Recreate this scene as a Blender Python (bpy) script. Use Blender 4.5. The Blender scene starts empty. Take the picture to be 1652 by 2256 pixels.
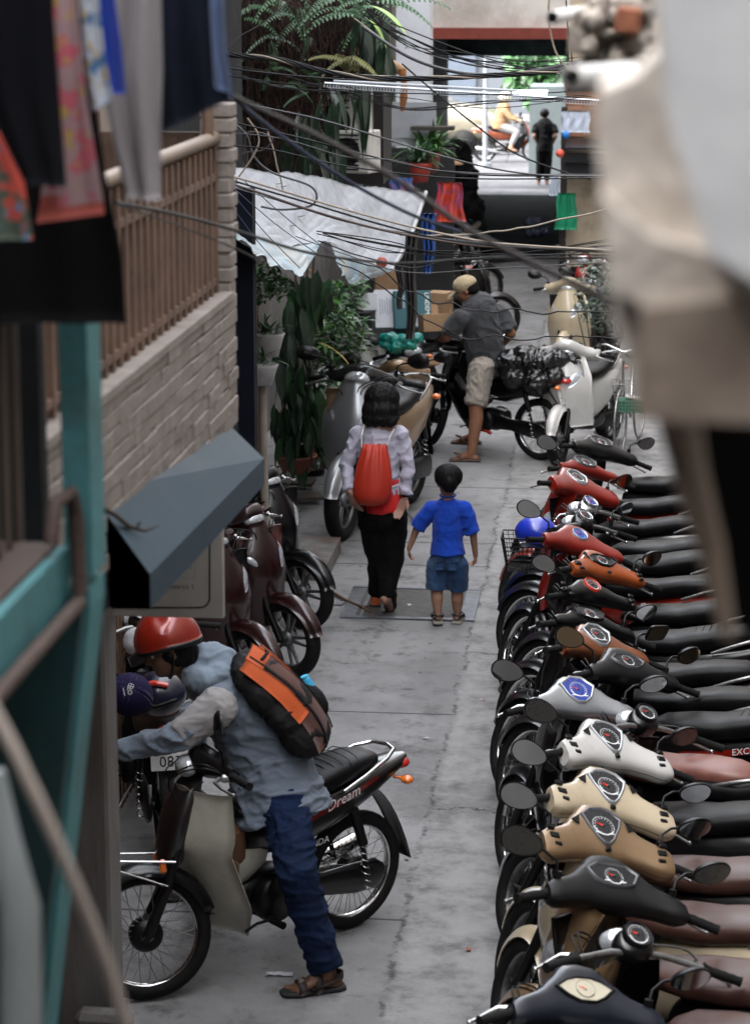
import bpy, math, random
from mathutils import Vector, Matrix, noise
V = Vector; R = math.radians; PI = math.pi
sc = bpy.context.scene
random.seed(7)
col = sc.collection
# ---------------------------------------------------------------- camera
cam = bpy.data.cameras.new('camera'); co = bpy.data.objects.new('camera', cam); col.objects.link(co)
CH = 4.29; PITCH = 12.47; YAW = 5.8
co.location = (0, 0, CH); co.rotation_euler = (R(90 - PITCH), 0, R(YAW))
cam.sensor_fit = 'VERTICAL'; cam.sensor_height = 36; cam.lens = 85.0
cam.clip_start = .1; cam.clip_end = 1500
cam.dof.use_dof = True; cam.dof.focus_distance = 13.2; cam.dof.aperture_fstop = 4.5
sc.camera = co
# ---------------------------------------------------------------- world and sun
SUN_EL, SUN_AZ = 52, 250
w = bpy.data.worlds.new('World'); sc.world = w; w.use_nodes = True
nt = w.node_tree; nt.nodes.clear()
sky = nt.nodes.new('ShaderNodeTexSky'); sky.sky_type = 'NISHITA'; sky.sun_disc = False
sky.sun_elevation = R(SUN_EL); sky.sun_rotation = R(SUN_AZ); sky.dust_density = 5; sky.air_density = 1.2; sky.ozone_density = 1
hs = nt.nodes.new('ShaderNodeHueSaturation'); hs.inputs['Saturation'].default_value = .22
bg = nt.nodes.new('ShaderNodeBackground'); bg.inputs[1].default_value = .15
wo = nt.nodes.new('ShaderNodeOutputWorld')
nt.links.new(sky.outputs[0], hs.inputs['Color']); nt.links.new(hs.outputs[0], bg.inputs[0]); nt.links.new(bg.outputs[0], wo.inputs[0])
sl = bpy.data.lights.new('sun', 'SUN'); sl.energy = .6; sl.angle = R(10); sl.color = (1, .96, .9)
so = bpy.data.objects.new('sun', sl); col.objects.link(so)
# Blender sky: sun_rotation measured clockwise from +Y; direction towards the sun
sd = V((math.sin(R(SUN_AZ)) * math.cos(R(SUN_EL)), math.cos(R(SUN_AZ)) * math.cos(R(SUN_EL)), math.sin(R(SUN_EL))))
so.rotation_euler = sd.to_track_quat('Z', 'Y').to_euler(); so.location = (0, 0, 30)
sc.view_settings.view_transform = 'Standard'; sc.view_settings.look = 'None'
sc.view_settings.exposure = 3.28; sc.view_settings.gamma = 1
sc.cycles.max_bounces = 6; sc.cycles.use_denoising = True
# ---------------------------------------------------------------- picture ray helpers (1652 x 2256 measuring grid of the photo)
_p, _y = R(PITCH), R(YAW)
_f = V((-math.sin(_y) * math.cos(_p), math.cos(_y) * math.cos(_p), -math.sin(_p)))
_r = V((math.cos(_y), math.sin(_y), 0)); _u = _r.cross(_f)
CAMP = V((0, 0, CH))
def ray(x, y): return _f + _r * ((x - 826) / 5327.) + _u * ((1128 - y) / 5327.)
def az(x, y, z=0.): d = ray(x, y); return CAMP + d * ((z - CH) / d.z)
def ay(x, y, Y): d = ray(x, y); return CAMP + d * (Y / d.y)
def ax(x, y, X): d = ray(x, y); return CAMP + d * (X / d.x)
# ---------------------------------------------------------------- materials
MATS = {}
def mat(name, c, rough=.6, metal=0., coat=0., var=.15, vs=6., bump=0., bs=60., dirt=None, dd=.35, spec=.5, trans=0., emis=None, alpha=1., sheen=0, stretch=None, coatr=.08):
    if name in MATS: return MATS[name]
    m = bpy.data.materials.new(name); m.use_nodes = True; t = m.node_tree; N = t.nodes; L = t.links
    b = N['Principled BSDF']
    b.inputs['Roughness'].default_value = rough; b.inputs['Metallic'].default_value = metal
    b.inputs['Coat Weight'].default_value = coat; b.inputs['Coat Roughness'].default_value = coatr
    b.inputs['Specular IOR Level'].default_value = spec; b.inputs['Transmission Weight'].default_value = trans
    b.inputs['Sheen Weight'].default_value = sheen
    c4 = (*c, 1)
    tc = N.new('ShaderNodeTexCoord'); src = tc.outputs['Object']
    if stretch:
        mp = N.new('ShaderNodeMapping'); mp.inputs['Scale'].default_value = stretch; L.new(src, mp.inputs[0]); src = mp.outputs[0]
    out = None
    if var > 0:
        n = N.new('ShaderNodeTexNoise'); n.inputs['Scale'].default_value = vs; n.inputs['Detail'].default_value = 9; n.inputs['Roughness'].default_value = .65
        L.new(src, n.inputs['Vector'])
        mx = N.new('ShaderNodeMix'); mx.data_type = 'RGBA'
        mx.inputs[6].default_value = tuple(max(0, k * (1 - var)) for k in c) + (1,)
        mx.inputs[7].default_value = tuple(min(1, k * (1 + var)) for k in c) + (1,)
        cr = N.new('ShaderNodeValToRGB'); cr.color_ramp.elements[0].position = .3; cr.color_ramp.elements[1].position = .7
        L.new(n.outputs['Fac'], cr.inputs[0]); L.new(cr.outputs[0], mx.inputs[0]); out = mx.outputs[2]
        rr = N.new('ShaderNodeMapRange'); rr.inputs[3].default_value = max(0, rough - .08); rr.inputs[4].default_value = min(1, rough + .12)
        L.new(n.outputs['Fac'], rr.inputs[0]); L.new(rr.outputs[0], b.inputs['Roughness'])
    if dirt:
        n2 = N.new('ShaderNodeTexNoise'); n2.inputs['Scale'].default_value = vs * .55; n2.inputs['Detail'].default_value = 9; n2.inputs['Roughness'].default_value = .72
        L.new(src, n2.inputs['Vector'])
        cr2 = N.new('ShaderNodeValToRGB'); cr2.color_ramp.elements[0].position = 1 - dd - .12; cr2.color_ramp.elements[1].position = 1 - dd + .12
        cr2.color_ramp.elements[0].color = (0, 0, 0, 1); cr2.color_ramp.elements[1].color = (1, 1, 1, 1)
        L.new(n2.outputs['Fac'], cr2.inputs[0])
        m2 = N.new('ShaderNodeMix'); m2.data_type = 'RGBA'; L.new(cr2.outputs[0], m2.inputs[0])
        if out: L.new(out, m2.inputs[6])
        else: m2.inputs[6].default_value = c4
        m2.inputs[7].default_value = (*dirt, 1); out = m2.outputs[2]
    if out: L.new(out, b.inputs['Base Color'])
    else: b.inputs['Base Color'].default_value = c4
    if bump > 0:
        n3 = N.new('ShaderNodeTexNoise'); n3.inputs['Scale'].default_value = bs; n3.inputs['Detail'].default_value = 5
        L.new(src, n3.inputs['Vector'])
        bp = N.new('ShaderNodeBump'); bp.inputs['Strength'].default_value = bump; bp.inputs['Distance'].default_value = .01
        L.new(n3.outputs['Fac'], bp.inputs['Height']); L.new(bp.outputs[0], b.inputs['Normal'])
    if emis:
        b.inputs['Emission Color'].default_value = (*emis[:3], 1); b.inputs['Emission Strength'].default_value = emis[3]
    if alpha < 1: b.inputs['Alpha'].default_value = alpha
    MATS[name] = m; return m
def paint(name, c, metal=.0, rough=.32):
    return mat('paint_' + name, c, rough, metal, .8, var=.06, vs=9, dirt=tuple(k * .75 + .006 for k in c), dd=.34, coatr=.12)
def plastic(name, c, rough=.5): return mat('plastic_' + name, c, rough, 0, 0, var=.12, vs=14, dirt=tuple(k * .85 + .006 for k in c), dd=.4, bump=.05, bs=300)
M_BLK = mat('plastic_black', (.003, .003, .0035), .34, var=.12, vs=14, dirt=(.006, .006, .0065), dd=.4, bump=.05, bs=300, spec=.3)
M_BLKG = mat('paint_black', (.002, .002, .0026), .3, 0, .45, var=.1, vs=9, dirt=(.007, .007, .0075), dd=.34, coatr=.1, spec=.35)
M_RUB = mat('rubber', (.006, .006, .006), .7, var=.3, vs=20, bump=.3, bs=90, dirt=(.014, .013, .012), dd=.34, spec=.2)
M_CHR = mat('chrome', (.72, .72, .72), .12, 1, var=.1, vs=20, dirt=(.35, .33, .3), dd=.35)
M_STL = mat('steel', (.32, .32, .32), .38, .9, var=.2, vs=20, dirt=(.12, .09, .07), dd=.4)
M_ALU = mat('alloy', (.2, .2, .205), .4, .8, var=.2, vs=18, dirt=(.07, .06, .05), dd=.42)
M_MIR = mat('mirror_glass', (.55, .57, .6), .04, 1, var=0)
M_SEAT = mat('seat_vinyl', (.0035, .0037, .0042), .38, 0, 0, var=.3, vs=10, bump=.12, bs=220, dirt=(.004, .004, .0045), dd=.40, spec=.14)
M_SEATB = mat('brown_vinyl', (.050, .020, .014), .42, 0, .05, var=.25, vs=10, bump=.12, bs=220)
M_GAUGE = mat('gauge_face', (.012, .013, .016), .25, 0, .6, var=.1)
M_WHT = mat('white_mark', (.75, .75, .75), .4, var=.05)
M_RED = mat('red_mark', (.75, .03, .01), .4, var=.05)
M_LENS = mat('clear_lens', (.55, .57, .6), .12, .35, 1, var=.4, vs=40)
M_TAIL = mat('red_lens', (.45, .012, .006), .15, 0, 1, var=.2, vs=40)
M_AMB = mat('amber_lens', (.75, .17, .02), .15, 0, 1, var=.2, vs=40)
# ---------------------------------------------------------------- mesh builder
class MB:
    def __init__(s): s.v = []; s.f = []; s.m = []; s.mi = 0; s.sm = []; s.smooth = True
    def add(s, vs, fs, smooth=None):
        o = len(s.v); s.v += [tuple(p) for p in vs]
        for f in fs: s.f.append(tuple(i + o for i in f)); s.m.append(s.mi); s.sm.append(s.smooth if smooth is None else smooth)
    def box(s, c, d, rot=None, taper=1.):
        c = V(c); hx, hy, hz = d[0] / 2, d[1] / 2, d[2] / 2; P = []
        for z in (-1, 1):
            k = taper if z > 0 else 1.
            for x, y in ((-1, -1), (1, -1), (1, 1), (-1, 1)): P.append(V((x * hx * k, y * hy * k, z * hz)))
        if rot is not None: P = [rot @ p for p in P]
        s.add([p + c for p in P], [(3, 2, 1, 0), (4, 5, 6, 7), (0, 1, 5, 4), (1, 2, 6, 5), (2, 3, 7, 6), (3, 0, 4, 7)], False)
    def rbox(s, c, d, r=.01, rot=None):      # box with chamfered edges
        c = V(c); h = [x / 2 for x in d]; r = min(r, min(h) * .9); vs = []; idx = {}
        for sx in (-1, 1):
            for sy in (-1, 1):
                for sz in (-1, 1):
                    for a in range(3):
                        p = [sx * (h[0] - r), sy * (h[1] - r), sz * (h[2] - r)]; p[a] = (sx, sy, sz)[a] * h[a]
                        idx[(sx, sy, sz, a)] = len(vs); vs.append(V(p))
        fs = []
        for a in range(3):
            b, c2 = (a + 1) % 3, (a + 2) % 3
            for sg in (-1, 1):
                q = []
                for u, w_ in ((-1, -1), (1, -1), (1, 1), (-1, 1)):
                    k = [0, 0, 0]; k[a] = sg; k[b] = u; k[c2] = w_; q.append(idx[(*k, a)])
                fs.append(tuple(q if sg > 0 else q[::-1]))
        for a in range(3):
            b, c2 = (a + 1) % 3, (a + 2) % 3
            for u in (-1, 1):
                for w_ in (-1, 1):
                    k1 = [0, 0, 0]; k1[a] = -1; k1[b] = u; k1[c2] = w_; k2 = list(k1); k2[a] = 1
                    q = [idx[(*k1, b)], idx[(*k2, b)], idx[(*k2, c2)], idx[(*k1, c2)]]
                    fs.append(tuple(q if u * w_ < 0 else q[::-1]))
        for sx in (-1, 1):
            for sy in (-1, 1):
                for sz in (-1, 1):
                    q = [idx[(sx, sy, sz, a)] for a in range(3)]
                    fs.append(tuple(q if sx * sy * sz > 0 else q[::-1]))
        if rot is not None: vs = [rot @ p for p in vs]
        s.add([p + c for p in vs], fs, False)
    def tube(s, pts, r, n=8, cap=True, flat=None):
        pts = [V(p) for p in pts]; k = len(pts)
        rs = [r] * k if not isinstance(r, (list, tuple)) else r
        up = None; vs = []
        for i, p in enumerate(pts):
            t = (pts[min(i + 1, k - 1)] - pts[max(i - 1, 0)])
            if t.length < 1e-9: t = V((0, 0, 1))
            t.normalize()
            if up is None:
                up = V((0, 0, 1)) if abs(t.z) < .9 else V((1, 0, 0))
            a = t.cross(up)
            if a.length < 1e-6: a = t.cross(V((0, 1, 0)))
            a.normalize(); b = a.cross(t).normalized(); up = b
            for j in range(n):
                th = 2 * PI * j / n; kk = flat or 1.
                vs.append(p + (a * math.cos(th) + b * math.sin(th) * kk) * rs[i])
        fs = []
        for i in range(k - 1):
            for j in range(n):
                j2 = (j + 1) % n; fs.append((i * n + j, i * n + j2, (i + 1) * n + j2, (i + 1) * n + j))
        s.add(vs, fs)
        if cap:
            s.add(vs[:n], [tuple(range(n))[::-1]], False); s.add(vs[-n:], [tuple(range(n))], False)
    def cyl(s, p0, p1, r, n=12, r1=None): s.tube([p0, p1], [r, r if r1 is None else r1], n)
    def ball(s, c, r, n=10, rot=None):
        c = V(c); rr = V(r) if isinstance(r, (list, tuple, Vector)) else V((r, r, r)); m = n; k = n // 2 + 1; vs = []
        for i in range(k + 1):
            ph = PI * i / k
            for j in range(m):
                th = 2 * PI * j / m; p = V((rr.x * math.sin(ph) * math.cos(th), rr.y * math.sin(ph) * math.sin(th), rr.z * math.cos(ph)))
                if rot is not None: p = rot @ p
                vs.append(c + p)
        fs = [(i * m + j, (i + 1) * m + j, (i + 1) * m + (j + 1) % m, i * m + (j + 1) % m) for i in range(k) for j in range(m)]
        s.add(vs, fs)
    def rings(s, rings, closed=True, caps=True):
        n = len(rings[0]); vs = [p for r_ in rings for p in r_]; fs = []
        for i in range(len(rings) - 1):
            for j in range(n if closed else n - 1):
                j2 = (j + 1) % n; fs.append((i * n + j, i * n + j2, (i + 1) * n + j2, (i + 1) * n + j))
        s.add(vs, fs)
        if closed and caps:
            s.add(rings[0], [tuple(range(n))[::-1]], True); s.add(rings[-1], [tuple(range(n))], True)
    def lathe(s, prof, c=(0, 0, 0), axis='Y', n=24, a0=0., a1=2 * PI):
        c = V(c); rg = []; full = abs(a1 - a0 - 2 * PI) < 1e-6; k = n if full else n + 1
        for i in range(k):
            th = a0 + (a1 - a0) * i / n; ct, st = math.cos(th), math.sin(th)
            rg.append([c + (V((r_ * ct, h, r_ * st)) if axis == 'Y' else V((r_ * ct, r_ * st, h)) if axis == 'Z' else V((h, r_ * ct, r_ * st))) for r_, h in prof])
        if full: rg.append(rg[0])
        m = len(prof); vs = [p for r_ in rg for p in r_]
        fs = [(i * m + j, (i + 1) * m + j, (i + 1) * m + j + 1, i * m + j + 1) for i in range(len(rg) - 1) for j in range(m - 1)]
        s.add(vs, fs)
    def loftx(s, st, n=14, e=2.6):           # st: (x, yc, zc, hy, hz[, e])
        rg = []
        for q in st:
            x, yc, zc, hy, hz = q[:5]; ee = q[5] if len(q) > 5 else e; rr = []
            for j in range(n):
                th = 2 * PI * (j + .5) / n; ct, s_ = math.cos(th), math.sin(th)
                rr.append(V((x, yc + hy * math.copysign(abs(ct) ** (2 / ee), ct), zc + hz * math.copysign(abs(s_) ** (2 / ee), s_))))
            rg.append(rr)
        s.rings(rg)
    def poly(s, pts, th=0., nrm=None):       # flat n-gon, optional thickness along nrm
        pts = [V(p) for p in pts]; n = len(pts)
        if th and nrm is not None:
            q = [p + V(nrm) * th for p in pts]
            s.add(pts + q, [tuple(range(n))[::-1], tuple(range(n, 2 * n))] + [(i, (i + 1) % n, n + (i + 1) % n, n + i) for i in range(n)], False)
        else: s.add(pts, [tuple(range(n))], False)
    def grid(s, fn, nu, nv, thick=0., two=False):
        P = [[V(fn(i / nu, j / nv)) for j in range(nv + 1)] for i in range(nu + 1)]
        m = nv + 1; vs = [p for r_ in P for p in r_]
        fs = [(i * m + j, (i + 1) * m + j, (i + 1) * m + j + 1, i * m + j + 1) for i in range(nu) for j in range(nv)]
        if not thick: s.add(vs, fs); return
        nr = []
        for i in range(nu + 1):
            for j in range(nv + 1):
                a = P[min(i + 1, nu)][j] - P[max(i - 1, 0)][j]; b = P[i][min(j + 1, nv)] - P[i][max(j - 1, 0)]
                q = a.cross(b); nr.append(q.normalized() if q.length > 1e-9 else V((0, 0, 1)))
        o = len(vs); v2 = [vs[i] - nr[i] * thick for i in range(o)]
        f2 = [tuple(i + o for i in f[::-1]) for f in fs]
        bd = [i * m for i in range(nu + 1)] ; e1 = [i * m + nv for i in range(nu + 1)]; e2 = list(range(m)); e3 = [nu * m + j for j in range(m)]
        sd_ = []
        for E_, fl in ((bd, 0), (e1, 1), (e2, 1), (e3, 0)):
            for i in range(len(E_) - 1):
                q = (E_[i], E_[i + 1], E_[i + 1] + o, E_[i] + o); sd_.append(q if fl == 0 else q[::-1])
        s.add(vs + v2, fs + f2 + sd_)
    def mesh(s, name='m'):
        me = bpy.data.meshes.new(name); me.from_pydata(s.v, [], s.f)
        me.polygons.foreach_set('material_index', s.m); me.polygons.foreach_set('use_smooth', s.sm); me.validate(); me.update(); return me
CACHE = {}
def link(name, me, mats=(), parent=None, M=None, own=False):
    o = bpy.data.objects.new(name, me); col.objects.link(o)
    mats = list(mats) if isinstance(mats, (list, tuple)) else [mats]
    while len(me.materials) < len(mats): me.materials.append(None)
    for i, m_ in enumerate(mats):
        o.material_slots[i].link = 'OBJECT'; o.material_slots[i].material = m_
    if parent is not None: o.parent = parent
    if M is not None: o.matrix_local = M
    return o
def tag(o, label, cat, group=None, kind=None):
    if label: o['label'] = label
    if cat: o['category'] = cat
    if group: o['group'] = group
    if kind: o['kind'] = kind
    return o
def root(name, loc, rz=0., label=None, cat=None, group=None):
    o = bpy.data.objects.new(name, None); col.objects.link(o); o.location = loc; o.rotation_euler = (0, 0, rz); o.empty_display_size = .2
    return tag(o, label, cat, group)
def part(name, mb, mats, parent=None, M=None, label=None):
    o = link(name, mb.mesh(name), mats, parent, M)
    if label: o['label'] = label
    return o
def thing(name, mb, mats, label, cat, group=None, M=None, kind=None):
    return tag(part(name, mb, mats, None, M), label, cat, group, kind)
def cpart(name, key, fn, mats, parent=None, M=None):
    key = (name,) + tuple(key)
    if key not in CACHE:
        b = MB(); fn(b); CACHE[key] = b.mesh(name)
    return link(name, CACHE[key], mats, parent, M)
def text_into(mb, s, O, U, W, size, th=.0015, shear=0., font=None):
    """flat letters: O = lower-left point, U = reading direction, W = up direction"""
    cu = bpy.data.curves.new('t', 'FONT'); cu.body = s; cu.size = size; cu.shear = shear; cu.resolution_u = 2
    o = bpy.data.objects.new('t', cu); col.objects.link(o)
    me = bpy.data.meshes.new_from_object(o.evaluated_get(bpy.context.evaluated_depsgraph_get()))
    U = V(U).normalized(); W = V(W).normalized(); O = V(O); Nn = U.cross(W)
    mb.add([O + U * v.co.x + W * v.co.y + Nn * th for v in me.vertices], [tuple(p.vertices) for p in me.polygons], False)
    bpy.data.objects.remove(o); bpy.data.curves.remove(cu); bpy.data.meshes.remove(me)
def rnd(a, b): return random.uniform(a, b)
def Tm(x, y, z): return Matrix.Translation(V((x, y, z)))
# ================================================================ motorbikes (local frame: +X forward, +Y left)
RAKE = R(23); SAX = V((-math.sin(RAKE), 0, math.cos(RAKE))); SPT = V((.36, 0, .86))
CS = V((.80, 0, .60)); CN = V((-.60, 0, .80)); CC = V((.285, 0, 1.0))
def smooth_path(P, sub=8):
    out = []; n = len(P)
    for i in range(n - 1):
        p0, p1, p2, p3 = P[max(i - 1, 0)], P[i], P[i + 1], P[min(i + 2, n - 1)]
        for k in range(sub):
            t = k / sub; out.append(.5 * ((2 * p1) + (p2 - p0) * t + (2 * p0 - 5 * p1 + 4 * p2 - p3) * t * t + (3 * p1 - p0 - 3 * p2 + p3) * t ** 3))
    out.append(P[-1]); return out
COWLS = {
 'wing': ([0, .055, .11, .165, .225, .28], [.140, .135, .105, .078, .074, .070], [.052, .052, .046, .042, .042, .038], [.02, .018, -.004, -.03, -.04, -.035]),
 'slim': ([0, .055, .11, .165, .22, .26], [.075, .07, .05, .036, .034, .03], [.05, .048, .04, .032, .03, .026], [.01, .008, .0, -.01, -.012, -.012]),
 'hex': ([0, .055, .11, .165, .22, .27], [.115, .11, .08, .056, .05, .044], [.05, .05, .044, .038, .036, .03], [.015, .01, -.005, -.02, -.025, -.025])}
COWLS['bar'] = ([0, .018, .035, .05, .065, .078], [.062, .062, .058, .05, .036, .012], [.045, .045, .042, .036, .026, .010], [.0, .0, .0, .0, .0, .0])
def sweep(y): a = max(0, abs(y) - .07); return V((-.34 * a, 0, -.10 * a))
def cowl_rings(b, cs, n=20, e=3.0, k=1., off=0.):
    ys, aa, bb, sh = COWLS[cs]; rg = []
    Y = [-y for y in ys[::-1]][:-1] + ys
    def it(arr, y):
        y = abs(y)
        for i in range(len(ys) - 1):
            if y <= ys[i + 1]: t = (y - ys[i]) / (ys[i + 1] - ys[i]); t = t * t * (3 - 2 * t) * .5 + t * .5; return arr[i] + (arr[i + 1] - arr[i]) * t
        return arr[-1]
    N_ = 22
    for i in range(N_ + 1):
        y = -ys[-1] + 2 * ys[-1] * i / N_; a, t, s0 = it(aa, y) * k, it(bb, y) * k, it(sh, y)
        if i in (0, N_): a *= .8; t *= .8
        c = CC + V((0, y, 0)) + sweep(y) + CS * s0 + CN * off; rr = []
        for j in range(n):
            th = 2 * PI * (j + .5) / n; ct, st = math.cos(th), math.sin(th)
            cx, cz = math.copysign(abs(ct) ** (2 / e), ct), math.copysign(abs(st) ** (2 / e), st)
            rr.append(c + CS * a * cx + CN * t * cz * (1 if cz > 0 else 1.25))
        rg.append(rr)
    b.rings(rg)
    if cs != 'bar': b.mi = 1; b.tube([r_[n // 2] .lerp(r_[n // 2 - 1], .5) for r_ in rg[1:-1]], .0016, 5); b.tube([r_[n // 2 + 2] for r_ in rg[1:-1]], .0014, 4); b.mi = 0
def dp(y, v, h=.0): return CC + V((0, y, 0)) + CS * v + CN * h
SHAPES = {
 'shield': [(0, .115), (.05, .105), (.088, .07), (.07, .02), (.035, -.045), (.012, -.07), (-.012, -.07), (-.035, -.045), (-.07, .02), (-.088, .07), (-.05, .105)],
 'lens': [(.108, .012), (.07, .04), (.03, .053), (-.03, .053), (-.07, .04), (-.108, .012), (-.07, -.022), (-.03, -.042), (.03, -.042), (.07, -.022)],
 'tri': [(.09, .05), (.03, .098), (-.03, .098), (-.09, .05), (-.06, -.02), (-.02, -.055), (.02, -.055), (.06, -.02)],
 'wide': [(.105, .03), (.06, .06), (-.06, .06), (-.105, .03), (-.075, -.02), (-.03, -.035), (.03, -.035), (.075, -.02)],
 'round': [(.052 * math.cos(a * PI / 12), .015 + .052 * math.sin(a * PI / 12)) for a in range(24)]}
def gauge_mb(b, shape, h=.05):
    # slots: 0 bezel, 1 face, 2 dial ring, 3 white marks, 4 red
    P = SHAPES[shape]; cy = sum(p[1] for p in P) / len(P)
    def sc_(k): return [(p[0] * k, cy + (p[1] - cy) * k) for p in P]
    o1, o2 = sc_(1.0), sc_(.88); n = len(P)
    b.mi = 0
    rg = [[dp(y, v, h - .012) for y, v in sc_(1.08)], [dp(y, v, h + .008) for y, v in o1], [dp(y, v, h + .011) for y, v in sc_(.95)], [dp(y, v, h + .003) for y, v in o2]]
    b.rings(rg, caps=False)
    b.mi = 1; b.poly([dp(y, v, h + .0035) for y, v in o2])
    r0 = .046 if shape == 'shield' else .034 if shape in ('lens', 'wide') else .042; dc = (0, .022 if shape in ('shield', 'tri') else .008)
    if shape == 'round': dc = (0, .015); r0 = .038
    def c(a, r_, hh): return dp(dc[0] + r_ * math.cos(a), dc[1] + r_ * math.sin(a), h + hh)
    b.mi = 2
    for i in range(14):
        a0, a1 = R(-150 + i * 10), R(-150 + (i + 1) * 10); b.poly([c(a0, r0 * .90, .0045), c(a0, r0, .0045), c(a1, r0, .0045), c(a1, r0 * .90, .0045)])
    for i in range(20):
        a0, a1 = R(i * 18), R((i + 1) * 18); b.poly([c(a0, r0 * .99, .0042), c(a0, r0 * 1.03, .0042), c(a1, r0 * 1.03, .0042), c(a1, r0 * .99, .0042)])
    b.mi = 3
    for i in range(13):
        a = R(-30 + i * 20); da = .03; b.poly([c(a - da, r0 * .74, .0047), c(a - da, r0 * .88, .0047), c(a + da, r0 * .88, .0047), c(a + da, r0 * .74, .0047)])
    if shape in ('shield', 'wide', 'tri'):
        for sy in (-1, 1):
            b.poly([dp(sy * .030 - .012, -.012, h + .0046), dp(sy * .030 + .012, -.012, h + .0046), dp(sy * .030 + .012, -.017, h + .0046), dp(sy * .030 - .012, -.017, h + .0046)][::1])
    b.mi = 4; a = R(20); b.poly([c(a + 1.2, r0 * .12, .0055), c(a, r0 * .85, .0055), c(a - 1.2, r0 * .12, .0055), c(a + PI, r0 * .15, .0055)][::-1])
    b.mi = 1; b.ball(c(0, 0, .005), .006, 8)
def buttons_mb(b, sy, h=.04):
    for (y, v, ly, lv) in ((.245, .022, .034, .026), (.235, -.022, .042, .030), (.226, -.064, .034, .020)):
        p = CC + V((0, sy * y, 0)) + sweep(y) + CS * v + CN * h
        rot = Matrix((CS, V((0, 1, 0)), CN)).transposed()
        b.rbox(p, (lv, ly, .012), .005, rot)
def tyre_mb(b, r, hw):
    pr = []
    for i in range(13):
        a = -PI * .62 + 2 * PI * .62 * i / 12; pr.append((r - hw * 1.0 + hw * 1.0 * math.cos(a), hw * math.sin(a) / .95))
    pr.append((r - hw * 1.75, hw * .62)); pr.append((r - hw * 1.75, -hw * .62)); pr.append(pr[0]); b.lathe(pr, n=40)
def rim_mb(b, r, hw, spoked):
    ri = r - hw * 1.72
    b.lathe([(ri + .012, -hw * .62), (ri, -hw * .6), (ri - .010, -hw * .3), (ri - .010, hw * .3), (ri, hw * .6), (ri + .012, hw * .62)], n=40)
    b.cyl((0, -.055, 0), (0, .055, 0), .028, 14)
    if spoked:
        b.mi = 1; b.lathe([(.0, -.05), (.05, -.05), (.072, -.03), (.075, .02), (.066, .04), (.03, .055), (0, .055)], n=28); b.mi = 0
    else:
        b.lathe([(0, -.03), (.05, -.03), (.05, .03), (0, .03)], n=16)
        for i in range(5):
            a = 2 * PI * i / 5
            for d in (-.16, .16):
                b.tube([(.045 * math.cos(a + d * 1.5), 0, .045 * math.sin(a + d * 1.5)), ((ri - .005) * math.cos(a + d), 0, (ri - .005) * math.sin(a + d))], [.014, .009], 6)
def spokes_mb(b, r, hw):
    ri = r - hw * 1.72 - .005
    for i in range(18):
        for sd_, d in ((1, .42), (-1, -.42)):
            a = 2 * PI * (i + (.5 if sd_ < 0 else 0)) / 18
            b.cyl((.07 * math.cos(a + d), .035 * sd_, .07 * math.sin(a + d)), (ri * math.cos(a), .004 * sd_, ri * math.sin(a)), .0019, 4)
def fender_mb(b, r, hw, a0, a1, k=1.22):
    def fn(u, v):
        a = R(a0 + (a1 - a0) * u); w_ = (v - .5) * 2; rr = r + .028 - .055 * abs(w_) ** 3; kk = k * (1 - .35 * (abs(u - .5) * 2) ** 4)
        return (rr * math.cos(a), hw * kk * w_ * 1.15, rr * math.sin(a))
    b.grid(fn, 20, 8, .004)
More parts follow.
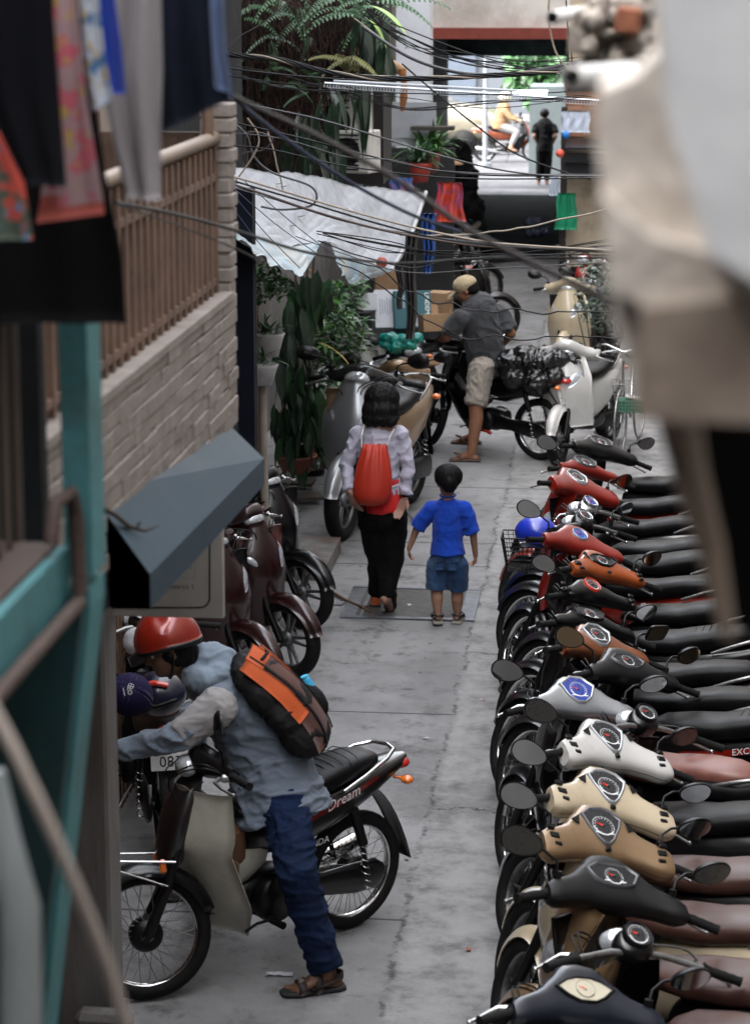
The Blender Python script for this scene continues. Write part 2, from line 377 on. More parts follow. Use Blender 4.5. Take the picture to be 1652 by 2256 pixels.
def make_bike(label, pos, yaw, steer=0., lean=0., cat='motorbike', group='motorbikes parked along the alley', cs='wing', shape='shield', cowl=None, bez=None, face=None, ring=None, fr=None, body=None, seat=None, mir='oval', glass=None,
              scoot=False, spoked=True, shield=None, stripe=None, plate=None, fullmir=(1, 1), text=None, textc=None, dream=False, lamp='front', tail_up=0., box=False, levers=None, buttons=True, tiltx=0., fendc=None, mirl=None, rail=None, name='parked_motorbike', fsig=False, mh=0., ribs=False, stand=True, scale=1.):
    cowl = cowl or M_BLKG; bez = bez or M_BLK; face = face or M_GAUGE; ring = ring or M_WHT; fr = fr or cowl; body = body or fr; seat = seat or M_SEAT; shield = shield or M_BLK; levers = levers or M_STL; rail = rail or M_STL
    rt = root(name, (pos[0], pos[1], 0), R(yaw), label, cat, group)
    rt.rotation_mode = 'XYZ'
    rt.matrix_world = Matrix.Translation((pos[0], pos[1], pos[2] if len(pos) > 2 else 0)) @ Matrix.Rotation(R(yaw), 4, 'Z') @ Matrix.Rotation(R(lean), 4, 'X') @ Matrix.Diagonal((scale, scale, scale, 1))
    S = Matrix.Translation(SPT) @ Matrix.Rotation(R(steer), 4, SAX) @ Matrix.Translation(-SPT)
    r, hw = (.285, .036) if not scoot else (.262, .046)
    fx = .60 if not scoot else .60; rx = -.56
    I = Matrix.Identity(4)
    # front wheel
    fw = cpart('front_wheel', (r, spoked), lambda b: rim_mb(b, r, hw, spoked), [M_CHR if spoked else M_ALU, M_BLK], rt, S @ Tm(fx, 0, r))
    cpart('tyre', (r,), lambda b: tyre_mb(b, r, hw), M_RUB, fw)
    if spoked: cpart('spokes', (r,), lambda b: spokes_mb(b, r, hw), M_STL, fw)
    rw = cpart('rear_wheel', (r, spoked), lambda b: rim_mb(b, r, hw, spoked), [M_CHR if spoked else M_ALU, M_BLK], rt, Tm(rx, 0, r))
    cpart('tyre', (r,), lambda b: tyre_mb(b, r, hw), M_RUB, rw)
    if spoked: cpart('spokes', (r,), lambda b: spokes_mb(b, r, hw), M_STL, rw)
    cpart('front_fender', (r, scoot), lambda b: fender_mb(b, r, hw * (1.3 if not scoot else .92), 20 if not scoot else 12, 165, 1.2), fendc or (fr if scoot else M_BLKG), rt, S @ Tm(fx, 0, r))
    def fork(b):
        for sy in (-1, 1):
            b.tube([(fx, sy * .062, r), (fx - .10, sy * .064, r + .20), (.40, sy * .058, .78)], [.024, .023, .017], 10)
        b.cyl((fx, -.075, r), (fx, .075, r), .013, 8); b.box((.40, 0, .78), (.07, .15, .04)); b.cyl((.42, 0, .74), (.33, 0, .93), .026, 10)
    cpart('fork', (scoot,), fork, M_BLK, rt, S)
    # handlebar assembly
    cw = cpart('handlebar_cowl', (cs,), lambda b: cowl_rings(b, cs), [cowl, M_BLK], rt, S)
    cpart('gauge', (shape,), lambda b: gauge_mb(b, shape, .05), [bez, face, ring, M_WHT, M_RED], cw)
    if buttons:
        for sy in (-1, 1): cpart('switch_pod', (sy,), lambda b: buttons_mb(b, sy), M_BLK, cw)
        if cs in ('wing', 'hex'):
            def vents(b):
                for sy in (-1, 1): b.poly([dp(sy * y, v, h) for y, v, h in ((.098, .055, .0545), (.135, .03, .050), (.105, .012, .0545))][::sy], .0)
            cpart('start_button', (), lambda b: (b.rbox(dp(0, -.092, .050), (.018, .024, .012), .003, Matrix((CS, V((0, 1, 0)), CN)).transposed()),), M_BLK, cw)
            for sy in (-1, 1): cpart('vent', (sy,), lambda b: b.poly([dp(sy * y, v, h) for y, v, h in ((.100, .060, .0535), (.140, .030, .0525), (.108, .010, .0535))], .004, CN), M_BLK, cw)
    yb = COWLS[cs][0][-1] - .01 if cs != 'bar' else .25
    def bar(b):
        h_ = lambda sy: [CC + V((0, sy * (yb + .13), -.012)) + sweep(yb + .13) - CN * .01 - CS * .02, CC + V((0, sy * yb, 0)) + sweep(yb) * 1.0 - CN * .01 - CS * .02, CC + V((-.03, sy * .1, -.015))]
        b.tube(h_(-1) + h_(1)[::-1], .012, 8)
    cpart('handlebar', (cs,), bar, M_STL, rt, S)
    for sy in (-1, 1):
        p0 = CC + V((0, sy * yb, 0)) + sweep(yb) - CN * .01 - CS * .02; p1 = CC + V((0, sy * (yb + .135), -.012)) + sweep(yb + .135) - CN * .01 - CS * .02; d = p1 - p0
        def grip(b):
            K = 9
            b.tube([p0 + d * (i / K) for i in range(K + 1)], [.024 if i == 0 else .0165 + .0016 * (i % 2) for i in range(K)] + [.019], 12)
        def lever(b):
            q = p0 + V((.045, 0, 0)) - CN * .01
            b.tube([q - d * .12, q + V((.03, sy * .02, -.005)), q + d * .5 + V((.035, 0, -.012)), q + d * .95 + V((.022, 0, -.02))], [.011, .008, .0065, .006], 8); b.ball(q + d * 1.0 + V((.02, 0, -.02)), .0095, 8)
            b.rbox(p0 - d * .05 + V((.02, 0, -.005)), (.06, .035, .035), .01)
        cpart('grip', (cs, sy), grip, M_RUB, rt, S); cpart('brake_lever' if sy < 0 or scoot else 'clutch_lever', (cs, sy), lever, levers, rt, S)
    for k_, sy in enumerate((-1, 1, 1)):
        def cab(b):
            p0 = CC + V((.02, sy * (yb - .02 * k_), -.01)) + sweep(yb); b.tube(smooth_path([p0, p0 + V((.10, -sy * .02, .02 + .015 * k_)), CC + V((.17, sy * (.10 - .03 * k_), -.05)), CC + V((.14, sy * .05, -.17)), CC + V((.12, sy * .03, -.26))], 4), .0038, 5)
        if cs != 'wing': cpart('control_cable', (cs, k_), cab, M_BLK, rt, S)
    if mir:
        for sy in (-1, 1):
            if not fullmir[0 if sy > 0 else 1]: continue
            base = CC + V((.015, sy * (yb - .035), .028)) + sweep(yb); hd = base + V((.03, sy * .15, .105 + mh))
            def stalk(b):
                b.cyl(base - V((0, 0, .02)), base + V((0, 0, .03)), .014, 8)
                b.tube([base, base + V((.012, sy * .01, .06)), base + V((.035, sy * .055, .085)), hd + V((.02, -sy * .03, -.01))], .0058, 8)
                rot = Matrix.Rotation(R(sy * -12), 3, 'Z') @ Matrix.Rotation(R(4 if sy > 0 else -26), 3, 'Y') @ Matrix.Rotation(R(sy * 8), 3, 'X')
                if mir == 'oval': rg = [[hd + rot @ V((x, k_ * .080 * math.cos(t), k_ * .051 * math.sin(t) * (1.0 + .18 * math.cos(t) * sy))) for t in [2 * PI * j / 22 for j in range(22)]] for x, k_ in ((.026, .3), (.018, .75), (.004, .97), (-.006, 1.0))]
                else:
                    e_ = 5 if mir == 'rect' else 2.2
                    rg = [[hd + rot @ V((x, k_ * .074 * math.copysign(abs(math.cos(t)) ** (2 / e_), math.cos(t)) * (1 + (.0 if mir == 'rect' else -.25 * math.sin(t) * sy)), k_ * .046 * math.copysign(abs(math.sin(t)) ** (2 / e_), math.sin(t)))) for t in [2 * PI * j / 24 for j in range(24)]] for x, k_ in ((.024, .35), (.016, .8), (.004, .98), (-.006, 1.0))]
                b.rings(rg)
            def gl(b):
                rot = Matrix.Rotation(R(sy * -12), 3, 'Z') @ Matrix.Rotation(R(4 if sy > 0 else -26), 3, 'Y') @ Matrix.Rotation(R(sy * 8), 3, 'X')
                e_ = {'oval': 2, 'rect': 5}.get(mir, 2.2)
                A = (.080, .051) if mir == 'oval' else (.074, .046)
                b.poly([hd + rot @ V((-.0085, .91 * A[0] * math.copysign(abs(math.cos(t)) ** (2 / e_), math.cos(t)) * (1 + (-.25 * math.sin(t) * sy if mir == 'hex' else 0)), .9 * A[1] * math.copysign(abs(math.sin(t)) ** (2 / e_), math.sin(t)) * ((1 + .18 * math.cos(t) * sy) if mir == 'oval' else 1))) for t in [2 * PI * j / 24 for j in range(24)]])
            mo = cpart('mirror', (cs, sy, mir, mh), stalk, M_BLK, rt, S)
            if mirl and mirl[0 if sy > 0 else 1]: mo['label'] = mirl[0 if sy > 0 else 1]
            cpart('mirror_glass', (cs, sy, mir, mh), gl, glass or M_MIR, mo)
    if lamp == 'front':
        def hl(b): b.ball(CC + V((.085, 0, -.01)), (.05, .085, .05), 16)
        cpart('headlight', (cs,), hl, M_LENS, rt, S)
    # front cover / shield
    if not scoot:
        def cover(b):
            rg = []
            for z, cx, hx, hy in ((.93, .37, .055, .06), (.87, .405, .075, .078), (.76, .44, .072, .080), (.66, .465, .06, .074), (.58, .465, .045, .06)):
                rg.append([V((cx + hx * math.copysign(abs(math.cos(t)) ** .8, math.cos(t)), hy * math.copysign(abs(math.sin(t)) ** .8, math.sin(t)), z - .04 * math.cos(t))) for t in [2 * PI * (j + .5) / 16 for j in range(16)]])
            b.rings(rg[::-1])
        cpart('front_cover', (), cover, fr, rt)
        def shl(b):
            def fn(u, v):
                w_ = (u - .5) * 2; z = .885 - .68 * v + .03 * (1 - abs(w_)); hwid = (.17 + .30 * v) if v < .25 else (.245 - .10 * (v - .25) - .09 * max(0, v - .8) / .2)
                x = (.40 + .05 * min(v, .35) / .35 - max(0, v - .35) * .34) - .13 * abs(w_) ** 2.2; return (x, hwid * w_, z - (.03 * abs(w_) ** 6 if v > .9 else -.02 * (1 - abs(w_) ** 4) * 0))
            b.grid(fn, 18, 22, .012)
        cpart('leg_shield', (), shl, shield, rt)
        def fcov(b): b.loftx([(.36, 0, .60, .05, .12), (.28, 0, .50, .062, .11), (.18, 0, .46, .065, .09), (.08, 0, .50, .075, .10), (.0, 0, .56, .085, .10)])
        cpart('frame_cover', (), fcov, shield, rt)
        def bod(b): b.loftx([(.10, 0, .62, .075, .07), (.0, 0, .62, .10, .11), (-.2, 0, .62, .115, .12), (-.4, 0, .66, .12, .10), (-.62, 0, .72, .105, .07), (-.80, 0, .765, .065, .035), (-.86, 0, .78, .03, .015)], n=20)
        bo = cpart('side_body', (), bod, body, rt)
        if stripe:
            def strp(b):
                for sy in (-1, 1):
                    pts = [(-.02, .60), (-.2, .635), (-.4, .685), (-.62, .745), (-.62, .765), (-.4, .715), (-.2, .672), (-.02, .645)]
                    hy = lambda x: {-.02: .099, -.2: .118, -.4: .123, -.62: .104}[x] + .004
                    P = [V((x, sy * hy(x), z)) for x, z in pts]; b.add(P, [(0, 1, 6, 7), (1, 2, 5, 6), (2, 3, 4, 5)] if sy < 0 else [(7, 6, 1, 0), (6, 5, 2, 1), (5, 4, 3, 2)], False)
            cpart('stripe_decal', (), strp, stripe, bo)
        def eng(b):
            b.loftx([(.16, 0, .34, .05, .05), (.10, 0, .34, .075, .075), (-.0, 0, .33, .10, .10), (-.10, 0, .33, .105, .105), (-.2, 0, .34, .07, .08)], n=14)
            b.lathe([(0, .0), (.10, .0), (.112, -.03), (.112, -.06)][::-1], (-.02, .155, .33), n=28); b.lathe([(0, -.0), (.09, 0), (.1, .04)], (-.05, -.15, .33), n=24)
            for i in range(6): b.box((.20 + i * .018, 0, .36), (.006, .11, .11))
            b.cyl((.15, 0, .355), (.33, 0, .375), .042, 12)
        cpart('engine', (), eng, M_BLK, rt)
        def pegs(b):
            b.cyl((.04, -.24, .25), (.04, .24, .25), .010, 8); b.tube([(.05, .17, .26), (.14, .185, .27), (.2, .185, .25)], .007, 6)
            for sy in (-1, 1): b.cyl((.04, sy * .15, .255), (.04, sy * .25, .255), .017, 10)
        cpart('foot_pegs', (), pegs, M_RUB, rt)
        def cc(b):
            b.loftx([(.02, .085, .33, .018, .06), (-.1, .088, .33, .022, .075), (-.3, .09, .31, .022, .055), (-.5, .092, .29, .022, .075), (-.62, .092, .285, .022, .075), (-.67, .092, .285, .015, .04)], n=14)
        cpart('chain_case', (), cc, M_BLKG, rt)
    else:
        def apr(b):
            def fn(u, v):
                w_ = (u - .5) * 2; z = .95 - .62 * v; hwid = .13 + .33 * v if v < .3 else .229 + .02 * (v - .3) - .10 * max(0, v - .65)
                x = .42 + .10 * math.sin(min(1, v / .55) * PI / 2) - .10 * max(0, v - .5) - .17 * abs(w_) ** 2.0
                return (x, hwid * w_, z + .04 * (1 - w_ * w_) * (1 - v))
            b.grid(fn, 20, 22, .014)
        ap = cpart('front_apron', (), apr, fr, rt)
        def hl2(b, sy):
            def fn(u, v):
                w_ = (.30 + .58 * u) * sy; vv = .40 - .20 * u + .17 * (v - .5) * (.35 + .65 * math.sin(PI * min(1, u + .15))); hwid = .13 + .33 * vv if vv < .3 else .229 + .02 * (vv - .3)
                x = .42 + .10 * math.sin(min(1, vv / .55) * PI / 2) - .10 * max(0, vv - .5) - .17 * abs(w_) ** 2.0 + .008 + .012 * math.sin(PI * u) * math.sin(PI * v)
                return (x, hwid * w_ * 1.02, .95 - .62 * vv + .04 * (1 - w_ * w_) * (1 - vv))
            b.grid(fn, 8, 6, .006)
        for sy in (-1, 1): cpart('headlight', ('s', sy), lambda b: hl2(b, sy), M_LENS, rt)
        def nose(b): b.loftx([(.535, 0, .66, .015, .09, 2), (.525, 0, .66, .03, .12, 2), (.50, 0, .66, .05, .15, 2)], 12)
        def inn(b):
            def fn(u, v): w_ = (u - .5) * 2; return (.36 - .06 * v - .10 * v * v + .05 * w_ * w_, (.19 + .02 * v) * w_, .93 - .58 * v)
            b.grid(fn, 12, 12, .02)
        cpart('inner_shield', (), inn, shield, rt)
        def flo(b): b.loftx([(.30, 0, .33, .19, .03), (.2, 0, .30, .19, .035), (.0, 0, .30, .18, .04), (-.12, 0, .33, .16, .05)], n=16, e=4)
        cpart('floorboard', (), flo, M_BLK, rt)
        def bod(b): b.loftx([(.03, 0, .46, .10, .17, 3), (-.05, 0, .52, .14, .20, 3), (-.25, 0, .57, .165, .17, 3), (-.45, 0, .63, .165, .13, 3), (-.65, 0, .70, .13, .085, 3), (-.82, 0, .745, .075, .04, 3), (-.88, 0, .755, .03, .015)], n=22)
        cpart('rear_body', (), bod, body, rt)
        def eng(b): b.loftx([(-.12, .07, .28, .03, .05), (-.2, .09, .28, .05, .08), (-.4, .10, .28, .05, .075), (-.6, .10, .27, .05, .085), (-.68, .10, .27, .02, .04)], n=14)
        cpart('engine', ('s',), eng, M_BLK, rt)
    def st(b):
        k = [(.14, 0, .735, .06, .022), (.08, 0, .75, .10, .035), (-.05, 0, .755, .135, .045), (-.2, 0, .762, .14, .05), (-.27, 0, .775, .135, .056), (-.4, 0, .80, .125, .055), (-.55, 0, .82, .11, .045), (-.64, 0, .825, .08, .03), (-.67, 0, .825, .04, .012)]
        b.loftx([(x, y, z + tail_up * max(0, -x) - (.02 if scoot else 0), h1 * (1.1 if scoot else 1), h2) for x, y, z, h1, h2 in k], n=22, e=3.2)
    se = cpart('seat', (scoot, tail_up), st, seat, rt)
    if ribs:
        def rib(b):
            for x in (-.30, -.34, -.38, -.42, -.46, -.50):
                b.tube([(x, y, .775 + .0 + (-x - .27) * .23 + .052 * (1 - (abs(y) / .125) ** 4) + .003) for y in (-.11, -.08, -.04, 0, .04, .08, .11)], .0022, 5)
        cpart('seat_ribs', (), rib, M_SEAT, se)
    def gr(b):
        for sy in (-1, 1): b.tube([(-.40, sy * .125, .74), (-.52, sy * .135, .79), (-.66, sy * .115, .835), (-.74, sy * .07, .85), (-.76, 0, .853)], .010, 8)
    cpart('grab_rail', (), gr, rail, rt)
    def tl(b): b.ball((-.83, 0, .755), (.05, .065, .032), 14)
    cpart('tail_light', (), tl, M_TAIL, rt)
    for sy in (-1, 1):
        def ts(b): b.ball((-.80, sy * .10, .70), (.03, .035, .02), 10); b.cyl((-.76, sy * .05, .71), (-.80, sy * .08, .70), .008, 6)
        cpart('turn_signal', ('r', sy), ts, M_AMB, rt)
        if not scoot:
            def ts2(b): b.rbox((.515, sy * .085, .585), (.03, .02, .06), .008)
            if fsig: cpart('turn_signal', ('f', sy), ts2, M_AMB, rt, S)
        def shk(b):
            b.cyl((-.46, sy * .125, .64), (-.52, sy * .125, .46), .024, 12); b.cyl((-.51, sy * .125, .48), (-.56, sy * .118, .30), .013, 10); b.mi = 1
            b.tube([V((-.515 - .02 * i / 20, sy * .125, .46 - .1 * i / 20)) + V((math.cos(i * .9), math.sin(i * .9), 0)) * .019 for i in range(48)], .003, 5); b.mi = 0
        cpart('shock_absorber', (sy,), shk, [M_BLK, M_CHR], rt)
    def sw(b):
        for sy in (-1, 1): b.tube([(-.12, sy * .07, .32), (-.56, sy * .075, .285)], .016, 8)
        b.cyl((-.56, -.10, .285), (-.56, .10, .285), .012, 8)
    cpart('swingarm', (), sw, M_STL, rt)
    def ex(b): b.tube([(.16, -.05, .26), (.05, -.13, .22), (-.15, -.15, .22), (-.3, -.155, .25)], .016, 10); b.tube([(-.28, -.155, .25), (-.32, -.16, .26), (-.72, -.165, .33), (-.76, -.165, .34)], [.02, .042, .046, .03], 16)
    cpart('exhaust', (), ex, M_CHR if not scoot else M_BLK, rt)
    def rf(b):
        b.grid(lambda u, v: (-.62 - .24 * u + .02 * math.cos(u * 3), (v - .5) * (.13 - .02 * u), .70 - .36 * u * u - .06 * u), 8, 4, .004)
    cpart('rear_fender', (), rf, M_BLK, rt)
    def ss(b): b.tube([(.02, .10, .22), (-.03, .2, .05), (-.06, .22, .012)], .009, 6); b.box((-.07, .225, .008), (.05, .03, .012))
    if stand: cpart('side_stand', (), ss, M_STL, rt)
    if plate:
        b = MB(); P0 = V((-.815, 0, .62)); U = V((0, -1, 0)); W = V((.35, 0, .94)).normalized()
        b.rbox(P0 + V((0, 0, 0)), (.004, .20, .15), .0015, Matrix.Rotation(R(20), 3, 'Y'))
        pl = part('number_plate', b, plastic('plate', (.62, .62, .6)), rt)
        t_ = MB(); Nn = U.cross(W)
        for k_, ln in enumerate(plate): text_into(t_, ln, P0 - U * (.085 if len(ln) > 3 else .06) + W * (.008 - .066 * k_) + Nn * .004, U, W, .075)
        part('plate_lettering', t_, M_BLK, pl)
    if text:
        for (s_, O, U, W, sz, sh) in text: t_ = MB(); text_into(t_, s_, O, U, W, sz, shear=sh); part('badge', t_, textc or M_WHT, rt)
    rt['_S'] = 0; del rt['_S']
    return rt, S
GA = V((.285, 0, 1.0)) + CN * .05 + CS * .01
def base_for(px, yaw, steer, lean, g=GA, scale=1.):
    """ground position so that the gauge lies on the ray through px"""
    S = Matrix.Translation(SPT) @ Matrix.Rotation(R(steer), 4, SAX) @ Matrix.Translation(-SPT)
    p = Matrix.Rotation(R(yaw), 4, 'Z') @ Matrix.Rotation(R(lean), 4, 'X') @ ((S @ g) * scale)
    q = az(px[0], px[1], p.z); return (q.x - p.x, q.y - p.y)
# ================================================================ setting
def ground_mat(name, ca, cb, alley=True):
    m = bpy.data.materials.new(name); m.use_nodes = True; t = m.node_tree; N = t.nodes; L = t.links; b = N['Principled BSDF']
    geo = N.new('ShaderNodeNewGeometry'); sx = N.new('ShaderNodeSeparateXYZ'); L.new(geo.outputs['Position'], sx.inputs[0])
    def noi(s, d=8, r=.65, vec=None, st=None):
        n = N.new('ShaderNodeTexNoise'); n.inputs['Scale'].default_value = s; n.inputs['Detail'].default_value = d; n.inputs['Roughness'].default_value = r
        src = geo.outputs['Position']
        if st: mp = N.new('ShaderNodeMapping'); mp.inputs['Scale'].default_value = st; L.new(src, mp.inputs[0]); src = mp.outputs[0]
        L.new(src, n.inputs['Vector']); return n.outputs['Fac']
    def mt(op, a, b_=None, c=None):
        n = N.new('ShaderNodeMath'); n.operation = op
        for i, q in enumerate((a, b_, c)):
            if q is None: continue
            if isinstance(q, (int, float)): n.inputs[i].default_value = q
            else: L.new(q, n.inputs[i])
        return n.outputs[0]
    def ramp(f, a, b_):
        n = N.new('ShaderNodeMapRange'); n.interpolation_type = 'SMOOTHSTEP'; n.inputs[1].default_value = a; n.inputs[2].default_value = b_; L.new(f, n.inputs[0]); return n.outputs[0]
    def mix(f, a, b_):
        n = N.new('ShaderNodeMix'); n.data_type = 'RGBA'
        for i, q in ((0, f), (6, a), (7, b_)):
            if isinstance(q, (int, float)): n.inputs[i].default_value = q
            elif isinstance(q, tuple): n.inputs[i].default_value = (*q, 1)
            else: L.new(q, n.inputs[i])
        return n.outputs[2]
    X, Y = sx.outputs[0], sx.outputs[1]
    big, mid, fine = noi(.8, 6), noi(5, 8, .7), noi(70, 4)
    left = mix(ramp(big, .38, .62), ca, tuple(k * 1.45 for k in ca)); right = mix(ramp(mid, .35, .65), cb, tuple(k * .72 for k in cb))
    wob = mt('ADD', mt('MULTIPLY', mt('SUBTRACT', noi(1.7, 3), .5), .14), mt('MULTIPLY', mt('SUBTRACT', noi(14, 3), .5), .07))
    sxx = mt('ADD', mt('ADD', X, .93), wob)
    c = mix(ramp(sxx, -.03, .03), left, right)
    grey = mix(ramp(mid, .50, .72), c, tuple(k * .62 for k in ca)); c = grey
    # dark stains left of the seam and pale scuffs
    st = mt('MULTIPLY', ramp(noi(2.2, 7, .75), .56, .68), ramp(mt('MULTIPLY', sxx, -1), -.02, .25)); c = mix(mt('MULTIPLY', st, .62), c, (.022, .021, .020))
    sc_ = mt('MULTIPLY', ramp(noi(16, 9, .8, st=(1, 3.4, 1)), .60, .68), .55); c = mix(mt('MULTIPLY', sc_, 1.25), c, tuple(min(1, k * 1.6) for k in cb))
    c = mix(mt('MULTIPLY', ramp(noi(26, 6, .8), .62, .72), .6), c, (.03, .028, .027)); c = mix(mt('MULTIPLY', ramp(noi(42, 8, .85, st=(.6, 1.6, 1)), .60, .645), .75), c, (.34, .335, .33)); c = mix(mt('MULTIPLY', ramp(noi(.55, 7, .8), .52, .62), .35), c, (.035, .034, .033))
    c = mix(mt('MULTIPLY', ramp(fine, .55, .8), .35), c, tuple(k * .45 for k in ca))
    bh = fine
    if alley:
        seam = ramp(mt('ABSOLUTE', mt('ADD', sxx, .012)), .022, .004); rough_ = ramp(noi(9, 5), .42, .62); seam = mt('MULTIPLY', seam, rough_)
        c = mix(mt('MULTIPLY', seam, .75), c, (.02, .018, .016))
        edge = mt('MULTIPLY', ramp(mt('ABSOLUTE', mt('SUBTRACT', sxx, .05)), .06, .01), ramp(noi(12, 6, .8), .45, .6)); c = mix(mt('MULTIPLY', edge, .5), c, (.27, .265, .26))
        for yj, amp, side, wd in ((13.78, .02, -1, .010), (10.55, .03, -1, .009), (20.35, .05, 0, .014), (18.25, .22, 0, .010), (17.5, .02, -1, .012), (24.6, .04, 0, .02), (28, .04, 0, .02), (31.5, .04, 0, .02), (15.15, .25, 1, .009), (19.6, .4, 1, .012), (12.1, .3, 1, .006)):
            d = mt('ABSOLUTE', mt('ADD', mt('SUBTRACT', Y, yj), mt('MULTIPLY', mt('SUBTRACT', noi(3.1 + yj * .1, 5, .7), .5), amp)))
            k = ramp(d, wd * 1.6, wd * .5)
            if side: k = mt('MULTIPLY', k, ramp(mt('MULTIPLY', sxx, side), -.02, .03))
            c = mix(mt('MULTIPLY', k, .85), c, (.018, .017, .016))
    L.new(c, b.inputs['Base Color'])
    rr = N.new('ShaderNodeMapRange'); rr.inputs[3].default_value = .62; rr.inputs[4].default_value = .92; L.new(mid, rr.inputs[0]); L.new(rr.outputs[0], b.inputs['Roughness'])
    bp = N.new('ShaderNodeBump'); bp.inputs['Strength'].default_value = .35; bp.inputs['Distance'].default_value = .01
    hh = mt('ADD', mt('MULTIPLY', mid, .9), mt('MULTIPLY', fine, .35)); L.new(hh, bp.inputs['Height']); L.new(bp.outputs[0], b.inputs['Normal'])
    b.inputs['Specular IOR Level'].default_value = .4
    return m
M_ALLEY = ground_mat('alley_concrete', (.160, .157, .158), (.235, .23, .227))
M_ROAD = ground_mat('street_concrete', (.05, .05, .055), (.058, .058, .063), False)
g = MB(); g.grid(lambda u, v: (-60 + 120 * u, -20 + 360 * v, -.012), 4, 4); thing('ground', g, mat('earth', (.12, .11, .1), .9), None, None, kind='structure')
g = MB(); g.grid(lambda u, v: (-7 + 12 * u, 2 + 48.5 * v, 0), 2, 8); thing('alley_floor', g, M_ALLEY, None, None, kind='structure')
g = MB(); g.grid(lambda u, v: (-50 + 100 * u, 50.5 + 22 * v, 0), 2, 2); thing('street', g, M_ROAD, None, None, kind='structure')
g = MB(); g.box((-10, 74.5, .06), (80, 4, .12)); thing('pavement', g, mat('paving', (.1, .1, .1), .85, var=.2), None, None, kind='structure')

BRWN = mat('brown_paint', (.16, .098, .067), .62, var=.25, vs=7, dirt=(.09, .055, .04), dd=.42, bump=.2, bs=60)
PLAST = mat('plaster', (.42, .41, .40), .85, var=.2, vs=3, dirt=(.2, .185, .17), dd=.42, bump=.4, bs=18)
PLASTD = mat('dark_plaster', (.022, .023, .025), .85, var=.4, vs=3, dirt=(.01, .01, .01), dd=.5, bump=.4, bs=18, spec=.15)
BRICKP = mat('painted_brick', (.25, .215, .19), .75, var=.22, vs=9, dirt=(.14, .105, .085), dd=.36, bump=.5, bs=40)
CONC = mat('raw_concrete', (.15, .145, .14), .85, var=.35, vs=4, dirt=(.085, .052, .038), dd=.46, bump=.5, bs=30, stretch=(1, 1, .22))
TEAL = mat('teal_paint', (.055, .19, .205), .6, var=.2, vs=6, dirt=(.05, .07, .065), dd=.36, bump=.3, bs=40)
TEALS = mat('shaded_teal_paint', (.012, .05, .055), .6, var=.3, vs=4, dirt=(.02, .03, .03), dd=.4, bump=.2, bs=40)  # darker copy of the teal with shade mixed into it
RUSTB = mat('rusty_brown', (.055, .032, .024), .7, var=.35, vs=14, dirt=(.05, .03, .022), dd=.45, bump=.4, bs=60)
NAVY = mat('navy_steel', (.002, .003, .008), .6, var=.3, spec=.15)
def wall(name, x0, x1, y0, y1, z0, z1, m, label, cat='wall', p=None):
    b = MB(); b.box(((x0 + x1) / 2, (y0 + y1) / 2, (z0 + z1) / 2), (x1 - x0, y1 - y0, z1 - z0))
    return thing(name, b, m, label, cat) if p is None else part(name, b, m, p)
# ---- left house with the brick balcony
KB = .67
lh = root('house', (-2.6, 9, 0), 0, 'shadowed house on the near left carrying the painted brick balcony', 'house')
def LP(name, mb, m, p=lh, label=None):
    o = part(name, mb, m, p); o.matrix_parent_inverse = Matrix.Translation(-V(p.location)) if p is lh else Matrix.Identity(4)
    if label: o['label'] = label
    return o
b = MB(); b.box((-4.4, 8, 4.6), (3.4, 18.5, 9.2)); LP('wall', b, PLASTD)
b = MB(); b.box((-2.64, 11, 1.05), (.1, 12.4, 2.1))
y = 8.2
while y < 17: b.box((-2.575, y, 1.0), (.035, .045, 2.0)); y += .082
LP('slatted_shutter', b, mat('slat_brown', (.15, .085, .055), .6, var=.3, vs=10, dirt=(.05, .03, .02), dd=.45))
X0 = -1.222; YA, YB = 4.6, 7.64; zt = 4.29 - 1.0 * 1.0; ZB0, ZB1 = 2.88, 3.295
b = MB(); rnd_ = random.Random(3); ch = .047; z = ZB0; row = 0
while z < ZB1 - .01:
    y = YA - (.09 if row % 2 else 0)
    while y < YB - .02:
        L_ = .185; y1 = min(y + L_, YB + rnd_.uniform(-.01, .012))
        ex = rnd_.uniform(-.0035, .0035); b.rbox((X0 - .05 + ex, (y + y1) / 2, z + ch / 2 + rnd_.uniform(-.001, .001)), (.1, y1 - y + .001, ch - rnd_.choice((.0005, .001, .003, .006))), .003, Matrix.Rotation(rnd_.uniform(-.010, .010), 3, 'X')); y += L_
    z += ch; row += 1
b.box((X0 - .055, (YA + YB) / 2 - .01, (ZB0 + ZB1) / 2), (.078, YB - YA, ZB1 - ZB0 - .004)); pb = LP('brick_parapet', b, BRICKP)
b = MB()
for k in range(13):                       # brick pier closing the balcony
    b.rbox((X0 - .05 + rnd_.uniform(-.006, .006), YB - .03 + rnd_.uniform(-.006, .006), ZB1 + .025 + k * .047), (.1, .11, .042), .004)
b.box((X0 - .05, YB - .03, ZB1 + .3), (.085, .095, .6)); LP('brick_pier', b, BRICKP)
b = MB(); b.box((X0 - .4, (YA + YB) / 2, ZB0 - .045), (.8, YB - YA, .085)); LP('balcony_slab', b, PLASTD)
b = MB(); b.box((X0 - .06, (YA + YB) / 2 - .06, ZB1 + .012), (.135, YB - YA - .06, .022)); LP('sill', b, BRICKP)
b = MB(); b.box((X0 - .47, (YA + YB) / 2, 3.7), (.05, YB - YA, 1.6)); y = YA
while y < YB: b.box((X0 - .435, y, 3.7), (.02, .03, 1.6)); y += .075
b.box((X0 - .25, YB + .03, 3.55), (.4, .03, .52)); x = X0 - .44
while x < X0 - .1: b.box((x, YB + .01, 3.55), (.02, .012, .5)); x += .05
LP('plank_wall', b, BRWN)
rl = None; b = MB(); zr = 3.80
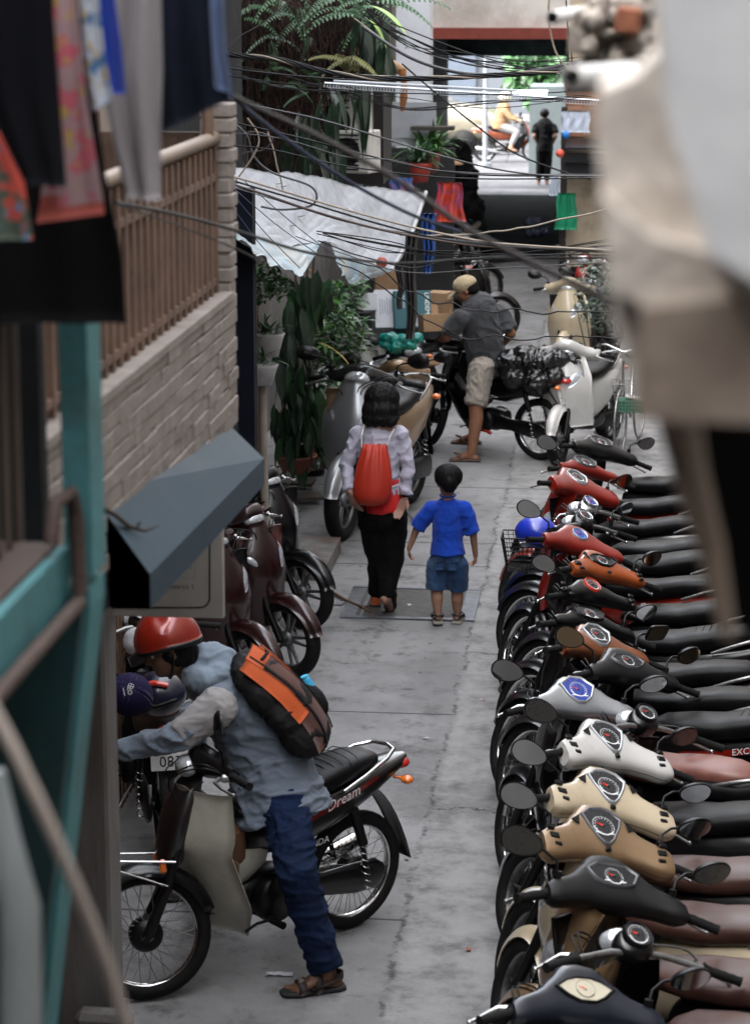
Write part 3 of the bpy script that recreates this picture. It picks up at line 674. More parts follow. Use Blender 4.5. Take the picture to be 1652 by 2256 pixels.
b.cyl((X0 - .05, YA, zr), (X0 - .05, YB - .06, zr), .021, 12); rl = LP('handrail', b, mat('rail_tan', (.22, .165, .125), .5, var=.2))
b = MB(); b.box((X0 - .05, (YA + YB) / 2, zr - .12), (.02, YB - YA - .1, .022)); b.box((X0 - .05, (YA + YB) / 2, ZB1 + .06), (.02, YB - YA - .1, .02)); LP('lower_rail', b, BRWN)
y = YA + .03
while y < YB - .1:
    b = MB(); b.box((X0 - .05, y, (zr + ZB1) / 2 - .01), (.024, .024, zr - ZB1 - .03)); LP('baluster', b, BRWN); y += .093
b = MB(); b.cyl((X0 - .05, YB - .2, zr), (X0 - .05, YB - .2, zr + .5), .018, 10); LP('rail_post', b, BRWN)
b = MB(); b.box((X0 - .2, YB - .02, zr + .09), (.32, .12, .02)); LP('capping', b, PLAST)
# blue grey canopy under the balcony
b = MB(); XO, XI = -1.115, -1.25; prof = [(XI - .06, 2.98 - .08), (XO, 2.775), (XO, 2.70), (XI - .06, 2.70)]
def zs(Y): return (7.5 - Y) * .028
y0, y1 = 5.62, 7.52
A = [V((x, y0, z)) for x, z in ((-1.262, 3.075), (-1.12, 2.874), (-1.12, 2.786), (-1.262, 2.786))]; B = [V((x, y1, z)) for x, z in ((-1.27, 2.93), (-1.12, 2.786), (-1.12, 2.70), (-1.27, 2.70))]
b.smooth = False; b.rings([A, B]); b.poly([p for p in A][::-1]); b.poly(B)
thing('canopy', b, mat('blue_grey_sheet', (.012, .038, .060), .5, 0, var=.06, vs=3, bump=.05, bs=80), 'blue grey sheet metal box canopy fixed below the painted brick balcony', 'canopy')
# district sign
b = MB(); sY = 8.0; s0, s1 = ay(150, 1355, sY), ay(490, 1160, sY); b.rbox(((s0.x + s1.x) / 2, sY + .02, (s0.z + s1.z) / 2), (s1.x - s0.x, .035, s1.z - s0.z), .004)
sg = thing('sign_board', b, mat('sign_grey', (.30, .28, .26), .55, var=.1, vs=5, dirt=(.2, .17, .14), dd=.36), 'grey metal sign board with a black rounded border line under the blue grey canopy', 'sign')
b = MB()
def spx(x, y, d=.0): p = ay(x, y, sY); p.y = sY + .0025 - .0015 - d; return p
def bar2(p, q, wd):
    d = (q - p).normalized(); n_ = V((-d.z, 0, d.x)) * wd; b.poly([p - n_, p + n_, q + n_, q - n_]) if False else b.poly([p - n_, q - n_, q + n_, p + n_])
W_ = .0030
pts = [spx(200, 1339), spx(440, 1339)] + [spx(440 + 22 * math.sin(a), 1317 + 22 * math.cos(a)) for a in [R(15 * i) for i in range(1, 6)]] + [spx(462, 1317), spx(462, 1165)]
for i in range(len(pts) - 1): bar2(pts[i], pts[i + 1], W_)
for x in range(398, 432, 4): bar2(spx(x, 1273), spx(x + 2.2, 1273), .0007)
for y in range(1225, 1273, 4): bar2(spx(429, y), spx(429, y + 2.2), .0007)
for q in ((409, 1240, 421, 1252), (412, 1243, 418, 1249)):
    for (x0, y0, x1, y1) in ((q[0], q[1], q[2], q[1]), (q[2], q[1], q[2], q[3]), (q[2], q[3], q[0], q[3]), (q[0], q[3], q[0], q[1])): bar2(spx(x0, y0), spx(x1, y1), .0007)
o = spx(368, 1297); text_into(b, 'District 1', o, (1, 0, 0), (0, 0, 1), .025, th=.0005)
part('sign_marks', b, mat('sign_ink', (.02, .02, .022), .6, var=0), sg)
# stained concrete post and block
b = MB(); pY = 7.85; q0 = ay(262, 2256, pY).x; b.rbox((q0 - .2 - .02, pY + .1, 1.1), (.4, .2, 2.2), .012); thing('concrete_post', b, CONC, 'rust stained grey concrete post standing below the sign board', 'post')
b = MB(); p = ay(218, 2252, 7.7)
b.rbox((p.x, 7.75, p.z / 2 + .02), (.20, .10, p.z), .02, Matrix.Rotation(.03, 3, 'Y')); thing('concrete_block', b, CONC, 'broken pale concrete stub at the foot of the stained post', 'block')
b = MB(); b.box((-1.75, 8.4, 3.6), (.24, .06, 2.0)); b.box((-1.68, 8.3, 4), (.03, .03, 1.2)); thing('pale_timber_wall', b, mat('pale_timber', (.38, .31, .26), .7, var=.3, stretch=(1, 1, .1), vs=20), 'weathered pale timber panel rising behind the brick balcony end', 'panel')
# ---- teal balcony close to the camera
tb = root('teal_balcony', (-1, 4, 0), 0, 'blurred teal painted balcony corner close to the camera on the left', 'balcony')
def TP(name, mb, m, label=None):
    o = part(name, mb, m, tb); o.matrix_parent_inverse = Matrix.Translation(-V(tb.location)); 
    if label: o['label'] = label
    return o
def prism(b, px, Y, th):
    A = [ay(x, y, Y) for x, y in px]; B = [p + V((0, th, 0)) for p in A]; n = len(px)
    b.add(A + B, [tuple(range(n)), tuple(range(2 * n - 1, n - 1, -1))] + [(i, n + i, n + (i + 1) % n, (i + 1) % n) for i in range(n)], False)
b = MB(); b.box((-.945, 4.155, 3.95), (.05, .11, 1.4)); TP('post', b, TEAL)
b = MB(); prism(b, [(-80, 1392), (40, 1392), (150, 1300), (197, 1296), (199, 1345), (92, 2330), (-80, 2330)][::-1], 4.09, .125); TP('side_wall', b, TEAL)
b = MB(); prism(b, [(-80, 1400), (45, 1400), (150, 1318), (180, 1312), (180, 1345), (72, 2330), (-80, 2330)][::-1], 4.05, .03); TP('shaded_face', b, TEALS)  # dark face of the same wall, its shade put into the colour
b = MB(); b.box((-1.13, 3.4, 3.255), (.34, 1.4, .10)); TP('ledge', b, TEAL)
b = MB(); b.box((-1.13, 3.4, 3.309), (.30, 1.38, .008)); TP('ledge_top', b, RUSTB)
b = MB(); b.cyl((-.935, 2.7, 3.215), (-.935, 4.05, 3.215), .014, 12); b.tube([(-.97, 4.0, 3.33), (-.965, 4.02, 3.40), (-.945, 4.06, 3.41), (-.94, 4.07, 3.36), (-.935, 4.06, 3.23)], .014, 10); TP('pipe', b, RUSTB)
for i in range(9):
    b = MB(); b.box((-1.05, 3.45 + i * .082, 3.60), (.011, .011, .60)); TP('railing_bar', b, mat('tan_bar', (.07, .05, .038), .6, var=.2))
b = MB(); b.box((-1.5, 4.3, 3.3), (.9, .05, 2.4)); TP('dark_screen', b, PLASTD)
# near pale cable and pipe
b = MB(); b.tube([ay(-60, 1480, 2.2), ay(30, 1650, 2.2), ay(105, 1810, 2.22), ay(170, 1960, 2.25), ay(235, 2120, 2.3), ay(300, 2330, 2.35)], .0068, 10); thing('near_cable', b, mat('beige_cable', (.48, .41, .36), .6), 'thick beige cable running out of focus across the bottom left foreground', 'cable')
b = MB(); b.tube([ay(-10, 1700, 2.6), ay(10, 1850, 2.6), ay(45, 2000, 2.6), ay(50, 2400, 2.6)], [.012, .02, .024, .026], 12); thing('pale_pipe', b, mat('pale_pvc', (.24, .26, .26), .5), 'blurred pale plastic pipe in the bottom left corner', 'pipe')
# dry twig resting on the canopy
b = MB(); b.tube([ay(135, 1055, 5.2), ay(200, 1105, 5.4), ay(255, 1135, 5.6), ay(285, 1160, 5.7), ay(320, 1170, 5.75), ay(352, 1158, 5.8)], [.006, .005, .006, .006, .004, .001], 7); b.tube([ay(300, 1165, 5.72), ay(310, 1150, 5.72)], .003, 5)
thing('dry_twig', b, mat('twig', (.04, .025, .02), .8), 'thin crooked dry twig lying over the blue grey canopy', 'twig')
# ---- near right broken wall, close to the lens
WW = mat('whitewash', (.66, .60, .54), .8, var=.22, vs=22, dirt=(.42, .37, .32), dd=.42, bump=.5, bs=60)
rw = root('broken_wall', (.2, 1.8, 0), 0, 'pale whitewashed broken wall end filling the right foreground out of focus', 'wall')
def RP(name, mb, m):
    o = part(name, mb, m, rw); o.matrix_parent_inverse = Matrix.Translation(-V(rw.location)); return o
b = MB(); prism(b, [(1318, 200), (1306, 260), (1322, 420), (1338, 560), (1345, 700), (1380, 790), (1402, 900), (1700, 930), (1700, -40), (1440, -40), (1450, 120), (1400, 170)], 1.75, .22); RP('plaster_end', b, WW)
b = MB(); prism(b, [(1448, -40), (1470, 260), (1520, 420), (1560, 560), (1700, 640), (1700, -40)], 1.66, .07); RP('plaster_sheet', b, mat('pale_sheet', (.62, .625, .64), .8, var=.12, vs=20))
b = MB(); prism(b, [(1410, 680), (1700, 650), (1700, 935), (1400, 925)], 1.70, .05); RP('shaded_underside', b, mat('underside_shade_brown', (.20, .155, .125), .8, var=.3, vs=20, dirt=(.32, .27, .22), dd=.4))  # weathered brown slab, its tone painting in the shade under the ledge
b = MB(); prism(b, [(1325, 430), (1430, 520), (1560, 560), (1700, 560), (1700, 700), (1500, 700), (1340, 640)], 1.715, .035); RP('plaster_ledge', b, WW)
b = MB(); prism(b, [(1500, 925), (1700, 925), (1700, 1410), (1640, 1405), (1600, 1300), (1545, 1080)], 2.05, .1); thing('dark_slab', b, mat('slab_black', (.003, .003, .003), .9, spec=.05), 'flat black slab below the pale broken wall', 'slab')  # even black slab below the wall end
b = MB(); b.tube([ay(1490, 900, 1.85), ay(1520, 1050, 1.85), ay(1562, 1200, 1.85), ay(1602, 1400, 1.85)], [.018, .015, .012, .007], 10); thing('brown_pole', b, mat('pole_brown', (.24, .185, .145), .7), 'blurred tan brown pole slanting down in front of the black slab', 'pole')
# rubble block with exposed bricks behind it
b = MB(); rr_ = random.Random(9)
def lump(b, c, d, k=.25, n=12):
    o = len(b.v); b.ball(c, (d[0] / 2, d[1] / 2, d[2] / 2), n)
    for i in range(o, len(b.v)):
        p = V(b.v[i]); q = p - V(c); e = V([math.copysign(min(abs(q[j]) * 1.35, d[j] / 2), q[j]) for j in range(3)]); b.v[i] = tuple(V(c) + e * (1 + k * noise.noise(p * 23)))
p = ay(1300, 130, 4.2); [lump(b, ay(1355 + rr_.uniform(-70, 60), 90 + rr_.uniform(-85, 95), 4.3 + rr_.uniform(-.1, .1)), (rr_.uniform(.02, .06), .08, rr_.uniform(.015, .045)), .7, 8) for k in range(60)]; b.box(ay(1300, 85, 4.28), (.075, .12, .045)); b.box(ay(1362, 80, 4.45), (.115, .2, .15))
b.box(ay(1360, 165, 4.5), (.12, .3, .04)); thing('concrete_rubble', b, mat('rubble', (.42, .37, .32), .9, var=.5, vs=28, dirt=(.03, .02, .015), dd=.46, bump=1., bs=60), 'crumbling grey concrete corner with missing chunks at the upper right', 'rubble')
b = MB(); b.rbox(ay(1383, 45, 4.18), (.045, .12, .045), .006, Matrix.Rotation(.1, 3, 'Y')); thing('exposed_brick', b, mat('brick_orange', (.24, .085, .045), .85, var=.3, vs=30, bump=.6), 'orange brick exposed in the crumbling concrete corner', 'brick')
PVC = mat('white_pvc', (.66, .65, .63), .45, var=.08, vs=10, dirt=(.35, .32, .28), dd=.3)
def pipe(px0, px1, Y, r, lab):
    b = MB(); b.smooth = True; p0, p1 = ay(*px0, Y), ay(*px1, Y + .3); d = (p1 - p0).normalized(); b.lathe([(r * .85, 0), (r, 0), (r, (p1 - p0).length)], n=16, axis='Y'); q = V((0, 1, 0)).rotation_difference(d); b.v = [tuple(q @ V(v) + p0) for v in b.v]
    thing('drain_pipe', b, PVC, lab, 'pipe')
pipe((1258, 170), (1392, 158), 3.0, .0135, 'lower and larger white plastic pipe stub jutting from the pale wall')
pipe((1216, 38), (1326, 20), 4.6, .013, 'upper white plastic pipe stub jutting from the crumbling concrete corner')
# ---- far overpass house and passage
wh = root('passage_house', (-2, 36, 0), 0, 'pale stained house spanning the far end of the alley over a dark passage', 'house')
def WP(name, mb, m):
    o = part(name, mb, m, wh); o.matrix_parent_inverse = Matrix.Translation(-V(wh.location)); return o
PSTN = mat('stained_white', (.68, .66, .63), .85, var=.1, vs=1.5, dirt=(.40, .36, .32), dd=.42, bump=.3, bs=8)
b = MB(); b.box((-2.3, 38.1, 5.35), (7.4, 4, 3.6)); WP('upper_wall', b, PSTN)
b = MB(); b.box((-2.3, 36.02, 3.49), (7.4, .2, .16)); WP('red_band', b, mat('red_band', (.23, .045, .03), .7, var=.2, vs=4, dirt=(.1, .03, .02)))
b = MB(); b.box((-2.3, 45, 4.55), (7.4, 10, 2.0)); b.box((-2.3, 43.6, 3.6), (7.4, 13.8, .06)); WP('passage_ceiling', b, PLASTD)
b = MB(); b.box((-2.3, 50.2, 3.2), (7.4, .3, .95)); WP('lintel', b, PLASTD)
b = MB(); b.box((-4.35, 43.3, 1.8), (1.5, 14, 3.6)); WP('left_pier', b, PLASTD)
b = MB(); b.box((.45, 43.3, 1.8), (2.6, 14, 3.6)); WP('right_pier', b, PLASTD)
b = MB(); b.box((-2.56, 30, 2.6), (.41, .5, 5.2)); b.box((-2.56, 29.97, 1.9), (.47, .55, .05)); thing('pillar', b, mat('pale_blue_grey', (.62, .63, .67), .75, var=.08, vs=1.5, dirt=(.48, .48, .5), dd=.4), 'tall pale grey square pillar left of the dark passage', 'pillar')
# neighbour houses along the alley, their height out of view shaped to block light
HB = mat('grimy_render', (.16, .155, .15), .85, var=.25, vs=1.2, dirt=(.06, .055, .05), dd=.45, bump=.3, bs=12)
wall('terrace_house', -6.6, -3.35, 17.3, 29.5, 0, 9, HB, 'tall grimy house behind the hanging plants on the left', 'house')
wall('terrace_house', -6.6, -3.1, 29.9, 36, 0, 8.5, HB, 'grimy house left of the pale grey pillar', 'house')
wall('terrace_house', 1.75, 5.5, -1.1, 30.8, 0, 9, HB, 'tall dark house behind the right row of parked motorbikes', 'house')
bw = mat('block_wall_orange', (.34, .15, .09), .85, var=.3, vs=5, dirt=(.2, .13, .09), dd=.45)
b = MB(); b.box((1.3, 33.4, 4.2), (4.0, 4.8, 8.4)); fh = thing('corner_house', b, mat('beige_render', (.40, .33, .24), .85, var=.15, vs=1.5, dirt=(.13, .09, .06), dd=.46, bump=.3, bs=10), 'beige rendered house on the far right with orange brick patch', 'house')
b = MB(); z = 2.35
for k in range(14):
    for j in range(3): b.rbox((-.72 + rnd_.uniform(-.004, .004) + .0, 31.1 + j * .22, z), (.03, .21, .06), .004)
    for j in range(3): b.rbox((-.60 + j * .22, 30.99, z), (.21, .03, .06), .004)
    z += .065
o = part('brick_patch', b, bw, fh)
wall('rear_house', -9, 9, -6.5, -1.2, 0, 8.0, HB, 'house behind the camera closing the near end of the alley', 'house')  # unseen house put in behind the camera to shade the near end
g = MB(); g.grid(lambda u, v: (-7 + 11 * u, 37.5 + 11.6 * v + 2.6 * noise.noise(V((u * 6, v * .5, 0))) * (1 - v), .004), 60, 4); thing('passage_shade', g, mat('floor_shade', (.016, .016, .017), .95, var=.6, vs=2, dirt=(.02, .02, .021), dd=.34, spec=.05), None, None, kind='structure')  # near-black sheet over the concrete paints in the shade under the house
# ---- far street
b = MB(); b.box((-12, 82, 5), (60, 8, 10)); fs = thing('street_facade', b, mat('bright_facade', (.10, .11, .125), .8, var=.06, vs=.5), 'bright white shop fronts across the sunlit street', 'building')
for i in range(7):
    b = MB(); b.box((-20 + i * 3.6, 77.95, 1.6), (1.8, .12, 2.4)); part('shutter', b, mat('shutter_grey', (.08, .10, .13), .6, var=.1), fs)
# ================================================================ people
def cone(b, p0, p1, r0, r1, n=16, round0=False, round1=False, fl=1.):
    p0, p1 = V(p0), V(p1); b.tube([p0, p1], [r0, r1], n, True, fl)
def capsule(b, p0, p1, r0, r1, n=14):
    b.tube([p0, p1], [r0, r1], n); b.ball(p0, r0 * .999, n); b.ball(p1, r1 * .999, n)
def chain(b, pts, rs, n=14):
    for i in range(len(pts) - 1): capsule(b, V(pts[i]), V(pts[i + 1]), rs[i], rs[i + 1], n)
def fuse(b, vox, smooth=6, disp=None):
    """one continuous surface out of overlapping volumes, folds pushed in along the normals"""
    me = b.mesh('tmp'); o = bpy.data.objects.new('tmp', me); col.objects.link(o)
    m = o.modifiers.new('r', 'REMESH'); m.mode = 'VOXEL'; m.voxel_size = vox; m.use_smooth_shade = True
    s = o.modifiers.new('s', 'SMOOTH'); s.iterations = smooth; s.factor = .5
    me2 = bpy.data.meshes.new_from_object(o.evaluated_get(bpy.context.evaluated_depsgraph_get()))
    bpy.data.objects.remove(o)
    if disp:
        vs = [v.co.copy() for v in me2.vertices]; ns = [v.normal.copy() for v in me2.vertices]
        for i, v in enumerate(me2.vertices): v.co = vs[i] + ns[i] * disp(vs[i], ns[i])
    for p in me2.polygons: p.use_smooth = True
    return me2
def folds(amp, sx, sy, sz, seed=0., sharp=1.6):
    def f(p, n_):
        q = V((p.x * sx + seed, p.y * sy, p.z * sz)); w_ = V((noise.noise(q * .7), noise.noise(q * .7 + V((9, 1, 4))), 0)) * 1.4; q = q + w_; a = noise.noise(q); c = noise.noise(q * 2.3 + V((5, 3, 1))); d = noise.noise(q * 4.5 + V((1, 7, 2)))
        return amp * (.75 * (1 - abs(a)) ** 4 * sharp - .6) + amp * (.55 * (1 - abs(c)) ** 4 - .2) + amp * .22 * (1 - abs(d)) ** 3
    return f
def hand(b, wrist, d, up, s=1., curl=.5, left=True, r=.0085):
    """palm + 5 fingers. d: wrist->knuckles, up: back-of-hand normal"""
    d = V(d).normalized(); up = V(up); up = (up - d * up.dot(d)).normalized(); sd_ = d.cross(up) * (1 if left else -1)
    w_ = V(wrist)
    for k in range(4):
        o = (k - 1.5) * .019 * s; kn = w_ + d * (.085 - abs(k - 1.2) * .004) * s + sd_ * o
        capsule(b, w_ + sd_ * o * .55 + d * .01 * s, kn, .013 * s, .0105 * s, 8)
        L_ = [.040, .045, .042, .033][k] * s; a = curl * (.7 + .1 * k); q = kn; r_ = r * s
        for j, f_ in enumerate((1., .62, .5)):
            a2 = a * (j + 1) * .75; dr = d * math.cos(a2) - up * math.sin(a2); q2 = q + dr * L_ * f_; capsule(b, q, q2, r_ * (1 - .08 * j), r_ * (.92 - .1 * j), 8); q = q2
    t0 = w_ + d * .02 * s - sd_ * .022 * s; t1 = t0 + (d * .7 - sd_ * .65 - up * .25).normalized() * .040 * s; t2 = t1 + (d * .9 - sd_ * .25 - up * .3).normalized() * .032 * s
    capsule(b, t0, t1, .0125 * s, .0105 * s, 8); capsule(b, t1, t2, .010 * s, .008 * s, 8)
def foot(b, ankle, fwd, s=1., toes=True, left=True):
    a = V(ankle); f = V(fwd).normalized(); sd_ = V((-f.y, f.x, 0)) * (1 if left else -1); gz = a.z - .075 * s
    heel = V((a.x, a.y, gz + .03 * s)) - f * .035 * s
    capsule(b, heel, V((a.x, a.y, gz + .045 * s)) + f * .06 * s, .030 * s, .033 * s); capsule(b, a, V((a.x, a.y, gz + .045 * s)) + f * .04 * s, .034 * s, .034 * s)
    ball_ = V((a.x, a.y, gz + .022 * s)) + f * .13 * s
    for o in (-.022, .0, .022): capsule(b, V((a.x, a.y, gz + .045 * s)) + f * .05 * s + sd_ * o * .6 * s, ball_ + sd_ * o * s, .024 * s, .017 * s, 8)
    for k in range(5):
        o = (.034 - .0165 * k) * s; L_ = [.045, .040, .036, .030, .024][k] * s; p = ball_ + sd_ * o * -1 + f * (-.003 * k * s)
        capsule(b, p - V((0, 0, .002)), p + f * L_ - V((0, 0, .008 * s)), (.0125 if k == 0 else .0088) * s, (.011 if k == 0 else .0075) * s, 8)
def head_mesh(b, c, fwd, up, s=1., ears=True):
    f = V(fwd).normalized(); u = V(up); u = (u - f * u.dot(f)).normalized(); l = u.cross(f)
    rot = Matrix((f, l, u)).transposed(); c = V(c)
    def P(x, y, z): return c + rot @ V((x, y, z)) * s
    b.ball(P(-.012, 0, .03), (.092 * s, .074 * s, .085 * s), 20, rot); b.ball(P(.018, 0, -.03), (.068 * s, .060 * s, .085 * s), 18, rot)
    b.ball(P(.055, 0, -.082), (.026 * s, .030 * s, .022 * s), 12, rot)                       # chin
    capsule(b, P(.078, 0, .015), P(.098, 0, -.022), .009 * s, .0135 * s, 10)                    # nose
    for sy in (-1, 1):
        b.ball(P(.088, sy * .013, -.026), .0085 * s, 8); capsule(b, P(.076, sy * .012, .022), P(.062, sy * .046, .022), .011 * s, .010 * s, 8)   # nostril, brow
        b.ball(P(.052, sy * .038, -.018), .024 * s, 10)                                        # cheek
        if ears: b.ball(P(-.012, sy * .076, -.006), (.020 * s, .009 * s, .030 * s), 10, rot); b.ball(P(-.006, sy * .080, .006), (.014 * s, .009 * s, .016 * s), 8, rot)
    b.ball(P(.076, 0, -.05), (.013 * s, .024 * s, .006 * s), 10, rot); b.ball(P(.074, 0, -.061), (.013 * s, .021 * s, .007 * s), 10, rot)     # lips
    return P
def eyes(parent, P, s=1.):
    for sy in (-1, 1):
        b = MB(); b.ball(P(.066, sy * .029, .004), .0125 * s, 12); b.mi = 1; b.ball(P(.0745, sy * .030, .004), .0062 * s, 8)
        part('eye', b, [mat('eye_white', (.6, .57, .54), .2, var=0), mat('eye_iris', (.012, .006, .004), .1, var=0)], parent)
def MP(name, me, m, parent, label=None):
    o = link(name, me, m, parent)
    if label: o['label'] = label
    return o
def skin(name, c): return mat('skin_' + name, c, .5, var=.08, vs=20, bump=.05, bs=300, spec=.35)
def cloth(name, c, rough=.85, var=.12, bump=.3, sheen=None, dirt=None): return mat('cloth_' + name, c, rough, var=var, vs=5, bump=bump, bs=260, sheen=(.12 if sum(c) > .1 else 0) if sheen is None else sheen, dirt=dirt, spec=.2)
def hair_disp(amp, seed=0): return lambda p, n_: amp * (noise.noise(V((p.x * 70 + seed, p.y * 70, p.z * 9))) + .5 * noise.noise(V((p.x * 180, p.y * 180, p.z * 20))))
HAIR = mat('black_hair', (.0035, .003, .003), .6, var=.5, vs=60, stretch=(6, 6, .6), spec=.18)
def person(label, base):
    o = bpy.data.objects.new('person', None); col.objects.link(o); return tag(o, label, 'person')
def J(Y0):
    return lambda x, y, d=0.: ay(x, y, Y0 + d)
def seam(me): pass
# ---------------------------------------------------------------- boy in a blue shirt
def build_boy():
    Y0 = 15.84; j = J(Y0); P_ = person('small boy in a bright blue shirt and denim shorts walking away', None)
    sk = skin('boy', (.29, .155, .10)); k = .33 / .001 * 0 + 1
    hc = j(986, 1062); b = MB(); P = head_mesh(b, hc, (-.28, .95, -.15), (0, -.08, 1), .92)
    sh, hp = j(986, 1115, .01), j(985, 1235, .0)
    capsule(b, j(987, 1085), sh, .034, .045); chain(b, [sh + V((0, 0, -.02)), j(986, 1170), hp], [.075, .076, .072])
    Ls, Rs = j(948, 1120), j(1024, 1120); Le, Re = j(918, 1165, .02), j(1042, 1178, 0.); Lw, Rw = j(901, 1208, .03), j(1047, 1224, .04)
    for s_, e_, w_ in ((Ls, Le, Lw), (Rs, Re, Rw)): chain(b, [sh, s_, e_, w_], [.05, .038, .027, .0185])
    hand(b, Lw, (-.05, .15, -1), (-1, -.3, 0), .62, .9, True, .0095); hand(b, Rw, (.05, .15, -1), (1, -.3, 0), .62, 1.5, False, .0095)
    Lh, Rh = j(963, 1245), j(1008, 1245); Lk, Rk = j(962, 1300, .01), j(1007, 1302, .03); La, Ra = j(964, 1350, -.02), j(1007, 1350, .05)
    for h_, k_, a_ in ((Lh, Lk, La), (Rh, Rk, Ra)):
        chain(b, [h_, k_], [.052, .045]); cf = k_.lerp(a_, .35) + V((0, -.01, 0)); chain(b, [k_, cf, a_], [.043, .042, .026])
    for a_, t_ in ((La, (-.12, 1, 0)), (Ra, (.1, 1, 0))): foot(b, V((a_.x, a_.y, max(a_.z, .07))), t_, .66)
    body = MP('body', fuse(b, .0075, 3), sk, P_); eyes(body, P, .92)
    b = MB(); rot = None
    b.ball(P(-.028, 0, .045), (.098, .082, .088), 20); b.ball(P(-.055, 0, .0), (.06, .07, .07), 18)
    MP('hair', fuse(b, .006, 3, hair_disp(.0035)), HAIR, P_)
    b = MB(); chain(b, [sh + V((0, 0, -.035)), j(986, 1165), j(985, 1200)], [.098, .102, .104]); cone(b, j(985, 1195), j(985, 1222, -.01), .108, .122)
    cone(b, sh + V((0, 0, -.03)), sh + V((0, 0, .028)), .08, .05)
    for s_, e_ in ((Ls, Le), (Rs, Re)):
        capsule(b, sh + V((0, 0, -.02)), s_, .06, .052); cone(b, s_, s_.lerp(e_, .93), .052, .058)
    MP('shirt', fuse(b, .0075, 3, folds(.006, 10, 10, 7, 2)), cloth('blue', (.005, .045, .36), .8), P_)
    b = MB(); cq = j(986, 1091, .01); b.tube([cq + V((.052 * math.cos(a), .046 * math.sin(a) , .004 * math.sin(a))) for a in [2 * PI * i / 24 for i in range(25)]], .006, 6); part('collar', b, cloth('blue', ()), P_)
    b = MB(); cone(b, j(985, 1205), hp, .108, .112); b.ball(j(985, 1232), (.120, .105, .075), 16)
    for h_, k_, dx in ((Lh, Lk, -6), (Rh, Rk, 6)): cone(b, h_ + V((0, 0, .02)), h_.lerp(k_, .93) + V((dx * .001, 0, 0)), .074, .071); b.ball(h_, .074, 14)
    sh_ = MP('shorts', fuse(b, .008, 4, folds(.005, 12, 12, 9, 5)), cloth('denim', (.018, .045, .11), .85, .5, .3, dirt=(.07, .13, .22)), P_)
    for sx in (-1, 1): b = MB(); b.grid(lambda u, v: (hp.x + sx * .045 + (u - .5) * .05, hp.y - .112 + .012 * abs(u - .5), hp.z - .012 + (v - .5) * .055), 3, 3, .003); part('back_pocket', b, cloth('denim_dark', (.02, .05, .12)), sh_)
    SA = mat('sandal_black', (.01, .01, .01), .5); 
    for i, (a_, f_) in enumerate(((La, V((-.12, 1, 0)).normalized()), (Ra, V((.1, 1, 0)).normalized()))):
        a_ = V((a_.x, a_.y, max(a_.z, .07))); z0 = a_.z - .062; b = MB(); cgt = V((a_.x, a_.y, z0)) + f_ * .03; rt_ = Matrix.Rotation(math.atan2(f_.y, f_.x), 3, 'Z')
        b.rbox(cgt - V((0, 0, .0)), (.175, .07, .022), .009, rt_); b.mi = 1
        hl_ = V((a_.x, a_.y, a_.z)); b.tube([hl_ + rt_ @ V((.03, .035 * math.cos(t) * 1.0, -.012)) + rt_ @ V((-.065 * math.sin(t), 0, .0)) for t in [PI * q / 8 for q in range(9)]], .011, 8, flat=.5)
        b.tube([hl_ + rt_ @ V((.035, .034 * math.cos(t), -.03 + .03 * math.sin(t))) for t in [PI * q / 8 for q in range(9)]], .010, 8)
        b.tube([hl_ + rt_ @ V((.075, .036 * math.cos(t), -.05 + .035 * math.sin(t))) for t in [PI * q / 8 for q in range(9)]], .010, 8)
        part('sandal', b, [mat('sole_grey', (.22, .2, .17), .8), SA], P_)
build_boy()
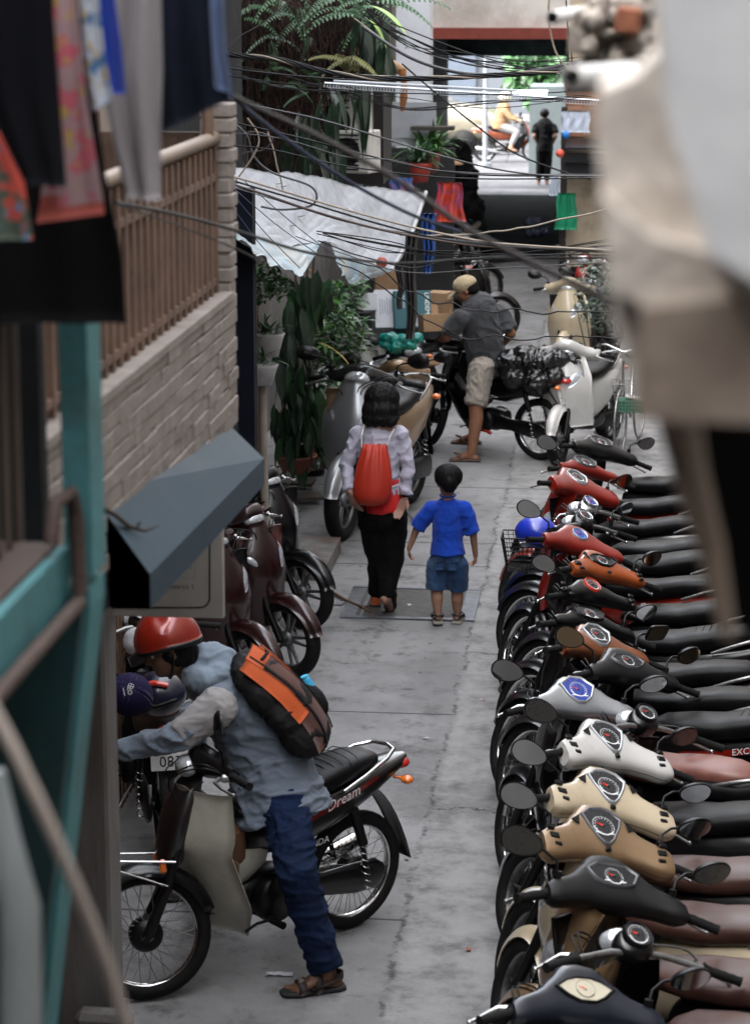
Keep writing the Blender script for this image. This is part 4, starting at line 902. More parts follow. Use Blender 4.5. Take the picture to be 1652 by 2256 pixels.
# ---------------------------------------------------------------- woman
def build_woman():
    Y0 = 16.0; j = J(Y0); P_ = person('woman with black bobbed hair in a pale lilac jacket and black trousers walking away', None)
    sk = skin('woman', (.30, .165, .12)); b = MB(); hc = j(842, 890, .03); P = head_mesh(b, hc, (.12, .95, -.2), (0, .05, 1), 1.)
    sh = j(838, 950, .02); hp = j(842, 1135, .02); capsule(b, j(841, 925, .02), sh, .048, .06); chain(b, [sh, j(838, 1030), hp], [.10, .11, .12])
    Ls, Rs = j(790, 958, .0), j(884, 958, 0.); Le, Re = j(763, 1025, -.03), j(899, 1030, -.05); Lw, Rw = j(772, 1085, -.16), j(893, 1095, -.10)
    for s_, e_, w_ in ((Ls, Le, Lw), (Rs, Re, Rw)): chain(b, [sh, s_, e_, w_], [.07, .048, .036, .022])
    hand(b, Lw, (.35, -.1, -.9), (-.6, -.7, 0), .95, .5, True); hand(b, Rw, (-.35, -.15, -.95), (.35, .9, -.1), 1.0, .45, False)
    Lh, Rh = j(822, 1145, .02), j(865, 1145, .02); Lk, Rk = j(838, 1240, .10), j(860, 1240, .04); La, Ra = j(828, 1322, .28), j(852, 1318, -.02)
    La.z = .085
    for h_, k_, a_ in ((Lh, Lk, La), (Rh, Rk, Ra)): chain(b, [h_, k_, k_.lerp(a_, .35), a_], [.095, .065, .06, .036])
    foot(b, La, (0, 1, 0), .9); 
    t0 = V((Ra.x + .01, Ra.y + .12, .03)); chain(b, [Ra + V((-.01, -.03, .0)), Ra.lerp(t0, .5) + V((0, 0, .0)), t0], [.034, .032, .026])
    body = MP('body', fuse(b, .009, 4), sk, P_); eyes(body, P)
    b = MB(); b.ball(P(-.02, 0, .035), (.122, .112, .115), 20); b.ball(P(-.04, 0, -.045), (.130, .10, .10), 20); b.ball(P(-.045, .0, -.095), (.135, .092, .055), 16)
    for q in range(9): b.ball(P(-.06, -.10 + .025 * q, -.12 - .012 * (q % 2)), (.022, .05, .028), 8)
    MP('hair', fuse(b, .008, 12, hair_disp(.007)), HAIR, P_)
    b = MB(); chain(b, [Rs.lerp(Ls, .5) + V((0, 0, -.05)), j(838, 1010), j(838, 1050)], [.130, .132, .134]); cone(b, j(838, 1040), j(838, 1090, -.01), .136, .152)
    cone(b, sh + V((0, 0, -.04)), j(840, 930, .0), .105, .062); capsule(b, Ls, Rs, .060, .060)
    for s_, e_, w_ in ((Ls, Le, Lw), (Rs, Re, Rw)):
        capsule(b, s_, e_, .056, .046); cone(b, e_, e_.lerp(w_, .93), .046, .038); cone(b, e_.lerp(w_, .78), e_.lerp(w_, .95), .042, .044)
    MP('jacket', fuse(b, .010, 4, folds(.012, 7, 7, 9, 9)), cloth('lilac', (.38, .365, .44), .8, .05), P_)
    b = MB(); cone(b, j(842, 1050, 0), j(846, 1124, 0), .135, .150); MP('top', fuse(b, .011, 4, folds(.006, 9, 9, 4, 3)), cloth('red', (.52, .02, .02)), P_)
    b = MB(); cone(b, j(842, 1095), hp, .135, .158); b.ball(hp, (.175, .16, .13), 16)
    for h_, k_, a_ in ((Lh, Lk, La), (Rh, Rk, Ra)):
        capsule(b, h_, k_, .108, .088); cone(b, k_, k_.lerp(a_, .98), .088, .056); b.ball(k_, .088, 14)
    MP('trousers', fuse(b, .011, 4, folds(.010, 7, 7, 5, 7)), cloth('black', (.0025, .0025, .003), .9, .3), P_)
    OR = mat('shoe_orange', (.50, .11, .03), .5, var=.1); SO = mat('shoe_sole', (.012, .012, .012), .7)
    for a_, tw, lift in ((La, V((0, 1, 0)), 0), (Ra, None, 1)):
        b = MB()
        if not lift: 
            b.loftx([(-.06, 0, .04, .03, .035), (0, 0, .045, .04, .04), (.08, 0, .035, .045, .03), (.17, 0, .028, .04, .02), (.2, 0, .024, .02, .012)], 14)
            b.mi = 1; b.rbox((.06, 0, .011), (.26, .085, .018), .008); M_ = Matrix.Translation((a_.x, a_.y, 0)) @ Matrix.Rotation(PI / 2, 4, 'Z')
        else:
            b.loftx([(-.07, 0, .045, .03, .04), (-.02, 0, .05, .042, .045), (.05, 0, .04, .045, .034), (.13, 0, .03, .046, .022), (.19, 0, .024, .025, .012)], 14)
            b.mi = 1; b.loftx([(-.075, 0, .012, .028, .012), (-.02, 0, .012, .042, .012), (.04, 0, .01, .036, .010), (.12, 0, .01, .047, .010), (.2, 0, .012, .022, .008)], 14)
            M_ = Matrix.Translation((Ra.x + .01, Ra.y + .13, .012)) @ Matrix.Rotation(R(100), 4, 'Z') @ Matrix.Rotation(R(48), 4, 'Y') @ Matrix.Translation((-.16, 0, 0))
        part('shoe', b, [OR, SO], P_, M_)
    b = MB(); b.lathe([(.027, -.006), (.030, 0), (.027, .006)], (0, 0, 0), 'Z', 18); q = Rw.lerp(Re, .03)
    part('watch', b, M_BLK, P_, Matrix.Translation(q) @ (Rw - Re).to_track_quat('Z', 'Y').to_matrix().to_4x4())
    # drawstring bag on her back
    bg_ = root('drawstring_bag', tuple(j(826, 1110, -.18)), 0, 'red drawstring bag on the back of the woman', 'bag')
    bag_r = []; b = MB(); c0, c1, c2 = j(826, 980, -.17), j(824, 1040, -.19), j(818, 1090, -.185)
    for t_, rx, ry in ((0, .085, .02), (.03, .082, .035), (.1, .088, .05), (.25, .105, .07), (.45, .122, .085), (.65, .132, .092), (.82, .130, .09), (.94, .108, .07), (1.0, .06, .04)):
        cc_ = c0.lerp(c2 - V((0, 0, .07)), t_); n_ = 44
        bag_r.append([cc_ + V((rx * math.cos(a) * (1 + .03 * (1 - t_) * math.sin(a * 13)), ry * math.sin(a) * (1 + .14 * (1 - t_) ** 2 * math.sin(a * 11)) + .010 * noise.noise(V((math.cos(a) * 2, t_ * 4, 3))), .006 * math.sin(a * 11) * (1 - t_))) for a in [2 * PI * q / n_ for q in range(n_)]])
    b.rings(bag_r[::-1]); me = b.mesh('bag_body'); o = MP('bag_body', me, mat('nylon_red', (.42, .025, .009), .5, var=.06, bump=.1, bs=200), bg_); o.matrix_parent_inverse = Matrix.Translation(-V(bg_.location))
    CW = mat('cord_white', (.62, .6, .57), .7)
    for path in ([j(797, 990, -.16), j(796, 960, -.16), j(803, 935, -.06)], [j(850, 988, -.16), j(858, 965, -.17), j(868, 945, -.08)], [j(850, 990, -.16), j(856, 1030, -.17), j(848, 1090, -.17), j(843, 1102, -.16)]):
        b = MB(); b.tube(path, .0045, 6); o = part('cord', b, CW, bg_); o.matrix_parent_inverse = Matrix.Translation(-V(bg_.location))
build_woman()
# ---------------------------------------------------------------- man in grey shirt astride the black motorbike
MANB = az(1092, 1008); MANB = V((MANB.x, MANB.y + .05, 0)); MANYAW = 155
def build_man():
    Y0 = 21.75; j = J(Y0); P_ = person('man in a dark grey shirt, beige cap and pale shorts astride the black motorbike', None); sk = skin('man', (.22, .10, .055))
    b = MB(); hc = j(1027, 640, 0); P = head_mesh(b, hc, (-.95, .15, -.5), (-.35, 0, .9), 1.05)
    sh = j(1055, 680); hp = j(1078, 800, .1); capsule(b, j(1038, 655), sh, .055, .07); chain(b, [sh, j(1065, 740, .05), hp], [.12, .13, .14])
    Ls, Rs = j(1012, 700, -.16), j(1100, 690, .12); Le, Re = j(985, 742, -.12), j(1126, 735, .1); Lw, Rw = j(966, 752, .05), j(1100, 765, .3)
    for s_, e_, w_ in ((Ls, Le, Lw), (Rs, Re, Rw)): chain(b, [sh, s_, e_, w_], [.08, .055, .045, .03])
    hand(b, Lw, (-.6, .35, -.4), (-.2, -.4, .9), 1.1, 1.0, True); hand(b, Rw, (-.6, .5, -.3), (0, -.1, 1), 1.1, .9, False)
    Lh = j(1062, 812, -.1); Lk = j(1047, 890, -.2); La = j(1038, 985, -.25); Rh = j(1090, 812, .15); Rk = j(1060, 860, .55); Ra = j(1040, 960, .6); La.z = .08; Ra.z = .08
    for h_, k_, a_ in ((Lh, Lk, La), (Rh, Rk, Ra)): chain(b, [h_, k_, k_.lerp(a_, .3) + V((.02, 0, 0)), a_], [.10, .068, .066, .04])
    foot(b, La, (-1, .1, 0), 1.05); foot(b, Ra, (-1, .1, 0), 1.05)
    body = MP('body', fuse(b, .009, 4), sk, P_); eyes(body, P, 1.05)
    b = MB(); b.ball(P(-.03, 0, .02), (.095, .085, .085), 18); b.ball(P(-.06, 0, -.02), (.05, .07, .05), 14); MP('hair', fuse(b, .008, 3, hair_disp(.003)), HAIR, P_)
    b = MB(); b.ball(P(-.012, 0, .055), (.112, .10, .082), 22, Matrix.Rotation(-.3, 3, 'Y')); me = fuse(b, .007, 3, folds(.002, 20, 20, 20))
    cp = MP('cap', me, cloth('khaki', (.38, .30, .19)), P_)
    b = MB(); b.grid(lambda u, v: P(.075 + .085 * u, (v - .5) * .15 * (1 - .35 * u * u), .058 - .03 * u - .09 * (v - .5) ** 2), 8, 10, .006); part('cap_brim', b, cloth('khaki', ()), cp)
    b = MB(); chain(b, [sh + V((.0, 0, -.02)), j(1062, 740, .02), j(1070, 790, .06)], [.17, .18, .17]); cone(b, j(1068, 775, .05), j(1082, 822, .08), .175, .19); capsule(b, Ls, Rs, .075, .075)
    cone(b, sh, j(1040, 660), .12, .07)
    for s_, e_ in ((Ls, Le), (Rs, Re)): cone(b, s_, s_.lerp(e_, .85), .085, .085); b.ball(s_, .085, 14)
    MP('shirt', fuse(b, .011, 4, folds(.014, 5, 5, 5, 4)), cloth('charcoal', (.048, .049, .053), .85, .15), P_)
    b = MB(); b.ball(hp, (.18, .16, .11), 16)
    for h_, k_ in ((Lh, Lk), (Rh, Rk)): cone(b, h_ + V((0, 0, .04)), h_.lerp(k_, 1.05), .118, .098); b.ball(h_, .115, 14)
    MP('shorts', fuse(b, .011, 4, folds(.014, 8, 8, 7, 6)), cloth('stone', (.27, .235, .20), .85, .08), P_)
    for a_ in (La, Ra):
        b = MB(); b.rbox((a_.x - .055, a_.y, .014), (.29, .105, .022), .01); b.mi = 1; b.tube([(a_.x - .08, a_.y - .05, .03), (a_.x - .11, a_.y - .03, .07), (a_.x - .15, a_.y + .01, .075), (a_.x - .11, a_.y + .04, .06), (a_.x - .07, a_.y + .055, .03)], .010, 8)
        part('flip_flop', b, [mat('flop_sole', (.06, .035, .025), .8), mat('flop_strap', (.10, .045, .025), .6)], P_)
build_man()
# ---------------------------------------------------------------- rider with hoodie
def build_rider():
    Y0 = 10.0; j = J(Y0); P_ = person('rider in a pale grey hooded jacket and blue jeans leaning over the front motorbike', None); sk = skin('rider', (.15, .075, .045))
    b = MB(); hc = j(370, 1431, -.05); P = head_mesh(b, hc, (-.93, -.32, -.32), (-.25, -.05, .95), 1.05)
    sh = j(492, 1512, .05); hp = j(612, 1740, .1); capsule(b, j(415, 1478, 0), sh, .055, .075); chain(b, [sh, j(560, 1620, .08), hp], [.12, .13, .145])
    Ls = j(478, 1560, -.16); Rs = j(478, 1500, .22); Le = j(395, 1625, -.22); Lw = j(268, 1655, -.12); Re = j(420, 1600, .38); Rw = j(440, 1660, .30)
    for s_, e_, w_ in ((Ls, Le, Lw), (Rs, Re, Rw)): chain(b, [sh, s_, e_, w_], [.085, .058, .045, .03])
    hand(b, Lw, (-1, .1, .05), (0, -.1, 1), 1.1, .5, True); hand(b, Rw, (-.4, .2, -.7), (-.6, 0, .6), 1.1, 1.1, False)
    Lh = j(622, 1745, -.01); Lk = j(655, 1925, -.30); La = j(722, 2120, -.28); Rh = j(590, 1740, .28); Rk = j(480, 1850, .50); Ra = j(440, 2010, .75); La.z = .085; Ra.z = .085
    for h_, k_, a_ in ((Lh, Lk, La), (Rh, Rk, Ra)): chain(b, [h_, k_, k_.lerp(a_, .35), a_], [.078, .066, .060, .038])
    ff = V((-.92, -.40, 0)); foot(b, La, ff, 1.05); foot(b, Ra, (-.9, -.35, 0), 1.05)
    body = MP('body', fuse(b, .008, 4), sk, P_); eyes(body, P, 1.05)
    b = MB(); b.ball(P(-.025, 0, .0), (.10, .088, .09), 18); b.ball(P(-.07, 0, -.045), (.055, .07, .06), 14); MP('hair', fuse(b, .008, 3, hair_disp(.004)), HAIR, P_)
    # helmet, a thing worn by the rider
    f = V((-.93, -.30, -.32)).normalized(); u = V((-.25, -.05, .95)); u = (u - f * u.dot(f)).normalized(); l = u.cross(f); rot = Matrix((f, l, u)).transposed(); M4 = rot.to_4x4(); M4.translation = hc
    ht = bpy.data.objects.new('helmet', None); col.objects.link(ht); ht.matrix_world = M4; tag(ht, 'glossy red open face helmet with black rim worn by the rider', 'helmet')
    b = MB()
    def hf(u_, v_):
        a = 2 * PI * u_; ph = PI * .52 * v_; rx = .135; k = 1 + .04 * max(0, -math.cos(a)) ; low = .03 * max(0, -math.cos(a)) * v_ ** 3
        return (rx * math.sin(ph) * math.cos(a) * k - .012, .112 * math.sin(ph) * math.sin(a), .125 * math.cos(ph) + .050 - low - .008 * math.cos(a * 4) * math.sin(ph * 2) ** 2)
    b.grid(hf, 40, 20, .010); sl_ = part('shell', b, mat('helmet_red', (.24, .012, .004), .2, .2, 1, var=.1), ht)
    b = MB()
    for k in (-2, -1, 0, 1, 2): b.tube([(x, k * .034 * (1 - .3 * abs(x) / .1), .035 + .128 * math.sqrt(max(.02, 1 - (x / .138) ** 2 - (k * .034 / .115) ** 2)) + .002) for x in (-.09, -.05, -.01, .03, .07, .10)], .005, 6)
    part('vent_rib', b, mat('helmet_red', ()), sl_)
    b = MB(); b.tube([(.139 * math.cos(a) - .012 - .005 * abs(math.sin(a)), .117 * math.sin(a), .034 - .03 * max(0, -math.cos(a))) for a in [2 * PI * i / 36 for i in range(37)]], .012, 8, False); part('rim', b, M_BLK, ht)
    b = MB(); b.grid(lambda u_, v_: (.10 + .075 * u_, (v_ - .5) * .19 * (1 - .45 * u_ * u_), .045 - .02 * u_ - .12 * (v_ - .5) ** 2), 8, 12, .005); part('peak', b, M_BLK, ht)
    b = MB()
    for sy in (-1, 1): b.tube([(-.01, sy * .105, .0), (.005, sy * .095, -.05), (.03, sy * .05, -.11), (.035, 0, -.122)], .006, 6); b.ball((-.0, sy * .115, .012), (.012, .006, .012), 8)
    part('chin_strap', b, M_BLK, ht)
    # jacket
    GR = cloth('heather', (.15, .18, .225), .85, .12, .25); GL = cloth('pale_sleeve', (.30, .285, .285), .85, .06, .25)
    b = MB(); chain(b, [sh + V((.02, 0, -.02)), j(560, 1610, .08), j(600, 1690, .1)], [.16, .175, .18]); cone(b, j(588, 1660, .09), j(622, 1800, .04), .178, .228); capsule(b, Ls.lerp(sh, .25), Rs, .088, .085)
    b.ball(j(520, 1560, .05), (.18, .16, .15), 16); cone(b, sh, j(425, 1490, 0), .13, .082)
    for s_, e_, w_ in ((Ls, Le, Lw), (Rs, Re, Rw)): capsule(b, e_.lerp(s_, .25), e_, .072, .064); cone(b, e_, e_.lerp(w_, .9), .066, .048); cone(b, e_.lerp(w_, .86), e_.lerp(w_, 1.0), .042, .040)
    jk = MP('jacket', fuse(b, .009, 4, folds(.016, 5, 5, 12, 3)), GR, P_)
    b = MB(); cone(b, Ls.lerp(sh, .16), Ls, .090, .088); capsule(b, Ls, Ls.lerp(Le, .80), .088, .074); cone(b, Ls.lerp(Le, .7), Le.lerp(Ls, .04), .076, .072)
    MP('sleeve_panel', fuse(b, .008, 3, folds(.006, 4, 9, 16, 8)), GL, jk)
    b = MB()
    for i, (x, y, r_, d) in enumerate(((428, 1462, .05, .0), (448, 1450, .065, .03), (470, 1448, .075, .05), (492, 1462, .07, .04), (505, 1442, .04, .06), (430, 1490, .06, -.06), (450, 1500, .065, -.08), (480, 1490, .06, -.04))): b.ball(j(x, y, d), r_, 12)
    MP('hood', fuse(b, .009, 26, folds(.009, 10, 10, 9, 11)), cloth('hood', (.19, .235, .285), .85, .12, .25), jk)
    # jeans
    b = MB(); b.ball(hp + V((0, 0, -.02)), (.16, .15, .12), 16)
    for h_, k_, a_ in ((Lh, Lk, La), (Rh, Rk, Ra)): capsule(b, h_, k_, .112, .090); cone(b, k_, k_.lerp(a_, .95), .090, .070); b.ball(k_, .093, 14)
    MP('jeans', fuse(b, .009, 3, folds(.013, 6, 6, 11, 13)), cloth('denim_blue', (.005, .014, .045), .85, .45, .35, dirt=(.009, .022, .065)), P_)
    for a_, lft in ((La, 1), (Ra, 0)):
        rt_ = Matrix.Rotation(math.atan2(ff.y, ff.x), 3, 'Z'); c = V((a_.x, a_.y, 0)); b = MB(); Q = lambda x, y, z: c + rt_ @ V((x, y, z))
        b.loftx([(-.075, 0, .012, .03, .012, 4), (-.04, 0, .012, .042, .013, 4), (.05, 0, .011, .042, .012, 4), (.14, -.003, .011, .054, .012, 4), (.185, -.002, .012, .045, .012, 4), (.21, 0, .013, .025, .01, 4)], 16); b.v = [tuple(c + rt_ @ V(v)) for v in b.v]
        b.mi = 1
        b.grid(lambda u_, v_: Q(.03 + .035 * v_, .05 * math.cos(PI * u_), .02 + .082 * math.sin(PI * u_) - .02 * v_), 12, 2, .005)
        b.grid(lambda u_, v_: Q(.105 + .035 * v_, .052 * math.cos(PI * u_), .018 + .052 * math.sin(PI * u_) - .008 * v_), 12, 2, .005)
        b.grid(lambda u_, v_: Q(-.02 - .05 * math.sin(PI * u_), .042 * math.cos(PI * u_), .055 + .03 * v_), 12, 2, .005)
        for sy in (-1, 1): b.tube([Q(.06, sy * .045, .05), Q(.09, sy * .05, .03), Q(.0, sy * .043, .05), Q(-.05, sy * .03, .06)], .007, 6)
        b.mi = 2; b.grid(lambda u_, v_: Q(.033 + .028 * v_, .03 * math.cos(PI * (u_ * .4 + .3)), .026 + .082 * math.sin(PI * (u_ * .4 + .3)) - .018 * v_), 6, 2, .003)
        b.grid(lambda u_, v_: Q(.108 + .028 * v_, .04 * math.cos(PI * (u_ * .4 + .3)), .024 + .052 * math.sin(PI * (u_ * .4 + .3)) - .007 * v_), 6, 2, .003)
        part('sandal', b, [mat('sole_black', (.012, .011, .011), .7), mat('strap_brown', (.022, .013, .010), .6, dirt=(.14, .02, .012), dd=.3), mat('strap_metal', (.16, .13, .11), .45, .3)], P_)
    # backpack: local frame, X along the back upward, Y across, Z away from the back
    A, B_ = j(505, 1455, -.0), j(668, 1640, .06); ax_ = (A - B_).normalized(); z_ = V((.62, -.25, .62)); z_ = (z_ - ax_ * z_.dot(ax_)).normalized(); y_ = z_.cross(ax_)
    M4 = Matrix((ax_, y_, z_)).transposed().to_4x4(); M4.translation = A.lerp(B_, .55) + z_ * .04
    bp_ = bpy.data.objects.new('backpack', None); col.objects.link(bp_); bp_.matrix_world = M4; tag(bp_, 'brown and orange backpack worn by the rider with the red helmet', 'backpack')
    L2 = (A - B_).length / 2 + .03
    b = MB()
    for (x, z, hx, hz) in ((-.55, .02, .5, .088), (-.15, .03, .5, .094), (.3, .02, .5, .08), (.62, .0, .36, .06)): b.ball((x * L2, 0, z), (hx * L2, .165 if x < .5 else .13, hz), 18)
    BR = cloth('brown_nylon', (.075, .026, .018), .6, .3, .3); BK = cloth('black_nylon', (.010, .009, .010), .6, .3, .3); ORG = cloth('orange_nylon', (.45, .075, .014), .6, .15, .3)
    pk = MP('pack_body', fuse(b, .009, 5, folds(.009, 8, 8, 8, 5)), BK, bp_)
    def zt_(x, y): 
        t = x / L2; hz = .120 if t < .1 else .120 - .085 * (t - .1) ** 1.3; hz = hz * math.sqrt(max(.02, 1 - (max(0, -t - .25) / .85) ** 2)); return hz * math.sqrt(max(.0, 1 - (y / .178) ** 2))
    def strip(xa, xb, ya, yb_, m, nm, off=.006, n1=14):
        b = MB(); b.grid(lambda u_, v_: (L2 * (xa + (xb - xa) * u_), ya(u_) + (yb_(u_) - ya(u_)) * v_, zt_(L2 * (xa + (xb - xa) * u_), ya(u_) + (yb_(u_) - ya(u_)) * v_) + off), n1, 6, .006); return part(nm, b, m, bp_)
    strip(-.95, .85, lambda u: -.10, lambda u: .11, BR, 'front_panel', .004)
    strip(-.35, .9, lambda u: .05, lambda u: .125, ORG, 'orange_trim', .010); strip(.62, .92, lambda u: -.08, lambda u: .05, ORG, 'orange_trim', .011); strip(.05, .8, lambda u: -.168 + .03 * u, lambda u: -.112 + .02 * u, ORG, 'orange_trim', .010); strip(-.75, -.2, lambda u: -.155, lambda u: -.125, ORG, 'orange_trim', .012)
    strip(-.95, .88, lambda u: .02, lambda u: .032, BK, 'zip', .012); strip(-.95, .80, lambda u: -.118, lambda u: -.108, BK, 'zip', .012)
    b = MB(); b.ball((-.42 * L2, -.155, .05), (.10, .05, .06), 14); b.mi = 1; b.tube([(-.25 * L2, -.165, .075), (-.12 * L2, -.17, .085)], [.03, .022], 10); b.mi = 2; b.cyl((-.12 * L2, -.17, .085), (-.06 * L2, -.172, .09), .018, 10)
    part('side_pocket', b, [BK, mat('bottle_blue', (.05, .35, .6), .2), mat('bottle_cap', (.1, .5, .75), .4)], bp_)
    b = MB(); b.tube([(.75 * L2, y * 1., .10 + .03 * math.cos(y * 30)) for y in (-.04, -.02, 0, .02, .04)], .008, 8); part('grab_loop', b, BK, bp_)
    b = MB(); b.tube([(.7 * L2, -.09, .02), (.75 * L2, -.13, -.08), (.45 * L2, -.16, -.17), (.0, -.16, -.14), (-.5 * L2, -.13, -.05)], .019, 8, flat=.4); part('shoulder_strap', b, BK, bp_)
build_rider()
# ---------------------------------------------------------------- far figures
def build_far():
    j = J(51.5); P_ = person('man in dark clothes standing in silhouette at the bright alley mouth', None); b = MB()
    hc = j(1199, 252); P = head_mesh(b, hc, (0, 1, 0), (0, 0, 1), 1.05, True); sh = j(1200, 275); hp = j(1199, 325)
    chain(b, [hc, sh], [.06, .07]); chain(b, [sh, hp], [.13, .13])
    for s_ in (-1, 1):
        s0 = j(1200 + s_ * 18, 277); e = j(1200 + s_ * 23, 300, -.1); w_ = j(1200 + s_ * 15, 318, .15); chain(b, [sh, s0, e, w_], [.09, .065, .05, .035]); hand(b, w_, (-s_ * .5, .5, -.2), (0, 0, 1), 1., 1., s_ < 0)
        k = j(1198 + s_ * 9, 362, 0); a = j(1195 + s_ * 9, 398, 0); a.z = .08; chain(b, [j(1199 + s_ * 7, 330), k, a], [.10, .07, .045]); foot(b, a, (s_ * .1, 1, 0), 1.)
    MP('body', fuse(b, .016, 3), skin('far', (.2, .11, .08)), P_)
    b = MB(); chain(b, [sh, j(1199, 312)], [.16, .16]); cone(b, j(1199, 300), j(1199, 334), .17, .18); capsule(b, j(1182, 278), j(1218, 278), .075, .075)
    for s_ in (-1, 1): cone(b, j(1200 + s_ * 18, 277), j(1200 + s_ * 22, 294, -.08), .08, .08)
    MP('shirt', fuse(b, .018, 3, folds(.012, 5, 5, 5)), cloth('navy_dark', (.0008, .001, .0018)), P_)
    b = MB()
    for s_ in (-1, 1): cone(b, j(1199 + s_ * 7, 322), j(1198 + s_ * 9, 362), .12, .085); cone(b, j(1198 + s_ * 9, 362), j(1195 + s_ * 9, 396), .085, .062)
    b.ball(hp, (.16, .13, .12), 12); MP('trousers', fuse(b, .018, 3), cloth('trouser_dark', (.0008, .0008, .001)), P_)
    b = MB(); b.ball(P(-.02, 0, .03), (.105, .09, .10), 14); MP('hair', fuse(b, .012, 2), HAIR, P_)
    # rider on the street
    Y = 58.; j = J(Y); c = az(1120, 320); c.y = Y; gx = ay(1120, 300, Y).x
    make_bike('dark motorbike ridden along the bright street beyond the alley', (gx, Y), 0, 0, 0, group=None, cs='slim', shape='lens', mir='oval', name='ridden_motorbike', fendc=paint('street_orange', (.16, .03, .006)), fr=paint('street_orange', ()), cowl=M_BLKG)
    P_ = person('rider in a tan jacket and pale trousers on the bright street', None); B = lambda x, z, y=0: V((gx + x, Y + y, z)); b = MB()
    hc = B(-.08, 1.47); P = head_mesh(b, hc, (1, -.1, -.1), (0, 0, 1), 1.); sh = B(-.12, 1.25); hp = B(-.2, .85); chain(b, [hc, sh, hp], [.055, .11, .13])
    for s_ in (-1, 1):
        chain(b, [sh, B(-.1, 1.22, s_ * .18), B(.06, 1.05, s_ * .26), B(.24, 1.0, s_ * .3)], [.08, .06, .045, .03]); hand(b, B(.24, 1.0, s_ * .3), (1, 0, 0), (0, 0, 1), 1., 1.2, s_ > 0)
        chain(b, [B(-.18, .84, s_ * .1), B(.22, .72, s_ * .17), B(.05, .34, s_ * .2)], [.09, .07, .045]); foot(b, B(.05, .34, s_ * .2), (1, 0, 0), 1.)
    MP('body', fuse(b, .016, 3), skin('street', (.4, .23, .16)), P_)
    b = MB(); chain(b, [sh, B(-.19, .95)], [.17, .19]); capsule(b, B(-.1, 1.22, .17), B(-.1, 1.22, -.17), .08, .08)
    for s_ in (-1, 1): cone(b, B(-.1, 1.22, s_ * .18), B(.06, 1.05, s_ * .26), .075, .065); cone(b, B(.06, 1.05, s_ * .26), B(.2, 1.01, s_ * .29), .065, .05)
    cone(b, B(-.19, 1.0), B(-.2, .78), .2, .22); MP('jacket', fuse(b, .018, 3), cloth('tan', (.20, .12, .06)), P_)
    b = MB()
    for s_ in (-1, 1): capsule(b, B(-.18, .84, s_ * .1), B(.22, .72, s_ * .17), .115, .09); cone(b, B(.22, .72, s_ * .17), B(.07, .42, s_ * .2), .09, .065)
    MP('trousers', fuse(b, .018, 3), cloth('pale_grey', (.2, .19, .19)), P_)
    hl_ = MB(); hl_.ball(B(-.09, 1.53), (.15, .125, .12), 16); o = thing('helmet', hl_, paint('pale_yellow', (.6, .55, .4)), 'pale helmet worn by the rider in the tan jacket', 'helmet')
build_far()
# ================================================================ the motorbikes
GOLD = paint('gold', (.25, .155, .08), .45); WHITE = paint('white', (.50, .485, .46)); CREAM = paint('cream', (.44, .36, .245)); SILV = paint('silver', (.33, .34, .355), .7)
REDP = paint('red', (.22, .009, .003), .2); ORNG = paint('orange', (.28, .055, .008)); COPP = paint('copper', (.24, .075, .026), .5); DBLU = paint('dark_blue', (.0015, .005, .015), .2); DRED = paint('dark_red', (.022, .003, .003), .3)
GREY = paint('grey', (.16, .165, .175), .6); BEZS = mat('bezel_silver', (.45, .46, .48), .3, .6, .4, var=.05); BEZG = mat('bezel_grey', (.12, .12, .13), .35, .4, .4, var=.05); BLUF = mat('blue_face', (.01, .035, .25), .25, 0, .8, var=.1); CRMF = mat('cream_face', (.55, .50, .38), .4, 0, .6, var=.1)
REDB = mat('red_bezel', (.5, .03, .012), .3, 0, .8, var=.05); BLUD = mat('blue_ring', (.08, .25, .7), .3, var=0); M_DARKM = mat('mirror_dark_reflection', (.05, .048, .045), .25, .6, .6, var=.3); M_WARMM = mat('mirror_brown_reflection', (.45, .33, .22), .08, 1, var=0)  # dark and brown mirror tones paint in what the glass reflects
CHRC = paint('chromed', (.5, .51, .52), .9, .18)
GR_ = 'motorbikes parked side by side on the right'
txt = lambda s, sz=.05, x=.1, z=.66, sh=.2: [(s, V((-.15 - x, .125, z)), V((-1, 0, .12)), V((0, 0, 1)), sz, sh)]
def side_text(s, x0, z0, sz, sh=.2, y=.126): return [(s, V((x0, y, z0)), V((-1, 0, .22)), V((.22, 0, 1)), sz, sh)]
